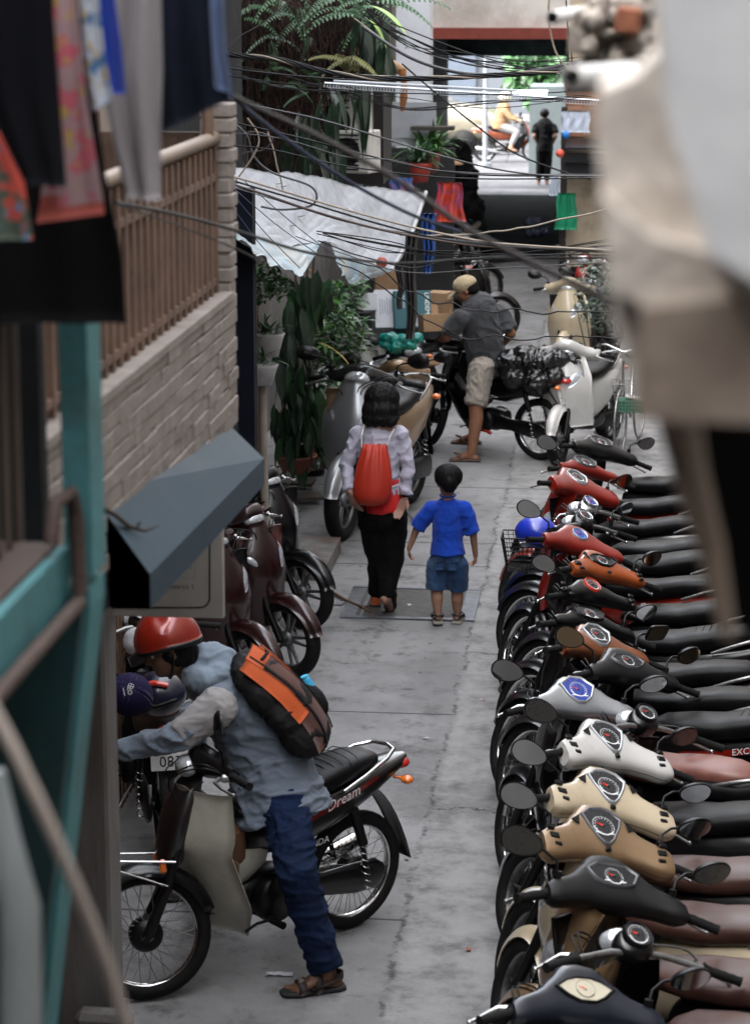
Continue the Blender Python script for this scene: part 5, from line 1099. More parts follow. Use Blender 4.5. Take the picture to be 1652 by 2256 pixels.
ROWB = [
 ((1288, 2179), 152, -34, 0, 'dark blue motorbike with an almond cream gauge, nearest the camera in the right row', dict(fullmir=(0, 1), cs='hex', shape='lens', cowl=DBLU, face=CRMF, ring=M_BLK, bez=M_BLK, fr=DBLU, seat=mat('seat_blue_grey', (.016, .018, .022), .5, var=.2, vs=20, bump=.1, bs=200), buttons=False, levers=M_CHR)),
 ((1351, 1931), 163, -46, 0, 'plain black scooter with a round right mirror between the gold and dark blue bikes', dict(cs='hex', shape='wide', scale=1.05, cowl=plastic('matt_black', (.002, .002, .0024), .42), fr=GOLD, scoot=True, spoked=False, seat=M_SEATB, buttons=False, body=M_BLKG, bez=BEZG)),
 ((1329, 1826), 160, -44, -1, 'gold scooter with grey trim round its dial and a dark brown seat', dict(cs='wing', shape='shield', cowl=GOLD, bez=BEZG, fr=CREAM, scoot=True, spoked=False, seat=M_SEATB, body=CREAM, fullmir=(1, 1))),
 ((1340, 1738), 162, -45, 0, 'cream scooter with silver trim round its dial, between the white and gold scooters', dict(cs='wing', shape='shield', cowl=CREAM, bez=BEZS, fr=CREAM, scoot=True, spoked=False, seat=M_SEATB, body=M_BLKG)),
 ((1343, 1628), 164, -47, 1, 'white scooter with silver trim round its dial, beside the cream scooter', dict(cs='wing', shape='shield', cowl=WHITE, bez=BEZS, fr=SILV, scoot=True, spoked=False, body=M_BLKG, text=side_text('HONDA', -.42, .69, .05, y=.168))),
 ((1274, 1524), 150, -36, 0, 'silver motorbike with a blue angular gauge and a reddish brown seat', dict(cs='hex', shape='tri', cowl=SILV, bez=BEZS, face=BLUF, fr=SILV, seat=mat('red_brown_vinyl', (.16, .06, .045), .42, var=.2, vs=12), levers=M_CHR, body=M_BLKG, buttons=False)),
 ((1382, 1455), 165, -40, 3, 'large black motorbike with a lens shaped gauge and red lettered side panel', dict(cs='hex', shape='lens', cowl=M_BLKG, bez=BEZG, fr=M_BLKG, stripe=REDP, ribs=True, buttons=False, text=side_text('EXCITER', -.28, .66, .045), glass=M_WARMM)),
 ((1318, 1402), 168, -42, 3, 'copper orange motorbike with a silver V on its gauge', dict(cs='hex', shape='tri', cowl=COPP, bez=BEZS, fr=M_BLKG, mir='rect', glass=M_WARMM, fullmir=(0, 1), buttons=False, levers=M_CHR)),
 ((1299, 1352), 170, -36, 3, 'black motorbike with a white arc gauge above the large spoked front wheel', dict(cs='slim', shape='wide', cowl=M_BLKG, bez=M_BLK, fr=M_BLKG, fullmir=(0, 1), buttons=False, text=side_text('YAMAHA', -.22, .66, .045))),
 ((1305, 1290), 168, -40, 2, 'black motorbike with a bright red ring round its dial', dict(cs='slim', shape='round', cowl=M_BLKG, bez=REDB, fr=M_BLKG, ribs=True, mir='hex', fullmir=(1, 0), levers=M_CHR)),
 ((1325, 1234), 168, -40, 3, 'orange and black motorbike with a numbered gauge behind the basket bike', dict(cs='hex', shape='lens', cowl=ORNG, bez=M_BLKG, fr=M_BLKG, fullmir=(0, 1), glass=M_WARMM)),
 ((1277, 1178), 168, -40, 2, 'red motorbike with a bright blue round dial and a black front basket', dict(cs='hex', shape='round', cowl=REDP, bez=BEZS, face=BLUF, ring=BLUD, fr=REDP, fullmir=(1, 0), buttons=False, stripe=REDP, text=side_text('RC', -.1, .635, .07))),
 ((1290, 1136), 170, -35, 0, 'dark motorbike with a small black handlebar housing and chrome trim', dict(cs='bar', shape='round', cowl=M_BLKG, bez=CHRC, fr=M_BLKG, fullmir=(0, 1), mir='oval', levers=M_CHR, buttons=False)),
 ((1302, 1106), 170, -30, 0, 'chrome topped motorbike with a little blue dial between red and black ones', dict(cs='bar', shape='round', cowl=CHRC, bez=CHRC, face=BLUF, fr=REDP, mir=None, levers=M_CHR, buttons=False, text=side_text('HONDA', -.30, .69, .05))),
 ((1274, 1054), 166, -45, 4, 'red scooter with a large pentagonal clear gauge and long black grip', dict(cs='wing', shape='tri', cowl=REDP, bez=BEZS, fr=REDP, scoot=True, spoked=False, fullmir=(0, 1), glass=M_WARMM, body=M_BLKG, buttons=False)),
 ((1290, 1018), 168, -42, 4, 'red motorbike with a slim cylindrical handlebar cover and chrome ends', dict(cs='slim', shape='wide', cowl=REDP, bez=BEZG, fr=REDP, levers=M_CHR, buttons=False, fullmir=(1, 0))),
 ((1325, 973), 165, -45, 3, 'black motorbike with chrome headlight strakes and a wide twin gauge, last of the right row', dict(cs='hex', shape='wide', cowl=M_BLKG, bez=BEZG, fr=M_BLKG, fullmir=(0, 1), glass=M_DARKM, buttons=False)),
 ((1405, 2062), 158, -38, 0, 'black motorbike with bare handlebars squeezed behind the nearest dark blue one', dict(cs='bar', shape='round', cowl=M_BLKG, fr=GOLD, seat=M_SEATB, mir=None, levers=M_CHR, buttons=False)),
 ((1425, 1572), 163, -36, 0, 'black motorbike with bare chrome lever handlebars between the silver and white ones', dict(cs='bar', shape='round', cowl=M_BLKG, fr=M_BLKG, mir=None, levers=M_CHR, buttons=False)),
]
for i, (px, yaw, st, ln, lab, kw) in enumerate(ROWB):
    yaw += random.uniform(-6, 6); st += random.uniform(-7, 7); ln -= 1 + random.uniform(-2, 2); kw.setdefault('group', GR_)
    if i % 3 == 1 and 'glass' not in kw: kw['glass'] = M_DARKM
    make_bike(lab, base_for(px, yaw, st, ln, scale=kw.get('scale', 1.)), yaw, st, ln, **kw)
# the front motorbike
DR0 = V((-1.56, 10.03, 0)); DRYAW = 227
PALE = plastic('pale_shield', (.38, .36, .30), .4)
rt, S = make_bike('black motorbike with a pale leg shield straddled by the rider in the red helmet', DR0[:2], DRYAW, -30, -2, group=None, cs='slim', shape='lens', cowl=M_BLKG, fr=paint('wine_black', (.004, .002, .0025)), body=paint('wine_black', ()), shield=PALE, stripe=REDP, fullmir=(1, 0), buttons=False, rail=M_CHR, name='motorbike', mh=.10, fsig=True, ribs=True, stand=False,
    text=[('Dream', V((-.30, .131, .665)), V((-1, 0, .24)), V((.24, 0, 1)), .07, .3), ('HONDA', V((-.16, .1125, .50)), V((-1, 0, .1)), V((.1, 0, 1)), .045, .1)])
b = MB()
b.tube([(.46, .10, .60), (.72, .09, .63), (.98, .06, .63), (.98, -.06, .63), (.72, -.09, .63), (.46, -.10, .60)], .0055, 6); b.tube([(.50, .10, .50), (.80, .085, .63)], .0045, 6); b.tube([(.50, -.10, .50), (.80, -.085, .63)], .0045, 6)
part('front_rack', b, M_CHR, rt, S)
b = MB(); b.rbox((.02, .0, .60), (.14, .13, .20), .03); b.rbox((.06, .02, .50), (.10, .14, .12), .03); thing('brown_bag', b, cloth('bag_brown', (.10, .045, .02), .8, .4, .5), 'crumpled brown bag tucked behind the pale leg shield of the front motorbike', 'bag', M=Matrix.Translation((DR0.x, DR0.y, 0)) @ Matrix.Rotation(R(DRYAW), 4, 'Z') @ Matrix.Translation((.13, .02, -.02)))
# man's motorbike
b_, _ = make_bike('black motorbike with wire wheels straddled by the man in the beige cap', (-1.17, 21.92), 149, -42, 0, group=None, cs='slim', shape='wide', cowl=M_BLKG, shield=M_BLK, plate=('53-', '7193'), mir=None, name='motorbike', stand=False, seat=M_SEAT, text=side_text('HONDA', -.02, .52, .05, y=.10))
b = MB(); b.tube([(.04, .12, .30), (-.02, .14, .25), (-.12, .15, .22)], .016, 8); b.loftx([(.12, .12, .34, .02, .03), (.04, .125, .33, .03, .05), (-.04, .125, .30, .02, .03)], 10); part('red_gear_cover', b, REDB, b_)
# left-hand bikes
LG = 'motorbikes parked along the left side'
def front_at(px, yaw, x=.60): p = az(*px); f_ = V((math.cos(R(yaw)), math.sin(R(yaw)), 0)); q = p - f_ * x; return (q.x, q.y)
make_bike('black scooter with chrome levers nose out beside the manhole cover', front_at((672, 1385), -38), -38, 6, 5, group=LG, cs='hex', shape='lens', cowl=M_BLKG, fr=M_BLKG, scoot=True, spoked=False, levers=M_CHR, body=M_BLKG, fullmir=(0, 1))
make_bike('dark wine red scooter with chrome nose strip behind the orange backpack', front_at((640, 1492), -38), -38, 4, 5, group=LG, cs='hex', shape='lens', cowl=DRED, fr=DRED, scoot=True, spoked=False, levers=M_CHR, body=M_BLKG, mir=None, shield=mat('brown_panel', (.13, .035, .025), .35, 0, .5))
make_bike('wine red scooter with a clear headlight beside the red helmet', front_at((560, 1560), -42), -42, 4, 5, group=LG, cs='hex', shape='lens', cowl=DRED, fr=DRED, scoot=True, spoked=False, levers=M_CHR, body=DRED, fullmir=(0, 0), text=None)
make_bike('dark motorbike showing its white number plate behind the front motorbike', (-2.36, 11.78), 108, 10, 0, group=LG, cs='bar', shape='round', cowl=M_BLKG, fr=M_BLKG, plate=('95-', '083'), glass=CRMF)
make_bike('big silver scooter facing the camera beside the leafy plants', front_at((758, 1188), -106, .72), -106, 4, 0, group=LG, cs='slim', shape='lens', cowl=M_BLKG, fr=SILV, scoot=True, spoked=False, body=GOLD, shield=GOLD, fendc=SILV, scale=1.24)
p_ = az(872, 812, 1.03); make_bike('gold scooter with a sharp V handlebar cover behind the silver scooter', (p_.x - .02, p_.y + .3), -84, -4, 0, group=LG, cs='wing', shape='shield', cowl=GOLD, fr=GOLD, scoot=True, spoked=False, body=GOLD, shield=GOLD, levers=M_CHR, glass=M_BLK)
p_ = az(826, 738, 1.03); make_bike('white scooter loaded with wine boxes behind the gold scooter', (p_.x + .05, p_.y + .2), -112, 10, 0, group=LG, cs='wing', shape='shield', cowl=WHITE, fr=WHITE, scoot=True, spoked=False, body=WHITE, shield=WHITE, fullmir=(0, 1), glass=M_BLK)
make_bike('black motorbike seen from the front between the boxes and the standing man', (-1.95, 21.9), -70, -20, 0, group=LG, cs='slim', shape='round', cowl=M_BLKG, fr=M_BLKG)
p_ = az(945, 640, .6); make_bike('black motorbike with a cracked white plate behind the cardboard boxes', (p_.x - .1, p_.y + .7), 97, 0, 0, group=LG, cs='slim', shape='round', cowl=M_BLKG, fr=M_BLKG, body=GREY, plate=('79-N3', '827.77'))
p_ = az(1010, 600, .7); make_bike('silver tailed scooter behind the man in the beige cap', (p_.x - .1, p_.y + .8), 105, 20, 0, group=LG, cs='hex', shape='lens', cowl=M_BLKG, fr=M_BLKG, body=WHITE, scoot=True, spoked=False)
p_ = az(850, 640, .7); make_bike('dark red motorbike half hidden under the tarpaulin edge', (p_.x, p_.y + .6), 96, 0, 0, group=LG, cs='slim', shape='round', cowl=DRED, fr=DRED, body=DRED)
for k, (x, y, c_, lab) in enumerate(((985, 470, WHITE, 'white scooter parked next to the red patterned raincoat'), (1010, 505, GREY, 'grey motorbike with bright chrome parked beyond the tarpaulin'), (985, 545, M_BLKG, 'black motorbike parked beside the tarpaulin corner'), (1035, 560, M_BLKG, 'black motorbike in the shade before the passage'))):
    make_bike(lab, base_for((x, y), 14 - k * 6, 20, 0), 14 - k * 6, 20, 0, group=LG, cs='hex', shape='lens', cowl=c_, fr=c_, scoot=k == 0, spoked=k != 0, levers=M_CHR)
# right, facing the camera
RG = 'scooters standing at the far end of the right row'
make_bike('white scooter facing the camera with long side headlights beside the bicycle', (-.28, 21.95), -112, 8, 4, group=RG, cs='wing', shape='shield', cowl=WHITE, fr=WHITE, scoot=True, spoked=False, body=WHITE, shield=WHITE, fullmir=(1, 0), text=[('HONDA', V((.555, -.075, .80)), V((0, 1, 0)), V((-.1, 0, 1)), .035, .2)], textc=M_BLK)
make_bike('pale gold scooter behind the white scooter near the shrub', (-.42, 26.6), -106, 10, 3, group=RG, cs='wing', shape='shield', cowl=CREAM, fr=CREAM, scoot=True, spoked=False, body=CREAM, shield=M_BLK, fullmir=(1, 1))
for k, (x, y, c_, lab) in enumerate(((1300, 505, SILV, 'silver motorbike by the beige wall under the green bag'), (1290, 560, REDP, 'red motorbike beside the pile of black cables on the right'), (1310, 610, M_BLKG, 'black motorbike beside the dark shrub on the right'))):
    make_bike(lab, base_for((x, y), -105, -10, 0), -105, -10, 0, group=RG, cs='bar', shape='round', cowl=c_, fr=c_, levers=M_CHR)
# ================================================================ basket, helmets, caps
def basket(px, Y, lab, m, s=1., back=None):
    c = ay(*px, Y); b = MB(); W0, W1, H_, D0, D1 = .10 * s, .135 * s, .20 * s, .08 * s, .11 * s
    def ring_(t): w0 = W0 + (W1 - W0) * t; d0 = D0 + (D1 - D0) * t; return [c + V((sx * w0, sy * d0, -H_ / 2 + H_ * t)) for sx, sy in ((-1, -1), (1, -1), (1, 1), (-1, 1), (-1, -1))]
    for k in range(9): b.tube(ring_(k / 8), .0022 if k < 8 else .005, 5)
    lo, hi = ring_(0), ring_(1)
    for e in range(4):
        for k in range(9): b.cyl(lo[e].lerp(lo[e + 1], k / 9), hi[e].lerp(hi[e + 1], k / 9), .0018, 4)
    for k in range(7): b.cyl(lo[0].lerp(lo[3], k / 6), lo[1].lerp(lo[2], k / 6), .0018, 4)
    return thing('wire_basket', b, m, lab, 'basket')
basket((1156, 1215), 14.35, 'black mesh basket on the front of the red motorbike with the blue dial', M_BLK, 1.05)
b = MB(); c = ay(1180, 1172, 14.4); b.ball(c, (.13, .12, .10), 18); b.box(c + V((-.0, -.11, -.03)), (.12, .03, .03)); thing('blue_helmet', b, paint('helmet_blue', (.01, .03, .42)), 'shiny blue helmet resting on the black mesh basket', 'helmet')
b = MB(); c = ay(352, 1528, 10.9); b.ball(c, (.13, .12, .11), 18); b.mi = 1; b.tube([c + V((-.06, -.10, .07)), c + V((0, -.11, .085)), c + V((.06, -.10, .07))], .014, 8); b.mi = 2; b.tube([c + V((-.10, -.09, .0)), c + V((0, -.125, -.03)), c + V((.10, -.09, .0))], .012, 8)
thing('navy_helmet', b, [paint('navy_gloss', (.004, .005, .022)), REDB, M_BLK], 'dark navy helmet with a red patch hanging beside the purple cap', 'helmet')
b = MB(); c = ay(287, 1532, 10.6)
o0 = len(b.v); b.grid(lambda u, v: (.105 * math.sin(PI * .5 * v) * math.cos(2 * PI * u), .10 * math.sin(PI * .5 * v) * math.sin(2 * PI * u), .115 * math.cos(PI * .5 * v)), 26, 10, .004)
rc = Matrix.Rotation(R(18), 3, 'Y') @ Matrix.Rotation(R(50), 3, 'X'); b.mi = 1
b.grid(lambda u, v: (-.08 - .09 * u, (v - .5) * .16 * (1 - .4 * u * u), -.0 - .02 * u), 6, 8, .005)
b.mi = 2
for kk in (-.012, 0, .012): b.tube([(.107 * math.sin(a), kk, .117 * math.cos(a)) for a in [R(-85 + 10 * i) for i in range(18)]], .0012, 4)
for kk in (-.012, 0, .012): b.tube([(kk, .102 * math.sin(a), .117 * math.cos(a)) for a in [R(-85 + 10 * i) for i in range(18)]], .0012, 4)
b.v = [tuple(c + rc @ V(v)) for v in b.v]
cpx = thing('purple_cap', b, [cloth('purple', (.010, .006, .035)), cloth('purple_dark', (.008, .006, .03)), M_WHT], 'dark purple baseball cap with pale stitched bands hanging on a handlebar', 'cap')
t_ = MB(); text_into(t_, '18', c + V((-.012, -.118, .03)), (1, 0, .25), (-.25, .25, 1), .055, th=.004); part('cap_badge', t_, mat('badge_pale', (.45, .42, .42), .6), cpx)
b = MB(); c = ay(302, 1415, 10.9); b.ball(c, (.07, .06, .075), 16); b.mi = 1; b.ball(c + V((0, -.02, -.075)), (.06, .05, .03), 12); thing('round_lamp', b, [M_LENS, M_BLK], 'round white lamp on the handlebars left of the red helmet', 'lamp')
# bicycle with green lined basket
bc = root('bicycle', (0.12, 22.3, 0), R(-100), 'silver bicycle with a wire basket standing behind the black motorbikes', 'bicycle')
def wheel_b(b): b.lathe([(.31, -.012), (.325, 0), (.31, .012), (.30, 0), (.31, -.012)], n=40); 
for x, nm in ((.52, 'front_wheel'), (-.52, 'rear_wheel')):
    b = MB(); wheel_b(b)
    for i in range(16): a = 2 * PI * i / 16; b.cyl((0, .02 if i % 2 else -.02, 0), (.30 * math.cos(a), 0, .30 * math.sin(a)), .0014, 4)
    part(nm, b, M_STL, bc, Tm(x, 0, .325))
b = MB(); b.tube([(.52, 0, .325), (.44, 0, .62), (.40, 0, .88)], .015, 8); b.tube([(.42, 0, .72), (-.02, 0, .30), (-.12, 0, .80)], .017, 8); b.tube([(-.02, 0, .30), (-.52, 0, .325), (-.10, 0, .70)], .010, 8); part('frame', b, M_CHR, bc)
b = MB(); b.tube([(.18, .28, .99), (.30, .27, 1.0), (.40, .16, 1.02), (.41, 0, .96), (.40, -.16, 1.02), (.30, -.27, 1.0), (.18, -.28, .99)], .0115, 8); b.mi = 1
for sy in (-1, 1): b.cyl((.18, sy * .28, .99), (.28, sy * .275, 1.0), .017, 10)
part('handlebar', b, [M_CHR, M_RUB], bc)
b = MB(); b.ball((-.16, 0, .86), (.13, .09, .04), 12); part('saddle', b, M_BLK, bc)
basket((1388, 872), 21.75, 'wire basket lined with green plastic on the silver bicycle', M_STL, 1.25)
b = MB(); c = ay(1388, 880, 21.75); b.box(c - V((0, 0, .05)), (.24, .19, .11)); b.mi = 1; b.box(c + V((.05, 0, .02)), (.20, .16, .006), Matrix.Rotation(.2, 3, 'Y')); thing('basket_liner', b, [mat('green_plastic', (.01, .16, .08), .4, var=.3), WHITE], 'green plastic and white paper lying in the bicycle basket', 'plastic bag')
for k in range(16):
    x, y = random.uniform(720, 1060), random.choice((random.uniform(1400, 2200), random.uniform(1100, 1300))); c = az(x, y, .004); b = MB(); a = random.uniform(0, 6); d_ = V((math.cos(a), math.sin(a), 0)); n_ = V((-d_.y, d_.x, 0)); L_ = random.uniform(.010, .022)
    b.add([c - d_ * L_, c + n_ * L_ * .4 + V((0, 0, .004)), c + d_ * L_, c - n_ * L_ * .4 + V((0, 0, .003))], [(0, 1, 2, 3)]); thing('dry_leaf', b, mat('leaf_dry_brown', (.07, .045, .03), .8), 'tiny dry brown leaf lying flat on the alley concrete', 'leaf', 'tiny dry leaves scattered on the alley floor')
# ================================================================ cargo on and near the left bikes
CARD = mat('cardboard', (.30, .185, .10), .85, var=.12, vs=12, bump=.2, bs=80)
def boxp(nm, px, Y, d, rz, m, lab, tilt=0., cat='box', rx=0.):
    c = ay(*px, Y); b = MB(); b.rbox((0, 0, 0), d, .004); return thing(nm, b, m, lab, cat, M=Matrix.Translation(c) @ Matrix.Rotation(R(rz), 4, 'Z') @ Matrix.Rotation(R(tilt), 4, 'Y') @ Matrix.Rotation(R(rx), 4, 'X'))
TEALB = mat('box_teal', (.012, .085, .105), .6, var=.1); PAPW = mat('box_white', (.55, .56, .60), .7, var=.05)
wb = boxp('wine_box', (905, 692), 22.0, (.34, .30, .36), 12, TEALB, 'dark teal printed wine carton standing beside its white twin', 0, rx=-24)
b = MB()
for ln, x, z, sz in (("LINDEMAN'S", .115, .16, .058), ("LINDEMAN'S", -.05, .16, .07), ('SELECTION', -.088, .14, .024)): text_into(b, ln, (x, -.1515, z), (0, 0, -1), (1, 0, 0), sz)
part('printing', b, M_WHT, wb); b = MB(); b.box((.05, -.1512, -.12), (.11, .003, .08)); part('label_patch', b, PAPW, wb)
wb2 = boxp('wine_box', (848, 690), 22.05, (.22, .30, .36), 12, PAPW, 'white wine carton with small grey print left of the teal carton', 0, rx=-24)
b = MB()
for k in range(6): b.box((-.06 + k * .022, -.1512, .02), (.006, .002, .16 - .02 * (k % 3)))
text_into(b, 'CABERNET', (.06, -.152, .12), (0, 0, -1), (1, 0, 0), .035); part('printing', b, mat('print_grey', (.16, .18, .22), .7), wb2)
bx = boxp('cardboard_box', (955, 712), 21.8, (.26, .24, .16), 20, CARD, 'open cardboard box with raised flaps in front of the man', 0, rx=-10)
b = MB(); b.box((.13, 0, .13), (.006, .24, .16), Matrix.Rotation(R(15), 3, 'Y')); b.box((-.05, .125, .12), (.26, .006, .12), Matrix.Rotation(R(-14), 3, 'X')); part('flap', b, CARD, bx)
boxp('cardboard_box', (908, 800), 20.9, (.42, .36, .06), 18, CARD, 'flattened cardboard lying under the green plastic bag', 0, rx=-12)
boxp('paper_stack', (800, 668), 21.9, (.20, .22, .16), 25, PAPW, 'stack of white papers left of the white wine carton', 0, cat='paper', rx=-14)
boxp('cardboard_box', (968, 668), 22.6, (.20, .20, .22), -15, CARD, 'upright cardboard box behind the open one by the cap of the man')
boxp('cardboard_box', (852, 618), 23.6, (.24, .22, .22), 8, CARD, 'small cardboard box under the edge of the tarpaulin')
b = MB(); c = ay(885, 757, 21.1)
for (x, y, z, r_) in ((-.11, 0, .04, .07), (0, 0, .03, .06), (.12, .02, .04, .055), (-.05, -.03, -.03, .06), (.07, -.02, -.02, .05), (-.13, -.02, -.0, .05)): b.ball(c + V((x, y, z)), (r_ * 1.3, r_, r_ * .8), 12)
tag(MP('green_plastic_bag', fuse(b, .010, 2, folds(.020, 10, 10, 10, 3)), mat('turquoise_plastic', (.004, .20, .17), .35, var=.25, vs=12), None), 'crumpled turquoise plastic bag lying on the flattened cardboard', 'plastic bag')
b = MB(); c = ay(1182, 812, 21.6)
for (x, y, z, r_) in ((-.24, 0, .06, .12), (-.1, 0, .08, .14), (.06, 0, .06, .14), (.2, .02, .08, .11), (.31, .02, .08, .07), (-.02, -.05, -.09, .14), (-.2, -.04, -.07, .11), (.15, -.04, -.06, .11), (.02, -.05, -.18, .08)): b.ball(c + V((x, y, z)), (r_ * 1.1, r_ * 1.2, r_ * .9), 12)
tag(MP('black_plastic_bag', fuse(b, .011, 1, folds(.022, 9, 9, 9, 8)), mat('black_polythene', (.002, .002, .0025), .3, var=.3, vs=12, spec=.7), None), 'crinkled black plastic sheet heaped over the load behind the man', 'plastic bag')
# ================================================================ ground things
fr_ = root('manhole', (-1.4, 16.35, 0), 0, 'rectangular manhole cover with a steel frame under the feet of the woman and boy', 'manhole')
x0, x1, y0, y1 = -.46, .46, -.41, .42; b = MB()
for (cx, cy, dx, dy) in ((0, y0, x1 - x0, .05), (0, y1, x1 - x0, .045), (x0 + .05, 0, .10, y1 - y0 - .06), (x1 - .05, 0, .10, y1 - y0 - .06)): b.box((cx, cy, .006), (dx, dy, .012))
b.box((x0 + .14, 0, .006), (.02, y1 - y0 - .06, .010)); b.box((x1 - .13, 0, .006), (.015, y1 - y0 - .06, .010)); part('frame', b, mat('dull_steel', (.14, .15, .17), .5, .5, var=.2, vs=9, dirt=(.06, .055, .05), dd=.45), fr_)
b = MB(); b.box((0, 0, .0035), (x1 - x0 - .2, y1 - y0 - .05, .007)); part('lid', b, mat('lid_concrete', (.075, .072, .07), .85, var=.35, vs=14, bump=.5, bs=30), fr_)
for x, y in ((-.02, -.04), (.30, .17)): b = MB(); b.lathe([(0, .010), (.022, .010), (.024, .0065)], (x, y, 0), 'Z', 14); part('lifting_eye', b, M_STL, fr_)
b = MB(); b.tube([az(706, 1290, .06), az(730, 1303, .02), az(762, 1322, .015), az(798, 1338, .012), az(815, 1350, .01)], [.011, .012, .011, .014, .008], 8); b.tube([az(798, 1338, .012), az(812, 1336, .01), az(822, 1352, .01)], [.012, .008, .003], 6)
thing('stick', b, mat('stick_brown', (.10, .055, .028), .7, var=.4, vs=30), 'bent brown stick lying across the corner of the manhole frame', 'stick')
def scrap(px, s, m, lab, nm='litter', cat='litter'):
    c = az(*px, .006); b = MB(); q = random.uniform(0, 3); b.grid(lambda u, v: c + V(((u - .5) * s[0] * math.cos(q) - (v - .5) * s[1] * math.sin(q), (u - .5) * s[0] * math.sin(q) + (v - .5) * s[1] * math.cos(q), .012 * abs(noise.noise(V((u * 3 + q, v * 3, 0)))))), 6, 6, .001); thing(nm, b, m, lab, cat)
LITW = mat('litter_white', (.5, .5, .55), .6)
scrap((616, 2146), (.12, .04), LITW, 'torn white paper scrap on the floor beside the sandalled foot', 'paper_scrap', 'paper')
scrap((735, 1328), (.16, .10), mat('foil', (.3, .3, .32), .25, .4, var=.5, vs=60), 'crumpled clear wrapper on the floor beside the stick', 'wrapper', 'litter')
b = MB(); p = az(1062, 1541, .006); b.cyl(p - V((.012, 0, 0)), p + V((.006, .002, 0)), .004, 8); b.mi = 1; b.cyl(p + V((.006, .002, 0)), p + V((.02, .003, 0)), .004, 8); thing('cigarette_end', b, [LITW, mat('filter', (.5, .18, .06), .7)], 'cigarette end with an orange tip on the pale concrete', 'cigarette')
scrap((1032, 2092), (.035, .02), mat('leaf_dry', (.30, .09, .05), .7), 'small reddish dry leaf on the concrete near the seam', 'dry_leaf', 'leaf')
scrap((938, 1626), (.03, .02), LITW, 'tiny pale scrap in the middle of the alley floor', 'paper_scrap', 'paper')
b = MB(); c = az(685, 1045, 0); b.lathe([(0, .005), (.12, .005), (.125, .02), (.125, .24), (.128, .25), (.12, .25), (.118, .03)], (c.x, c.y, 0), 'Z', 28); b.mi = 1
b.lathe([(.1265, .06), (.1265, .20)], (c.x, c.y, 0), 'Z', 28); bk = thing('paint_bucket', b, [M_BLK, mat('bucket_label', (.12, .035, .10), .5, var=.4, vs=20)], 'dark paint bucket with a purple and red label among the plant pots', 'bucket')
t_ = MB(); text_into(t_, 'CORSA', (c.x - .10, c.y - .129, .17), (1, 0, 0), (0, 0, 1), .05); t_.mi = 1; t_.box((c.x + .06, c.y - .128, .14), (.06, .004, .12)); t_.mi = 2; t_.box((c.x - .03, c.y - .128, .075), (.12, .004, .035)); part('label_print', t_, [M_RED, LITW, M_RED], bk)
for k, (px, rz, lab) in enumerate((((655, 1095), 20, 'worn grey wooden board lying beside the black scooter, in front'), ((640, 1060), -8, 'dark plank lying behind the worn grey board'))):
    c = az(*px, .06); b = MB(); b.rbox((0, 0, 0), (.42, .16, .03), .004); thing('wooden_board', b, mat('old_board', (.10, .085, .075), .8, var=.3, stretch=(1, 8, 1), vs=8), lab, 'board', M=Matrix.Translation(c) @ Matrix.Rotation(R(rz), 4, 'Z') @ Matrix.Rotation(R(6 + 4 * k), 4, 'X'))
b = MB(); b.box((-2.35, 17.4, .06), (.55, .9, .12)); thing('concrete_step', b, CONC, 'low concrete step beside the wheel of the silver scooter', 'step')
# ================================================================ plants
LEAFD = mat('leaf_dark', (.010, .028, .013), .38, 0, .25, var=.6, vs=5, spec=.6); LEAFM = mat('leaf_mid', (.020, .070, .020), .42, 0, .2, var=.5, vs=5); LEAFB = mat('leaf_bright', (.06, .17, .03), .45, 0, .1, var=.45, vs=7)
LEAFY = mat('leaf_yellow', (.35, .22, .04), .55, var=.3); FERN = mat('fern_green', (.05, .12, .05), .5, var=.5, vs=6); ROOT = mat('aerial_root', (.026, .013, .009), .85, var=.6, vs=10); STEM = mat('stem_brown', (.07, .045, .03), .8, var=.4)
pr = random.Random(21)
def leaf(b, p, d, L, w_, droop=.6, fold=.25, n=6, sway=0.):
    p = V(p); d = V(d).normalized(); sd_ = d.cross(V((0, 0, 1)))
    if sd_.length < .05: sd_ = V((1, 0, 0)).cross(d)
    sd_.normalize(); sd_ = Matrix.Rotation(sway, 3, d) @ sd_; st = L / n; vs = []; q = p.copy(); dd = d.copy()
    for i in range(n + 1):
        t = i / n; ww = w_ * (math.sin(PI * (t ** .75)) * .96 + .04) * (1 if t < 1 else .1); up = sd_.cross(dd).normalized()
        vs += [q - sd_ * ww - up * -fold * ww, q, q + sd_ * ww - up * -fold * ww]; dd = (dd + V((0, 0, -droop / n * 1.5))).normalized(); q = q + dd * st
    fs = []
    for i in range(n): a = i * 3; fs += [(a, a + 1, a + 4, a + 3), (a + 1, a + 2, a + 5, a + 4)]
    b.add(vs, fs)
def fern(b, p, d, L, w_, droop=.8, n=13):
    q = V(p); dd = V(d).normalized(); pts = [q.copy()]
    for i in range(n):
        dd = (dd + V((0, 0, -droop / n * 1.4))).normalized(); q = q + dd * L / n; pts.append(q.copy()); t = (i + 1) / n; sd_ = dd.cross(V((0, 0, 1))); sd_ = sd_.normalized() if sd_.length > .05 else V((1, 0, 0))
        for s_ in (-1, 1): leaf(b, q, sd_ * s_ + dd * .35 + V((0, 0, -.15)), w_ * (1 - t * .75) * (.5 + t if t < .3 else 1), w_ * .11, .5, .1, 3)
    b.tube(pts, .003, 4)
def foliage_thing(nm, label, cat, fn, m, stem=None, sm=None):
    b = MB(); fn(b); base = V(min(b.v, key=lambda q: q[2])); r_ = bpy.data.objects.new(nm, None); col.objects.link(r_); r_.location = base; tag(r_, label, cat)
    b.v = [tuple(V(q) - base) for q in b.v]; part('foliage', b, m, r_)
    if stem: s = MB(); stem(s); s.v = [tuple(V(q) - base) for q in s.v]; part('stem', s, sm or STEM, r_)
    return r_
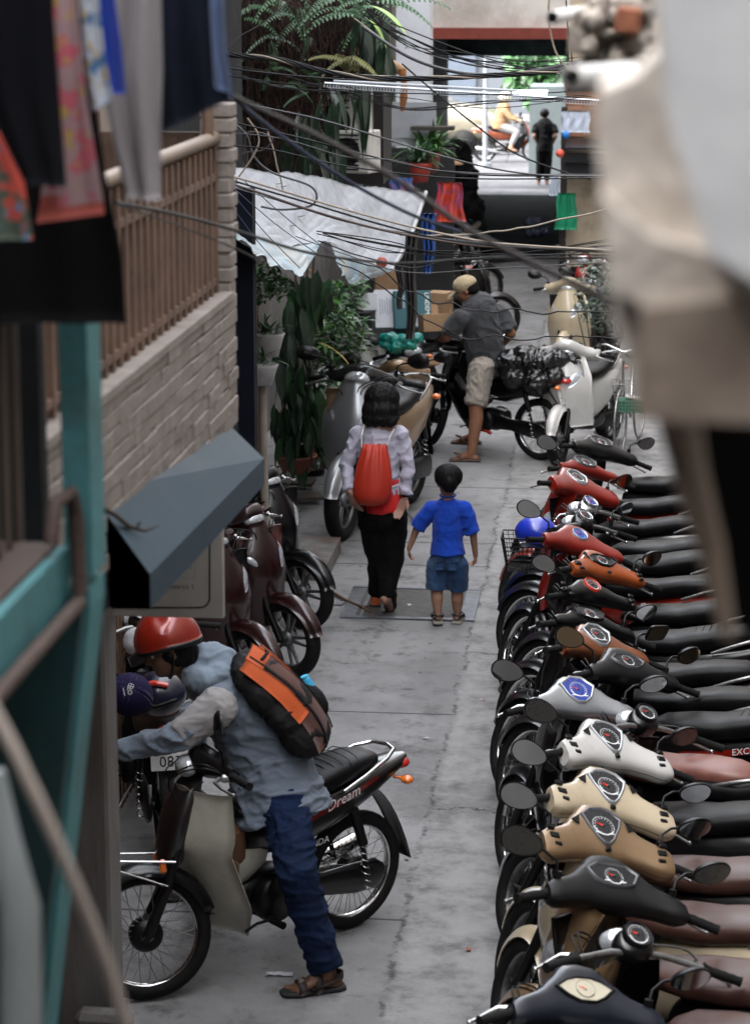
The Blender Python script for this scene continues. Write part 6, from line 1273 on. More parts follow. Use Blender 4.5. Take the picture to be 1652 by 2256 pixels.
def scat(b, pts, Y, n, L, w_, droop, spread=.5, dz=-.2, m2=None, ydep=.4, fold=.25):
    """leaves over a region given by discs (px, py, radius px)"""
    for i in range(n):
        x, y, r_ = pr.choices(pts, [q[2] ** 2 for q in pts])[0]; a = pr.uniform(0, 2 * PI); rr_ = r_ * math.sqrt(pr.random()); p = ay(x + rr_ * math.cos(a), y + rr_ * math.sin(a), Y + pr.uniform(-ydep, ydep))
        d = V((pr.uniform(-1, 1) * spread, pr.uniform(-1, .4) * spread, dz + pr.uniform(-.4, .4))); k = pr.uniform(.6, 1.25)
        if m2 and pr.random() < m2[1]: b.mi = m2[0]
        leaf(b, p, d, L * k, w_ * k, droop, fold, 5, pr.uniform(-.8, .8)); b.mi = 0
foliage_thing('climbing_plant', 'dark climber with long glossy leaves hanging in a column below the tarpaulin', 'plant', lambda b: scat(b, [(660, 640, 40), (650, 720, 40), (655, 800, 42), (665, 880, 45), (650, 960, 35), (700, 620, 30), (625, 900, 25)], 19.3, 210, .30, .042, 1.0, .35, -.9, (1, .18)), [LEAFD, LEAFM],
   lambda s: [s.tube([ay(650 + k * 14, 560, 19.6), ay(655 + k * 9, 760, 19.5), ay(648 + k * 14, 1000, 19.6)], .012, 6) for k in range(4)])
foliage_thing('leafy_shrub', 'bushy green shrub at the top of the dark climber under the tarpaulin', 'plant', lambda b: scat(b, [(590, 610, 32), (620, 630, 25), (575, 640, 25)], 16.5, 300, .075, .014, .5, .9, .1, (1, .4), .25), [LEAFM, LEAFB])
foliage_thing('grassy_plant', 'bright green upright long leaved plants between the climber and the white scooter', 'plant', lambda b: scat(b, [(720, 740, 42), (755, 780, 38), (715, 800, 36), (770, 720, 30), (740, 690, 25)], 20.6, 420, .22, .016, .8, .9, .5, (1, .35), .35), [LEAFM, LEAFB])
foliage_thing('broad_leaved_plant', 'mid green broad leaved plant low beside the silver scooter', 'plant', lambda b: scat(b, [(715, 890, 32), (705, 950, 30), (730, 850, 30), (700, 1000, 22)], 19.9, 260, .13, .030, .6, .9, .1, (1, .45), .3), [LEAFM, LEAFB])
foliage_thing('leafy_shrub', 'small leaved green shrub behind the wine boxes', 'plant', lambda b: scat(b, [(735, 640, 28), (760, 680, 30), (790, 640, 25), (720, 670, 20)], 21.6, 320, .09, .020, .5, .9, .1, (1, .3), .3), [LEAFM, LEAFB])
foliage_thing('ground_fern', 'low feathery fern beside the paint bucket', 'fern', lambda b: [fern(b, ay(690 + pr.uniform(-20, 20), 985, 20 + pr.uniform(-.2, .2)), (pr.uniform(-1, 1), pr.uniform(-1, .2), .8), .22, .06) for i in range(26)], LEAFM)
def yel(b):
    for p, d in (((700, 755), (.8, -.3, -.05)), ((735, 770), (.7, -.3, -.35)), ((690, 860), (.4, -.4, -.6)), ((655, 590), (.9, -.3, .1)), ((670, 600), (.8, -.2, -.3)), ((830, 850), (.4, -.3, -.7))): leaf(b, ay(*p, 19.8), d, .22, .012, .4)
foliage_thing('yellowing_leaves', 'yellow drying leaves hanging out of the green plants on the left', 'leaf', yel, LEAFY)
# the great planted wall: aerial roots, ferns and broad leaves
ft = root('hanging_roots', tuple(ay(620, 300, 21)), 0, 'dense brown curtain of hanging aerial roots on the upper left', 'plant'); B0 = V(ft.location)
b = MB()
for i in range(620):
    x = pr.uniform(520, 800); y0_ = pr.uniform(-60, 120); top = y0_; bot = y0_ + pr.uniform(120, 330); bot = min(bot, 400 if x < 680 else 300 - (x - 680) * .5); Y_ = 21 + pr.uniform(-.6, .4)
    if bot < top + 40: continue
    pts = []; k = 6; x_ = x
    for j in range(k + 1): x_ += pr.uniform(-7, 7); pts.append(ay(x_, top + (bot - top) * j / k, Y_) - B0)
    b.tube(pts, [pr.uniform(.003, .009)] * k + [.001], 4, False)
part('roots', b, ROOT, ft)
b = MB()
for i in range(1500):
    x = pr.gauss(640, 70); y = pr.uniform(-20, 370); 
    if x < 515 or x > 840 or (x > 740 and y > 170): continue
    p = ay(x, y, 20.6 + pr.uniform(-.5, .3)) - B0; q = p + V((pr.uniform(-.05, .05), pr.uniform(-.04, .04), pr.uniform(-.10, -.03))); b.tube([p, p.lerp(q, .5) + V((pr.uniform(-.02, .02), 0, 0)), q], .003, 3, False)
part('rootlets', b, mat('rootlet', (.06, .027, .018), .85, var=.6, vs=8), ft)
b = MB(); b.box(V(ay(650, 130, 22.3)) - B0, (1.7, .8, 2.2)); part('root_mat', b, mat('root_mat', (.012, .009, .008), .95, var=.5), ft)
def fe(n, X, Yp, L=.45, w_=.10):
    def f(b):
        for i in range(n): fern(b, ay(pr.uniform(*X), pr.uniform(*Yp), 20.2 + pr.uniform(-.4, .4)), (pr.uniform(-1, 1), pr.uniform(-1, .1), pr.uniform(-.2, .5)), L * pr.uniform(.7, 1.3), w_)
    return f
foliage_thing('hanging_fern', 'pale ferns spilling over the top of the root curtain', 'fern', fe(48, (530, 850), (-70, 50)), FERN)
foliage_thing('hanging_fern', 'single dark fern frond group low on the root curtain', 'fern', fe(14, (560, 700), (60, 230), .33, .085), LEAFM)
foliage_thing('hanging_fern', 'yellow green fern fronds beside the white air conditioners', 'fern', fe(8, (730, 790), (110, 145), .38, .10), mat('fern_yellow', (.20, .20, .07), .55, var=.4))
def brd(pts, n, Y, L, w_): return lambda b: scat(b, pts, Y, n, L, w_, 1.0, .45, -.9, None, .4)
foliage_thing('strap_leaved_plant', 'long dark strap leaves hanging over the air conditioner', 'plant', brd([(745, 200, 25), (720, 230, 22), (770, 210, 20), (800, 170, 18)], 15, 19.6, .55, .045), LEAFD)
foliage_thing('strap_leaved_plant', 'dark broad leaves standing behind the top of the tarpaulin', 'plant', brd([(650, 290, 25), (690, 300, 25), (670, 260, 20), (740, 330, 20)], 40, 20.0, .38, .05), LEAFD)
b = MB(); leaf(b, ay(812, 12, 19.5), (.9, -.3, -.25), .42, .055, .5, .3, 8); leaf(b, ay(800, 30, 19.6), (.8, -.2, -.6), .35, .04, .6, .3, 8); thing('bright_leaf', b, mat('leaf_lime', (.26, .42, .10), .45, var=.2), 'large bright lime leaf sticking out at the top of the root curtain', 'leaf')
foliage_thing('strap_leaved_plant', 'arching dark leaves hanging from the top beside the pale pillar', 'plant', brd([(830, 60, 30), (800, 40, 20), (850, 110, 20)], 34, 20.4, .40, .040), LEAFD)
def potted(px, Y, s, lab, fol, potm, n=40, L=.2, w_=.012, ht=.16, mf=None):
    c = ay(*px, Y); r_ = root('potted_plant', tuple(c), 0, lab, 'potted plant'); b = MB(); b.lathe([(0, -ht), (.07 * s, -ht), (.105 * s, -.02), (.115 * s, 0), (.10 * s, .004), (.09 * s, -.02), (0, -.02)], (0, 0, 0), 'Z', 22); part('pot', b, potm, r_)
    b = MB()
    for i in range(n): leaf(b, V((pr.uniform(-.05, .05), pr.uniform(-.05, .05), .0)) * s, (pr.uniform(-1, 1), pr.uniform(-1, 1), pr.uniform(.5, 2.2)), L * pr.uniform(.6, 1.2), w_, .9, .2, 5)
    part('foliage', b, mf or fol, r_); return r_
WPOT = mat('white_pot', (.50, .50, .50), .45, var=.15, dirt=(.25, .23, .2)); TPOT = mat('terracotta', (.22, .07, .045), .7, var=.3)
potted((590, 735), 15.6, 1.0, 'upper white hanging pot with sparse leaves beside the dark post', LEAFM, WPOT, 26, .18, .012, .15)
potted((577, 803), 15.2, .95, 'lower white pot on a pale post left of the dark climber', LEAFM, WPOT, 22, .2, .010, .13)
potted((945, 335), 27, 1.3, 'green bushy plant in an orange pot near the far left houses', LEAFB, TPOT, 110, .42, .02, .22)
potted((925, 360), 26.4, 1.2, 'second green spiky plant in a red pot in front of the bushy one', LEAFM, mat('red_pot', (.4, .05, .03), .5), 70, .32, .018, .2)
potted((652, 1003), 19.3, 1.6, 'wide terracotta pot with low dark plants near the paint bucket', LEAFD, TPOT, 30, .12, .02, .14)
b = MB(); p0, p1 = ay(578, 838, 15.25), ay(586, 1060, 15.25); b.tube([p0, V((p1.x, p1.y, 0))], [.026, .030], 12); thing('plant_post', b, mat('pale_post', (.28, .24, .20), .8, var=.3), 'pale round post carrying the lower white pot', 'post')
foliage_thing('leafy_shrub', 'dark fine leaved shrub on the right behind the pale gold scooter', 'plant', lambda b: scat(b, [(1310, 640, 40), (1330, 690, 40), (1300, 600, 25), (1345, 610, 30), (1285, 680, 20)], 24.6, 620, .07, .016, .5, .9, .1, (1, .12), .35), [LEAFD, LEAFM],
   lambda s: [s.tube([ay(1300, 860, 24.8), ay(1300 + k * 12, 760, 24.8), ay(1285 + k * 22, 650, 24.8)], [.012, .008, .003], 5) for k in range(-1, 4)])
def tree(px, Y, lab, m, pts, trunk):
    foliage_thing('tree', lab, 'tree', lambda b: scat(b, pts, Y, 1500, .34, .10, .6, .9, -.1, (1, .4), 2.0), m, lambda s: s.tube(trunk, [.16, .12, .06], 8))
LEAFS = mat('leaf_street', (.03, .10, .025), .5, var=.5, vs=1)  # plain green with random variation for the street tree
tree(None, 66, 'leafy green street tree beyond the alley mouth, right of the street rider', [LEAFS, LEAFM], [(1165, 125, 40), (1200, 175, 42), (1150, 170, 28), (1235, 140, 40), (1195, 215, 25), (1230, 210, 22)], [V((-1.3, 66, 0)), V((-1.6, 66, 1.5)), V((-2, 66, 3.2))])
# ================================================================ tarpaulin canopy
TARP = mat('white_tarpaulin', (.37, .38, .41), .6, var=.16, vs=3, dirt=(.22, .23, .25), dd=.38, bump=.8, bs=30, stretch=(1, 3.5, 3.5)); TARPB = mat('blue_lining', (.30, .42, .50), .6, var=.3, vs=6, dirt=(.42, .40, .36), dd=.5, bump=.4, bs=20)
tp = root('tarpaulin_canopy', tuple(ay(720, 480, 16.5)), 0, 'dirty white woven tarpaulin canopy stretched over the plants on the left', 'canopy'); T0 = V(tp.location)
def lerp_path(P, t):
    n = len(P) - 1; k = min(int(t * n), n - 1); f_ = t * n - k; a, c = P[k], P[k + 1]; return [a[i] + (c[i] - a[i]) * f_ for i in range(3)]
TOPE = [(480, 372, 15.2), (600, 372, 16.6), (680, 384, 17.6), (760, 402, 18.6), (850, 414, 19.6), (938, 424, 20.4)]
BOTE = [(480, 500, 13.2), (560, 520, 14.2), (640, 545, 15.2), (715, 530, 16.4), (790, 575, 17.4), (862, 596, 18.2)]
def tf(u, v):
    a, c = lerp_path(TOPE, u), lerp_path(BOTE, u); x, y, Y_ = [a[i] + (c[i] - a[i]) * v for i in range(3)]
    p = ay(x, y, Y_); p.z += -.07 * math.sin(PI * v) + .03 * noise.noise(V((u * 7, v * 2.5, 0))) - .012 * (1 - abs(noise.noise(V((u * 13, v * 4, 3))))) ** 6 - .005 * (1 - abs(noise.noise(V((u * 30 + v * 9, v * 12, 6))))) ** 5; return p - T0
b = MB(); b.grid(tf, 110, 44, .004); part('sheet', b, TARP, tp)
def flap(nm, edge, drop, m, seed):
    def f(u, v):
        a, d = lerp_path(edge, u), lerp_path(drop, u); x, y, Y_ = [a[i] + (d[i] - a[i]) * v for i in range(3)]
        p = ay(x, y, Y_); k = v * .055; p.y += k * (noise.noise(V((u * 7 + seed, v * 3, 1))) * 2.2 + (1 - abs(noise.noise(V((u * 18 + seed, v * 7, 1))))) ** 4); p.z += k * .5 * noise.noise(V((u * 9, v * 6, seed))); return p - T0
    b = MB(); b.grid(f, 60, 24, .004); part(nm, b, m, tp)
flap('torn_flap', [(495, 504, 13.3), (560, 520, 14.1), (640, 545, 15.1), (706, 533, 16.2)], [(530, 530, 13.0), (592, 582, 13.6), (666, 608, 14.4), (696, 556, 15.8)], TARPB, 2)
flap('torn_flap', [(728, 534, 16.5), (790, 575, 17.3), (862, 596, 18.2)], [(745, 590, 16.2), (768, 626, 16.9), (815, 616, 17.6)], TARPB, 5)
b = MB()
for q in (((525, 382), (548, 395)), ((600, 400), (660, 420)), ((655, 470), (640, 478)), ((800, 452), (812, 450)), ((880, 520), (872, 526)), ((770, 455), (776, 460))):
    u = (q[0][0] - 500) / 440; 
    for k in range(2):
        uu, vv = min(.98, max(.02, u + k * .03)), pr.uniform(.1, .8); p = tf(uu, vv) + V((0, 0, .008)); leaf(b, p, (1, pr.uniform(-.5, .5), .1), .06, .014, .0, -.4, 4)
o = part('fallen_leaf_mark', b, mat('dead_leaf', (.06, .035, .025), .8), tp); o['kind'] = 'stuff'
b = MB(); b.tube([ay(938, 424, 20.4), ay(905, 520, 19.3), ay(862, 596, 18.2)], .018, 8); thing('canopy_pole', b, mat('pole_grey', (.35, .35, .36), .5), 'thin grey pole along the right edge of the tarpaulin', 'pole')
def hang(px, Y, w_, h_, m, lab, nm='hanging_tarp', cat='tarpaulin', seed=1., amp=.04, taper=.6):
    c = ay(*px, Y); b = MB(); b.grid(lambda u, v: c + V(((u - .5) * w_ * (1 - (1 - taper) * v) + .01 * math.sin(v * 8 + seed), amp * math.sin(u * 17 + seed + v * 2), -h_ * v)), 24, 12, .004); thing(nm, b, m, lab, cat)
hang((905, 510), 18.9, .10, .85, mat('dark_sheet', (.025, .022, .02), .6, var=.5, vs=10), 'folded dark sheet hanging from the tarpaulin corner', seed=2)
hang((945, 470), 20, .12, .5, mat('blue_sheet', (.02, .07, .25), .5, var=.3), 'blue plastic sheet hanging beside the tarpaulin corner', seed=3)
hang((882, 580), 18.3, .06, .35, mat('dark_sheet', ()), 'narrow dark strip of plastic hanging below the tarpaulin corner', seed=4)
b = MB(); c = ay(841, 578, 17.6); b.lathe([(0, -.02), (.038, -.02), (.042, 0), (.038, .02), (0, .02)], tuple(c), 'Y', 20); thing('reflector', b, mat('pinkish_red', (.42, .09, .07), .5), 'round faded red lamp lens hanging at the tarpaulin edge', 'lamp')
b = MB(); b.box((-2.62, 15.0, 1.75), (.16, .25, 3.5)); p = ay(562, 700, 13.6); b.box(((p.x - 2.64) / 2, 13.6, 2.25), (p.x + 2.64, .12, 1.75)); b.v = b.v[8:]; b.f = [tuple(i - 8 for i in f) for f in b.f[6:]]; b.m = b.m[6:]; b.sm = b.sm[6:]
thing('navy_wall', b, NAVY, 'narrow dark navy steel wall jutting out beside the brick balcony', 'wall')
# ================================================================ far left clutter
def ac(px, Y, w_, h_, lab):
    c = ay(*px, Y); r_ = root('air_conditioner', tuple(c), R(-18), lab, 'air conditioner'); b = MB(); b.rbox((0, .13, 0), (w_, .26, h_), .012); part('casing', b, mat('ac_white', (.60, .58, .54), .6, var=.1, dirt=(.2, .18, .16)), r_)
    b = MB(); n = 9
    for i in range(n): b.box((-w_ * .1, -.006, -h_ * .4 + i * h_ * .8 / (n - 1)), (w_ * .66, .012, .012))
    part('grille', b, M_BLK, r_); b = MB(); b.lathe([(0, -.002), (min(w_, h_) * .36, -.002)], (-w_ * .1, 0, 0), 'Y', 26); part('fan_opening', b, mat('fan_dark', (.02, .02, .02), .8), r_)
ac((748, 268), 20.7, .40, .60, 'upper white air conditioner box with dark louvres behind strap leaves'); ac((772, 335), 20.6, .34, .36, 'lower white air conditioner box just above the tarpaulin')
wall('tin_partition', ay(828, 300, 27).x, ay(960, 300, 27).x, 27.0, 27.06, ay(850, 322, 27).z, ay(850, 225, 27).z, mat('pale_tin', (.30, .31, .33), .5, .2, var=.15, vs=3), 'pale grey tin partition left of the dark passage', 'partition')
wall('dark_stall', ay(800, 400, 28).x, ay(1000, 400, 28).x, 28.0, 28.1, 0, ay(850, 326, 28).z, mat('stall_dark', (.012, .012, .013), .8, var=.5), 'dark stall front under the pale tin partition', 'stall')
wall('wooden_shelf', ay(905, 262, 26.8).x, ay(1000, 262, 26.8).x, 26.7, 26.95, ay(900, 286, 26.8).z, ay(900, 278, 26.8).z, mat('shelf_dark', (.03, .025, .02), .8), 'narrow dark shelf fixed to the tin partition', 'shelf')
b = MB(); b.tube([ay(795, 108, 20.5), ay(835, 128, 20.8), ay(885, 156, 21.2)], [.055, .050, .045], 10); thing('rolled_awning', b, mat('awning_tan', (.36, .24, .13), .7, var=.4, vs=6, stretch=(.3, 1, 1)), 'weathered tan rolled awning jutting out beside the ferns', 'awning')
b = MB(); b.tube([ay(886, 152, 21), ay(890, 185, 21), ay(889, 215, 21), ay(886, 245, 21)], [.035, .026, .036, .016], 10); thing('rust_bracket', b, mat('rust_orange', (.28, .10, .025), .7, var=.5, vs=12), 'orange brown rusted bracket end of the rolled awning', 'bracket')
b = MB(); b.box(ay(848, 115, 22), (.04, .1, .36)); thing('timber_block', b, CARD, 'short pale timber upright beside the rolled awning', 'timber')
b = MB()
for i in range(90):
    pass
p0, p1 = ay(715, 183, 17.5), ay(1320, 222, 17.5); d = (p1 - p0); b.tube([p0, p1], .009, 4)
n = 92
for i in range(n): q = p0 + d * (i / n); b.box(q + V((0, -.002, -.018)), (.008, .003, .016))
b.box((p0 + p1) / 2 - V((0, 0, .030)), (d.length, .003, .004), Matrix.Rotation(-math.atan2(d.z, d.x), 3, 'Y')); thing('perforated_rail', b, mat('galvanised', (.55, .57, .60), .4, .4, var=.05), 'pale perforated steel rail spanning the alley above the cables', 'rail')
b = MB(); b.tube([ay(735, 178, 18), ay(1140, 200, 18)], .010, 8); thing('steel_rod', b, mat('rod_grey', (.45, .47, .50), .5), 'plain pale rod spanning the alley just above the perforated rail', 'rod')
b = MB(); b.tube([ay(735, 165, 18.4), ay(900, 172, 18.4)], .012, 8); thing('bamboo_pole', b, mat('bamboo', (.42, .36, .28), .6), 'short pale pole tied above the plain rod', 'pole')
b = MB(); c = ay(1025, 420, 33)
for (x, y, z, r_) in ((0, 0, 0, .32), (.05, 0, .45, .32), (-.05, 0, .9, .30), (-.08, 0, 1.3, .26), (-.15, 0, 1.6, .22), (-.4, .2, .2, .34), (-.4, .1, .9, .32), (-.42, .1, 1.4, .28)): b.ball(V((c.x, 33, .3)) + V((x, y, z)), (r_, r_ * .8, r_ * 1.2), 12)
tag(MP('covered_goods', fuse(b, .03, 3, folds(.05, 4, 4, 4)), mat('black_cover', (.0015, .0015, .002), .8, spec=.1), None), 'tall heap of goods under a black cover left of the passage mouth', 'cover')
b = MB(); b.lathe([(.0, .0), (.002, .0), (.17, -.085), (.165, -.09), (0, -.01)], tuple(ay(990, 345, 29)), 'Z', 24); thing('cardboard_cone', b, CARD, 'tan conical hat on the heap left of the passage', 'hat')
hang((990, 402), 26, .26, .42, mat('raincoat_red', (.50, .05, .02), .5, var=.5, vs=9, dirt=(.04, .10, .32), dd=.42), 'orange red patterned raincoat hanging over a parked scooter', 'raincoat', 'raincoat', 6, .03, 1.3)
hang((884, 392), 25, .22, .16, mat('bag_blue', (.03, .14, .42), .5, var=.4, vs=9, dirt=(.45, .12, .12), dd=.45), 'blue and red plastic bag beyond the tarpaulin', 'plastic_bag', 'plastic bag', 2, .03, 1.1)
hang((820, 310), 24, .14, .36, mat('tin_white', (.45, .43, .42), .6), 'slanted white board leaning behind the strap leaves', 'leaning_board', 'board', 2, .0, .8)
# ================================================================ far right clutter
hang((1248, 425), 30.6, .22, .46, mat('green_bag', (.01, .22, .11), .45, var=.3), 'bright green plastic bag hanging on the beige wall', 'plastic_bag', 'plastic bag', 3, .02, 1.3)
hang((1222, 385), 30.7, .10, .26, mat('pale_bag', (.45, .5, .58), .5), 'small pale plastic bag hanging left of the green bag', 'plastic_bag', 'plastic bag', 5, .01, 1.4)
hang((1268, 245), 30.6, .36, .26, mat('pale_blue_banner', (.48, .53, .62), .6, var=.06), 'pale blue banner sheet hanging on the orange brick wall', 'banner', 'banner', 5, .02, 1.)
b = MB(); b.box(ay(1292, 318, 30.5), (.52, .6, .03), Matrix.Rotation(.12, 3, 'X')); b.box(ay(1292, 345, 30.6), (.52, .5, .12)); b.box(ay(1292, 370, 30.7), (.54, .4, .14)); thing('dark_awning', b, mat('awning_black', (.008, .009, .012), .35, var=.3), 'black shop awning below the pale blue banner', 'awning')
for (px, m, lab) in (((1246, 297), mat('ball_blue', (.02, .16, .48), .5), 'small blue ball fixed to the corner of the black awning'), ((1233, 338), mat('ball_red', (.62, .09, .05), .5), 'small red ball fixed below the blue ball')):
    b = MB(); b.ball(ay(*px, 30.2), .052, 16); thing('ball', b, m, lab, 'ball')
b = MB(); p = ay(1240, 400, 30.85); b.box((p.x, 30.85, 1.35), (.07, .06, 2.7)); thing('dark_post', b, mat('post_dark', (.02, .012, .01), .7), 'thin dark post at the left corner of the beige wall', 'post')
b = MB(); c = az(1172, 520, .2)
for k in range(5): b.ball(c + V((-.05 + .14 * (k % 3), -.05 * (k // 3), .08 + .14 * (k // 3))), (.08, .08, .10), 12)
tag(MP('bundle', fuse(b, .014, 2, folds(.02, 12, 12, 12)), mat('clear_plastic', (.08, .09, .14), .2, var=.5, vs=14, spec=.8), None), 'dim bundle of bluish plastic wrapped goods on the dark alley floor', 'bundle')
# street things
cr = root('car', tuple(az(1108, 338)), R(-16), 'cream car nosing across the bright street beyond the alley', 'car'); 
CRC = paint('car_cream', (.13, .115, .08)); b = MB(); L_ = cr
b.loftx([(-3.6, 0, .75, .80, .40, 4), (-2.9, 0, .78, .84, .46, 4), (-1.6, 0, .78, .86, .48, 4), (-.7, 0, .74, .84, .44, 4), (-.2, 0, .66, .78, .36, 3.5), (.02, 0, .58, .66, .24, 3), (.06, 0, .55, .5, .16)], 26); b.loftx([(-3.3, 0, 1.25, .60, .10, 3), (-2.8, 0, 1.38, .68, .22, 3), (-2.1, 0, 1.40, .70, .22, 3), (-1.4, 0, 1.17, .70, .08, 3)], 22); part('body', b, CRC, cr)
b = MB(); b.loftx([(-3.4, 0, 1.22, .70, .10, 3), (-2.9, 0, 1.33, .72, .18, 3), (-2.1, 0, 1.34, .73, .18, 3), (-1.35, 0, 1.17, .72, .07, 3)], 22); part('window', b, mat('car_glass', (.03, .035, .04), .1, 0, 1), cr)
for sy in (-1, 1):
    b = MB(); b.ball((-.06, sy * .56, .66), (.12, .16, .09), 14); part('headlight', b, M_LENS, cr)
    for x in (-.75, -2.9): b = MB(); b.lathe([(0, -.1), (.30, -.1), (.32, 0), (.30, .1), (0, .1)], (x, sy * .76, .32), 'Y', 24); part('wheel', b, M_RUB, cr)
b = MB(); b.box((.045, 0, .42), (.03, .9, .06)); part('grille', b, M_BLK, cr)
b = MB(); p = az(1068, 368); b.cyl((p.x, p.y, 0), (p.x, p.y, 3.5), .055, 12); b.cyl((p.x, p.y, 0), (p.x, p.y, .10), .16, 14); thing('white_pole', b, mat('pole_white', (.22, .23, .25), .5), 'slim white pole standing at the alley mouth in front of the cream car', 'pole')
b = MB(); b.cyl(ay(1130, 204, 49), ay(1204, 204, 49), .035, 12); thing('fluorescent_tube', b, mat('tube_lit', (.8, .9, .9), .4, emis=(.75, 1, .98, 6)), 'lit white fluorescent tube hanging at the end of the passage', 'lamp')
wall('pale_kiosk', ay(1165, 300, 54).x, ay(1240, 300, 54).x, 54, 55.5, 0, 1.95, mat('kiosk_grey', (.10, .12, .125), .6, var=.1), 'pale grey kiosk behind the standing man at the alley mouth', 'kiosk')
# ================================================================ laundry close to the camera
def drape(nm, Lp, Rp, Y, m, lab, amp=.008, nf=3., seed=0., cat='cloth', band=None):
    def pt(P, t):
        n = len(P) - 1; k = min(int(t * n), n - 1); f_ = t * n - k; return (P[k][0] + (P[k + 1][0] - P[k][0]) * f_, P[k][1] + (P[k + 1][1] - P[k][1]) * f_)
    def f(u, v):
        a, c = pt(Lp, v), pt(Rp, v); p = ay(a[0] + (c[0] - a[0]) * u, a[1] + (c[1] - a[1]) * u, Y); p.y += amp * math.sin(u * 2 * PI * nf + seed + .8 * math.sin(v * 3)) * (.5 + .5 * v); return p
    b = MB(); b.grid(f, 30, 20, .004)
    if band is not None:
        for i, fc in enumerate(b.f):
            if sum(b.v[j][2] for j in fc) / 4 < band: b.m[i] = 1
    return thing(nm, b, m, lab, cat)
def pattern(name, base, c1, c2, sc_=30.):
    m = mat(name, base, .85, var=.1, vs=20, bump=.1, bs=300); t = m.node_tree; N = t.nodes; L = t.links; bs = N['Principled BSDF']; tc = N.new('ShaderNodeTexCoord')
    prev = bs.inputs['Base Color'].links[0].from_socket
    for c_, s_, lo, hi in ((c1, sc_, .50, .56), (c2, sc_ * 1.7, .60, .64)):
        n = N.new('ShaderNodeTexNoise'); n.inputs['Scale'].default_value = s_; n.inputs['Detail'].default_value = 2; L.new(tc.outputs['Object'], n.inputs['Vector']); r_ = N.new('ShaderNodeMapRange'); r_.inputs[1].default_value = lo; r_.inputs[2].default_value = hi; L.new(n.outputs['Fac'], r_.inputs[0])
        x = N.new('ShaderNodeMix'); x.data_type = 'RGBA'; L.new(r_.outputs[0], x.inputs[0]); L.new(prev, x.inputs[6]); x.inputs[7].default_value = (*c_, 1); prev = x.outputs[2]
    L.new(prev, bs.inputs['Base Color']); return m
BLC = cloth('laundry_black', (.0015, .0015, .002), .95, .2, .1, 0)
drape('black_cloth', [(-80, -60), (-80, 330), (-80, 712)], [(188, -60), (205, 170), (238, 400), (272, 560), (279, 712)], 3.95, BLC, 'large black cloth hanging lowest among the laundry', .012, 2.5)
drape('navy_trousers', [(-60, -60), (-40, 200), (35, 405)], [(112, -60), (128, 200), (143, 412)], 3.72, cloth('laundry_navy', (.0018, .002, .004), .95, .2, .1, 0), 'very dark navy trousers hanging left of the pink towel', .008, 2)
zb = ay(150, 442, 3.84).z
drape('pink_towel', [(116, -60), (125, 200), (80, 492)], [(165, -60), (190, 200), (234, 470)], 3.84, [pattern('pink_print', (.30, .19, .20), (.42, .09, .12), (.35, .24, .06), 26), mat('coral_cloth', (.28, .055, .04), .85)], 'pink printed towel with a coral band along its bottom edge', .006, 1.5, 1, band=zb)
drape('floral_cloth', [(172, -60), (190, 140), (208, 245)], [(212, -60), (232, 120), (250, 215)], 3.86, pattern('floral_print', (.36, .38, .42), (.04, .12, .25), (.35, .25, .08), 34), 'white floral cloth with blue and yellow spots beside the pink towel', .006, 1.2, 2)
drape('blue_shirt', [(214, -60), (225, 90), (240, 208)], [(248, -60), (268, 90), (281, 206)], 3.88, cloth('laundry_blue', (.012, .035, .26), .9), 'plain royal blue garment hanging beside the floral cloth', .006, 1.2, 3)
drape('pale_trousers', [(255, -60), (232, 200), (262, 330), (286, 436)], [(352, -60), (357, 160), (352, 300), (350, 442)], 4.02, cloth('laundry_pale', (.24, .22, .225), .9, .08), 'pale grey trousers hanging in front of the balcony railing', .018, 1.7, 3.4)
drape('denim_shorts', [(352, -60), (352, 120), (354, 292)], [(480, -60), (500, 100), (516, 214)], 4.35, cloth('laundry_denim', (.004, .006, .014), .9, .3, .2, 0, dirt=(.010, .013, .028)), 'dark denim shorts hanging rightmost of the laundry', .014, 2.3, 1)
drape('shorts_highlight', [(462, -60), (470, 90), (476, 190)], [(492, -60), (500, 110), (517, 216)], 4.30, cloth('highlight_skyblue', (.07, .10, .19), .9, .3), 'light blue strip painted as the highlight along the dark denim shorts', .010, 1.3, 2)  # pale strip paints in the highlight on the right side of the shorts
drape('floral_skirt', [(-60, 280), (-60, 400), (-60, 532)], [(0, 290), (55, 400), (76, 526)], 3.66, pattern('floral_dark', (.05, .07, .05), (.45, .06, .04), (.05, .16, .25), 30), 'red and green floral skirt at the left edge below the other laundry', .006, 1.4, 2)
b = MB(); b.cyl((-1.6, 4.02, 4.42), (.1, 4.02, 4.42), .012, 10); thing('clothes_rail', b, M_STL, 'steel rail carrying the laundry just above the view', 'rail')
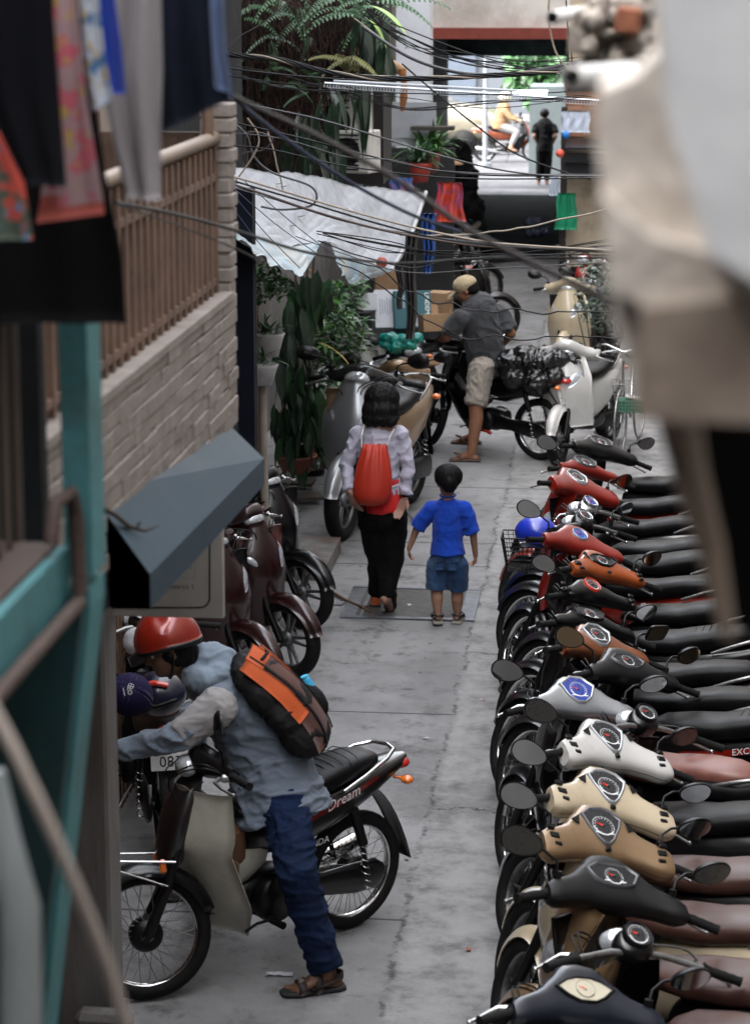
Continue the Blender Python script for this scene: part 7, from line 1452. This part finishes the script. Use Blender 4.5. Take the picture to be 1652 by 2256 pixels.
# ================================================================ cables
CBK = mat('cable_black', (.004, .004, .0045), .5, var=.2, spec=.3); CGR = mat('cable_grey', (.05, .05, .053), .5, var=.2); CBE = mat('cable_beige', (.27, .22, .17), .5, var=.15); CBR = mat('cable_brown', (.055, .034, .025), .55, var=.2); CDB = mat('cable_navy', (.01, .018, .05), .45)
def cable(px, Y, rp, m, lab, nm='cable', n=6, wav=0., Y1=None, strands=None):
    Y1 = Y1 or Y; K = len(px) - 1; P = [ay(x, y, Y + (Y1 - Y) * i / K) for i, (x, y) in enumerate(px)]; P = smooth_path(P)
    if wav: P = [p + V((0, 0, wav * noise.noise(V((p.x * 9, p.z * 9, Y))))) for p in P]
    r = rp * Y / 5327
    if not strands: b = MB(); b.tube(P, r, n); return thing(nm, b, m, lab, 'cable')
    b = MB(); tot = len(P)
    for s_ in range(len(strands)):
        b.mi = strands[s_]; ph = 2 * PI * s_ / len(strands); rr_ = r * .62; Q = []
        for i in range(tot): a = ph + i * .45; Q.append(P[i] + V((.0, math.cos(a), math.sin(a))) * r * .8)
        b.tube(Q, rr_ * .75, 5)
    return thing(nm, b, m, lab, 'cable')
cable([(440, 108), (520, 122), (610, 130), (720, 158), (830, 172), (960, 172), (1080, 166), (1180, 160), (1290, 148)], 13, 5, [CBK, CBE], 'thick twisted bundle of black cables with one beige strand at the top', 'cable_bundle', strands=[0, 0, 1, 0, 0])
cable([(440, 140), (540, 155), (660, 168), (800, 176), (950, 170), (1100, 162), (1290, 152)], 13.4, 2.2, CBK, 'black cable hanging just under the twisted bundle')
cable([(440, 165), (520, 170), (640, 196), (760, 200), (880, 205), (1040, 208), (1200, 205), (1300, 196)], 15, 1.5, CBK, 'thin black cable just below the perforated rail')
cable([(480, 210), (560, 232), (700, 262), (830, 300), (960, 340), (1090, 372), (1200, 386), (1340, 388)], 12, 2.2, CGR, 'grey cable sagging past the green bushy pot')
cable([(480, 262), (560, 280), (680, 308), (800, 340), (940, 372), (1080, 386), (1340, 387)], 12.6, 2, CBK, 'black cable sagging below the grey one across the plants')
cable([(480, 318), (600, 330), (740, 362), (900, 384), (1060, 394), (1340, 392)], 13.2, 1.8, CBK, 'lower black cable crossing just above the tarpaulin')
cable([(480, 290), (620, 305), (760, 345), (860, 352), (960, 375), (1140, 384), (1340, 384)], 12.2, 1.3, CGR, 'hair thin grey cable among the sagging ones')
cable([(480, 380), (560, 402), (680, 438), (820, 478), (960, 512), (1100, 536), (1350, 552)], 11, 2.6, CBE, 'beige cable running over the tarpaulin, uppermost of three')
cable([(480, 388), (560, 412), (690, 450), (830, 492), (960, 524), (1110, 543), (1350, 556)], 11, 2.4, CBK, 'black cable running over the tarpaulin between the beige and brown ones')
cable([(480, 396), (570, 424), (700, 468), (840, 506), (980, 532), (1120, 546), (1350, 548)], 11.2, 3, CBR, 'brown cable running over the tarpaulin, lowest of three')
cable([(480, 404), (600, 438), (760, 488), (900, 514), (1000, 528), (1200, 547), (1350, 546)], 11.4, 1.3, CGR, 'thin grey wire woven between the three tarpaulin cables')
cable([(160, -30), (330, 95), (500, 205), (700, 300), (880, 400), (1030, 505), (1190, 588), (1360, 672), (1700, 860)], 5.2, 6, mat('cable_dark_brown', (.014, .010, .008), .6, spec=.2), 'thick out of focus dark cable slanting from the laundry down to the right', Y1=4.2)
cable([(180, -30), (400, 100), (515, 215), (620, 300), (760, 395), (900, 470), (1010, 510)], 5.6, 5, CDB, 'blurred navy cable slanting over the plants to the right', Y1=7)
cable([(255, 446), (400, 475), (520, 508), (660, 552), (780, 572), (900, 580), (1060, 570), (1350, 568)], 5.6, 4.5, CBK, 'thick black cable leaving the laundry and passing below the tarpaulin', Y1=9)
cable([(262, 452), (380, 492), (520, 548), (580, 580)], 5.6, 2.2, CBK, 'thin black cable dropping away below the thick one', Y1=7)
cable([(885, 140), (960, 205), (1040, 270), (1130, 335), (1230, 375), (1300, 395)], 16, 2, CBK, 'black cable slanting across the bright opening')
cable([(860, 50), (960, 90), (1060, 125), (1160, 150), (1290, 172)], 17, 1.6, CBK, 'thin black cable crossing the dark passage, upper')
cable([(860, 60), (960, 110), (1060, 135), (1180, 150), (1290, 150)], 17.4, 1.3, CGR, 'thin grey cable crossing the dark passage')
cable([(860, 72), (940, 118), (1040, 142), (1160, 160), (1290, 160)], 17.8, 1.3, CGR, 'second thin grey cable crossing the dark passage, just lower')
cable([(800, 60), (900, 125), (1000, 158), (1100, 165), (1200, 152), (1300, 130)], 14.5, 4, CGR, 'thick grey hose looping past the pale pillar', Y1=14)
cable([(780, 40), (870, 105), (960, 150), (1040, 165), (1120, 160)], 14.8, 1.6, CBE, 'pale thin cable beside the grey hose')
cable([(1212, -30), (1208, 40), (1222, 110), (1248, 148), (1270, 160)], 9, 2.2, CBE, 'beige cable curving down beside the white pipe stubs')
cable([(1245, -30), (1250, 60), (1258, 120), (1262, 170)], 10, 1.8, CBK, 'black wire hanging straight down beside the crumbling concrete')
cable([(880, 516), (1000, 518), (1080, 512), (1160, 500), (1250, 480), (1350, 458)], 14, 2.2, CBE, 'pale rope rising to the right across the dark passage floor', wav=.01)
cable([(700, 530), (790, 560), (900, 590), (990, 575), (1150, 560), (1350, 562)], 12, 1.6, CBK, 'thin black wire looping below the tarpaulin edge', wav=.01)
cable([(760, 560), (830, 590), (900, 640), (980, 668), (1060, 684), (1120, 680), (1210, 690), (1370, 684)], 12, 1.7, CBK, 'wavy black wire passing in front of the man', wav=.035)
cable([(740, 575), (820, 620), (890, 668), (980, 728), (1060, 744), (1200, 746), (1370, 742)], 12.4, 1.6, CBK, 'lower wavy black wire passing over the shirt of the man', wav=.03)
cable([(650, 520), (760, 560), (900, 600), (1100, 590), (1350, 578)], 12.8, 1.2, CGR, 'faint grey wire under the tarpaulin cables')
cable([(480, 130), (530, 80), (580, 50), (640, 0), (660, -20)], 13, 1.4, CGR, 'single wire rising steeply across the ferns')
cable([(520, 275), (545, 300), (560, 345), (600, 380), (680, 408), (698, 435), (680, 455), (620, 462), (575, 455)], 14.5, 2.6, CGR, 'grey cable curled in a loop on the tarpaulin')
cable([(520, 300), (560, 290), (600, 305), (580, 330), (545, 335), (520, 350)], 14.6, 1.8, CGR, 'tangled wire knot above the tarpaulin corner')
cable([(515, 405), (560, 340), (570, 300), (545, 260)], 14.4, 2.2, CBE, 'pale wire climbing through the tangled knot')
cable([(590, 290), (610, 360), (625, 420)], 14.8, 2, CBE, 'pale twisted wire hanging down onto the tarpaulin', wav=.03)
for k, (a, c_) in enumerate((((515, 415), (700, 560)), ((515, 430), (660, 590)), ((515, 460), (620, 590)), ((540, 400), (760, 580)))):
    cable([a, ((a[0] + c_[0]) / 2, (a[1] + c_[1]) / 2 + 6), c_], 12.5 + k * .3, 1.1, CDB, ['thin navy wire slanting over the tarpaulin, farthest left at its top and longest', 'thin navy wire slanting down to the tarpaulin flap', 'thin navy wire nearest the brick pier', 'thin navy wire crossing the middle of the tarpaulin'][k])
def loose(label, ends, Y, rp, m, n):
    b = MB()
    for i in range(n):
        pts = [ay(x + pr.uniform(-12, 12), y + pr.uniform(-15, 15), Y + k * .1) for k, (x, y) in enumerate(ends)]; b.tube(smooth_path(pts), rp * pr.uniform(.7, 1.3) * Y / 5327, 5)
    thing('cable_bundle', b, m, label, 'cable')
loose('loose bundle of thin black cables sagging over the dark passage mouth', [(800, 30), (900, 90), (1020, 128), (1150, 145), (1290, 140)], 16.5, 1.2, CBK, 7)
loose('loose bundle of thin dark cables crossing the ferns to the right', [(480, 150), (600, 175), (760, 200), (900, 230), (1080, 225), (1300, 215)], 14.2, 1.1, CBK, 5)
loose('loose bundle of thin cables draped low in front of the parked bikes behind the man', [(700, 500), (860, 545), (1000, 565), (1160, 560), (1350, 540)], 12.9, 1.2, CBK, 5)
cable([(280, 870), (220, 845), (255, 900), (290, 980), (320, 1060)], 6.2, 1., CBK, 'thin wire running down the painted brick parapet') if False else None
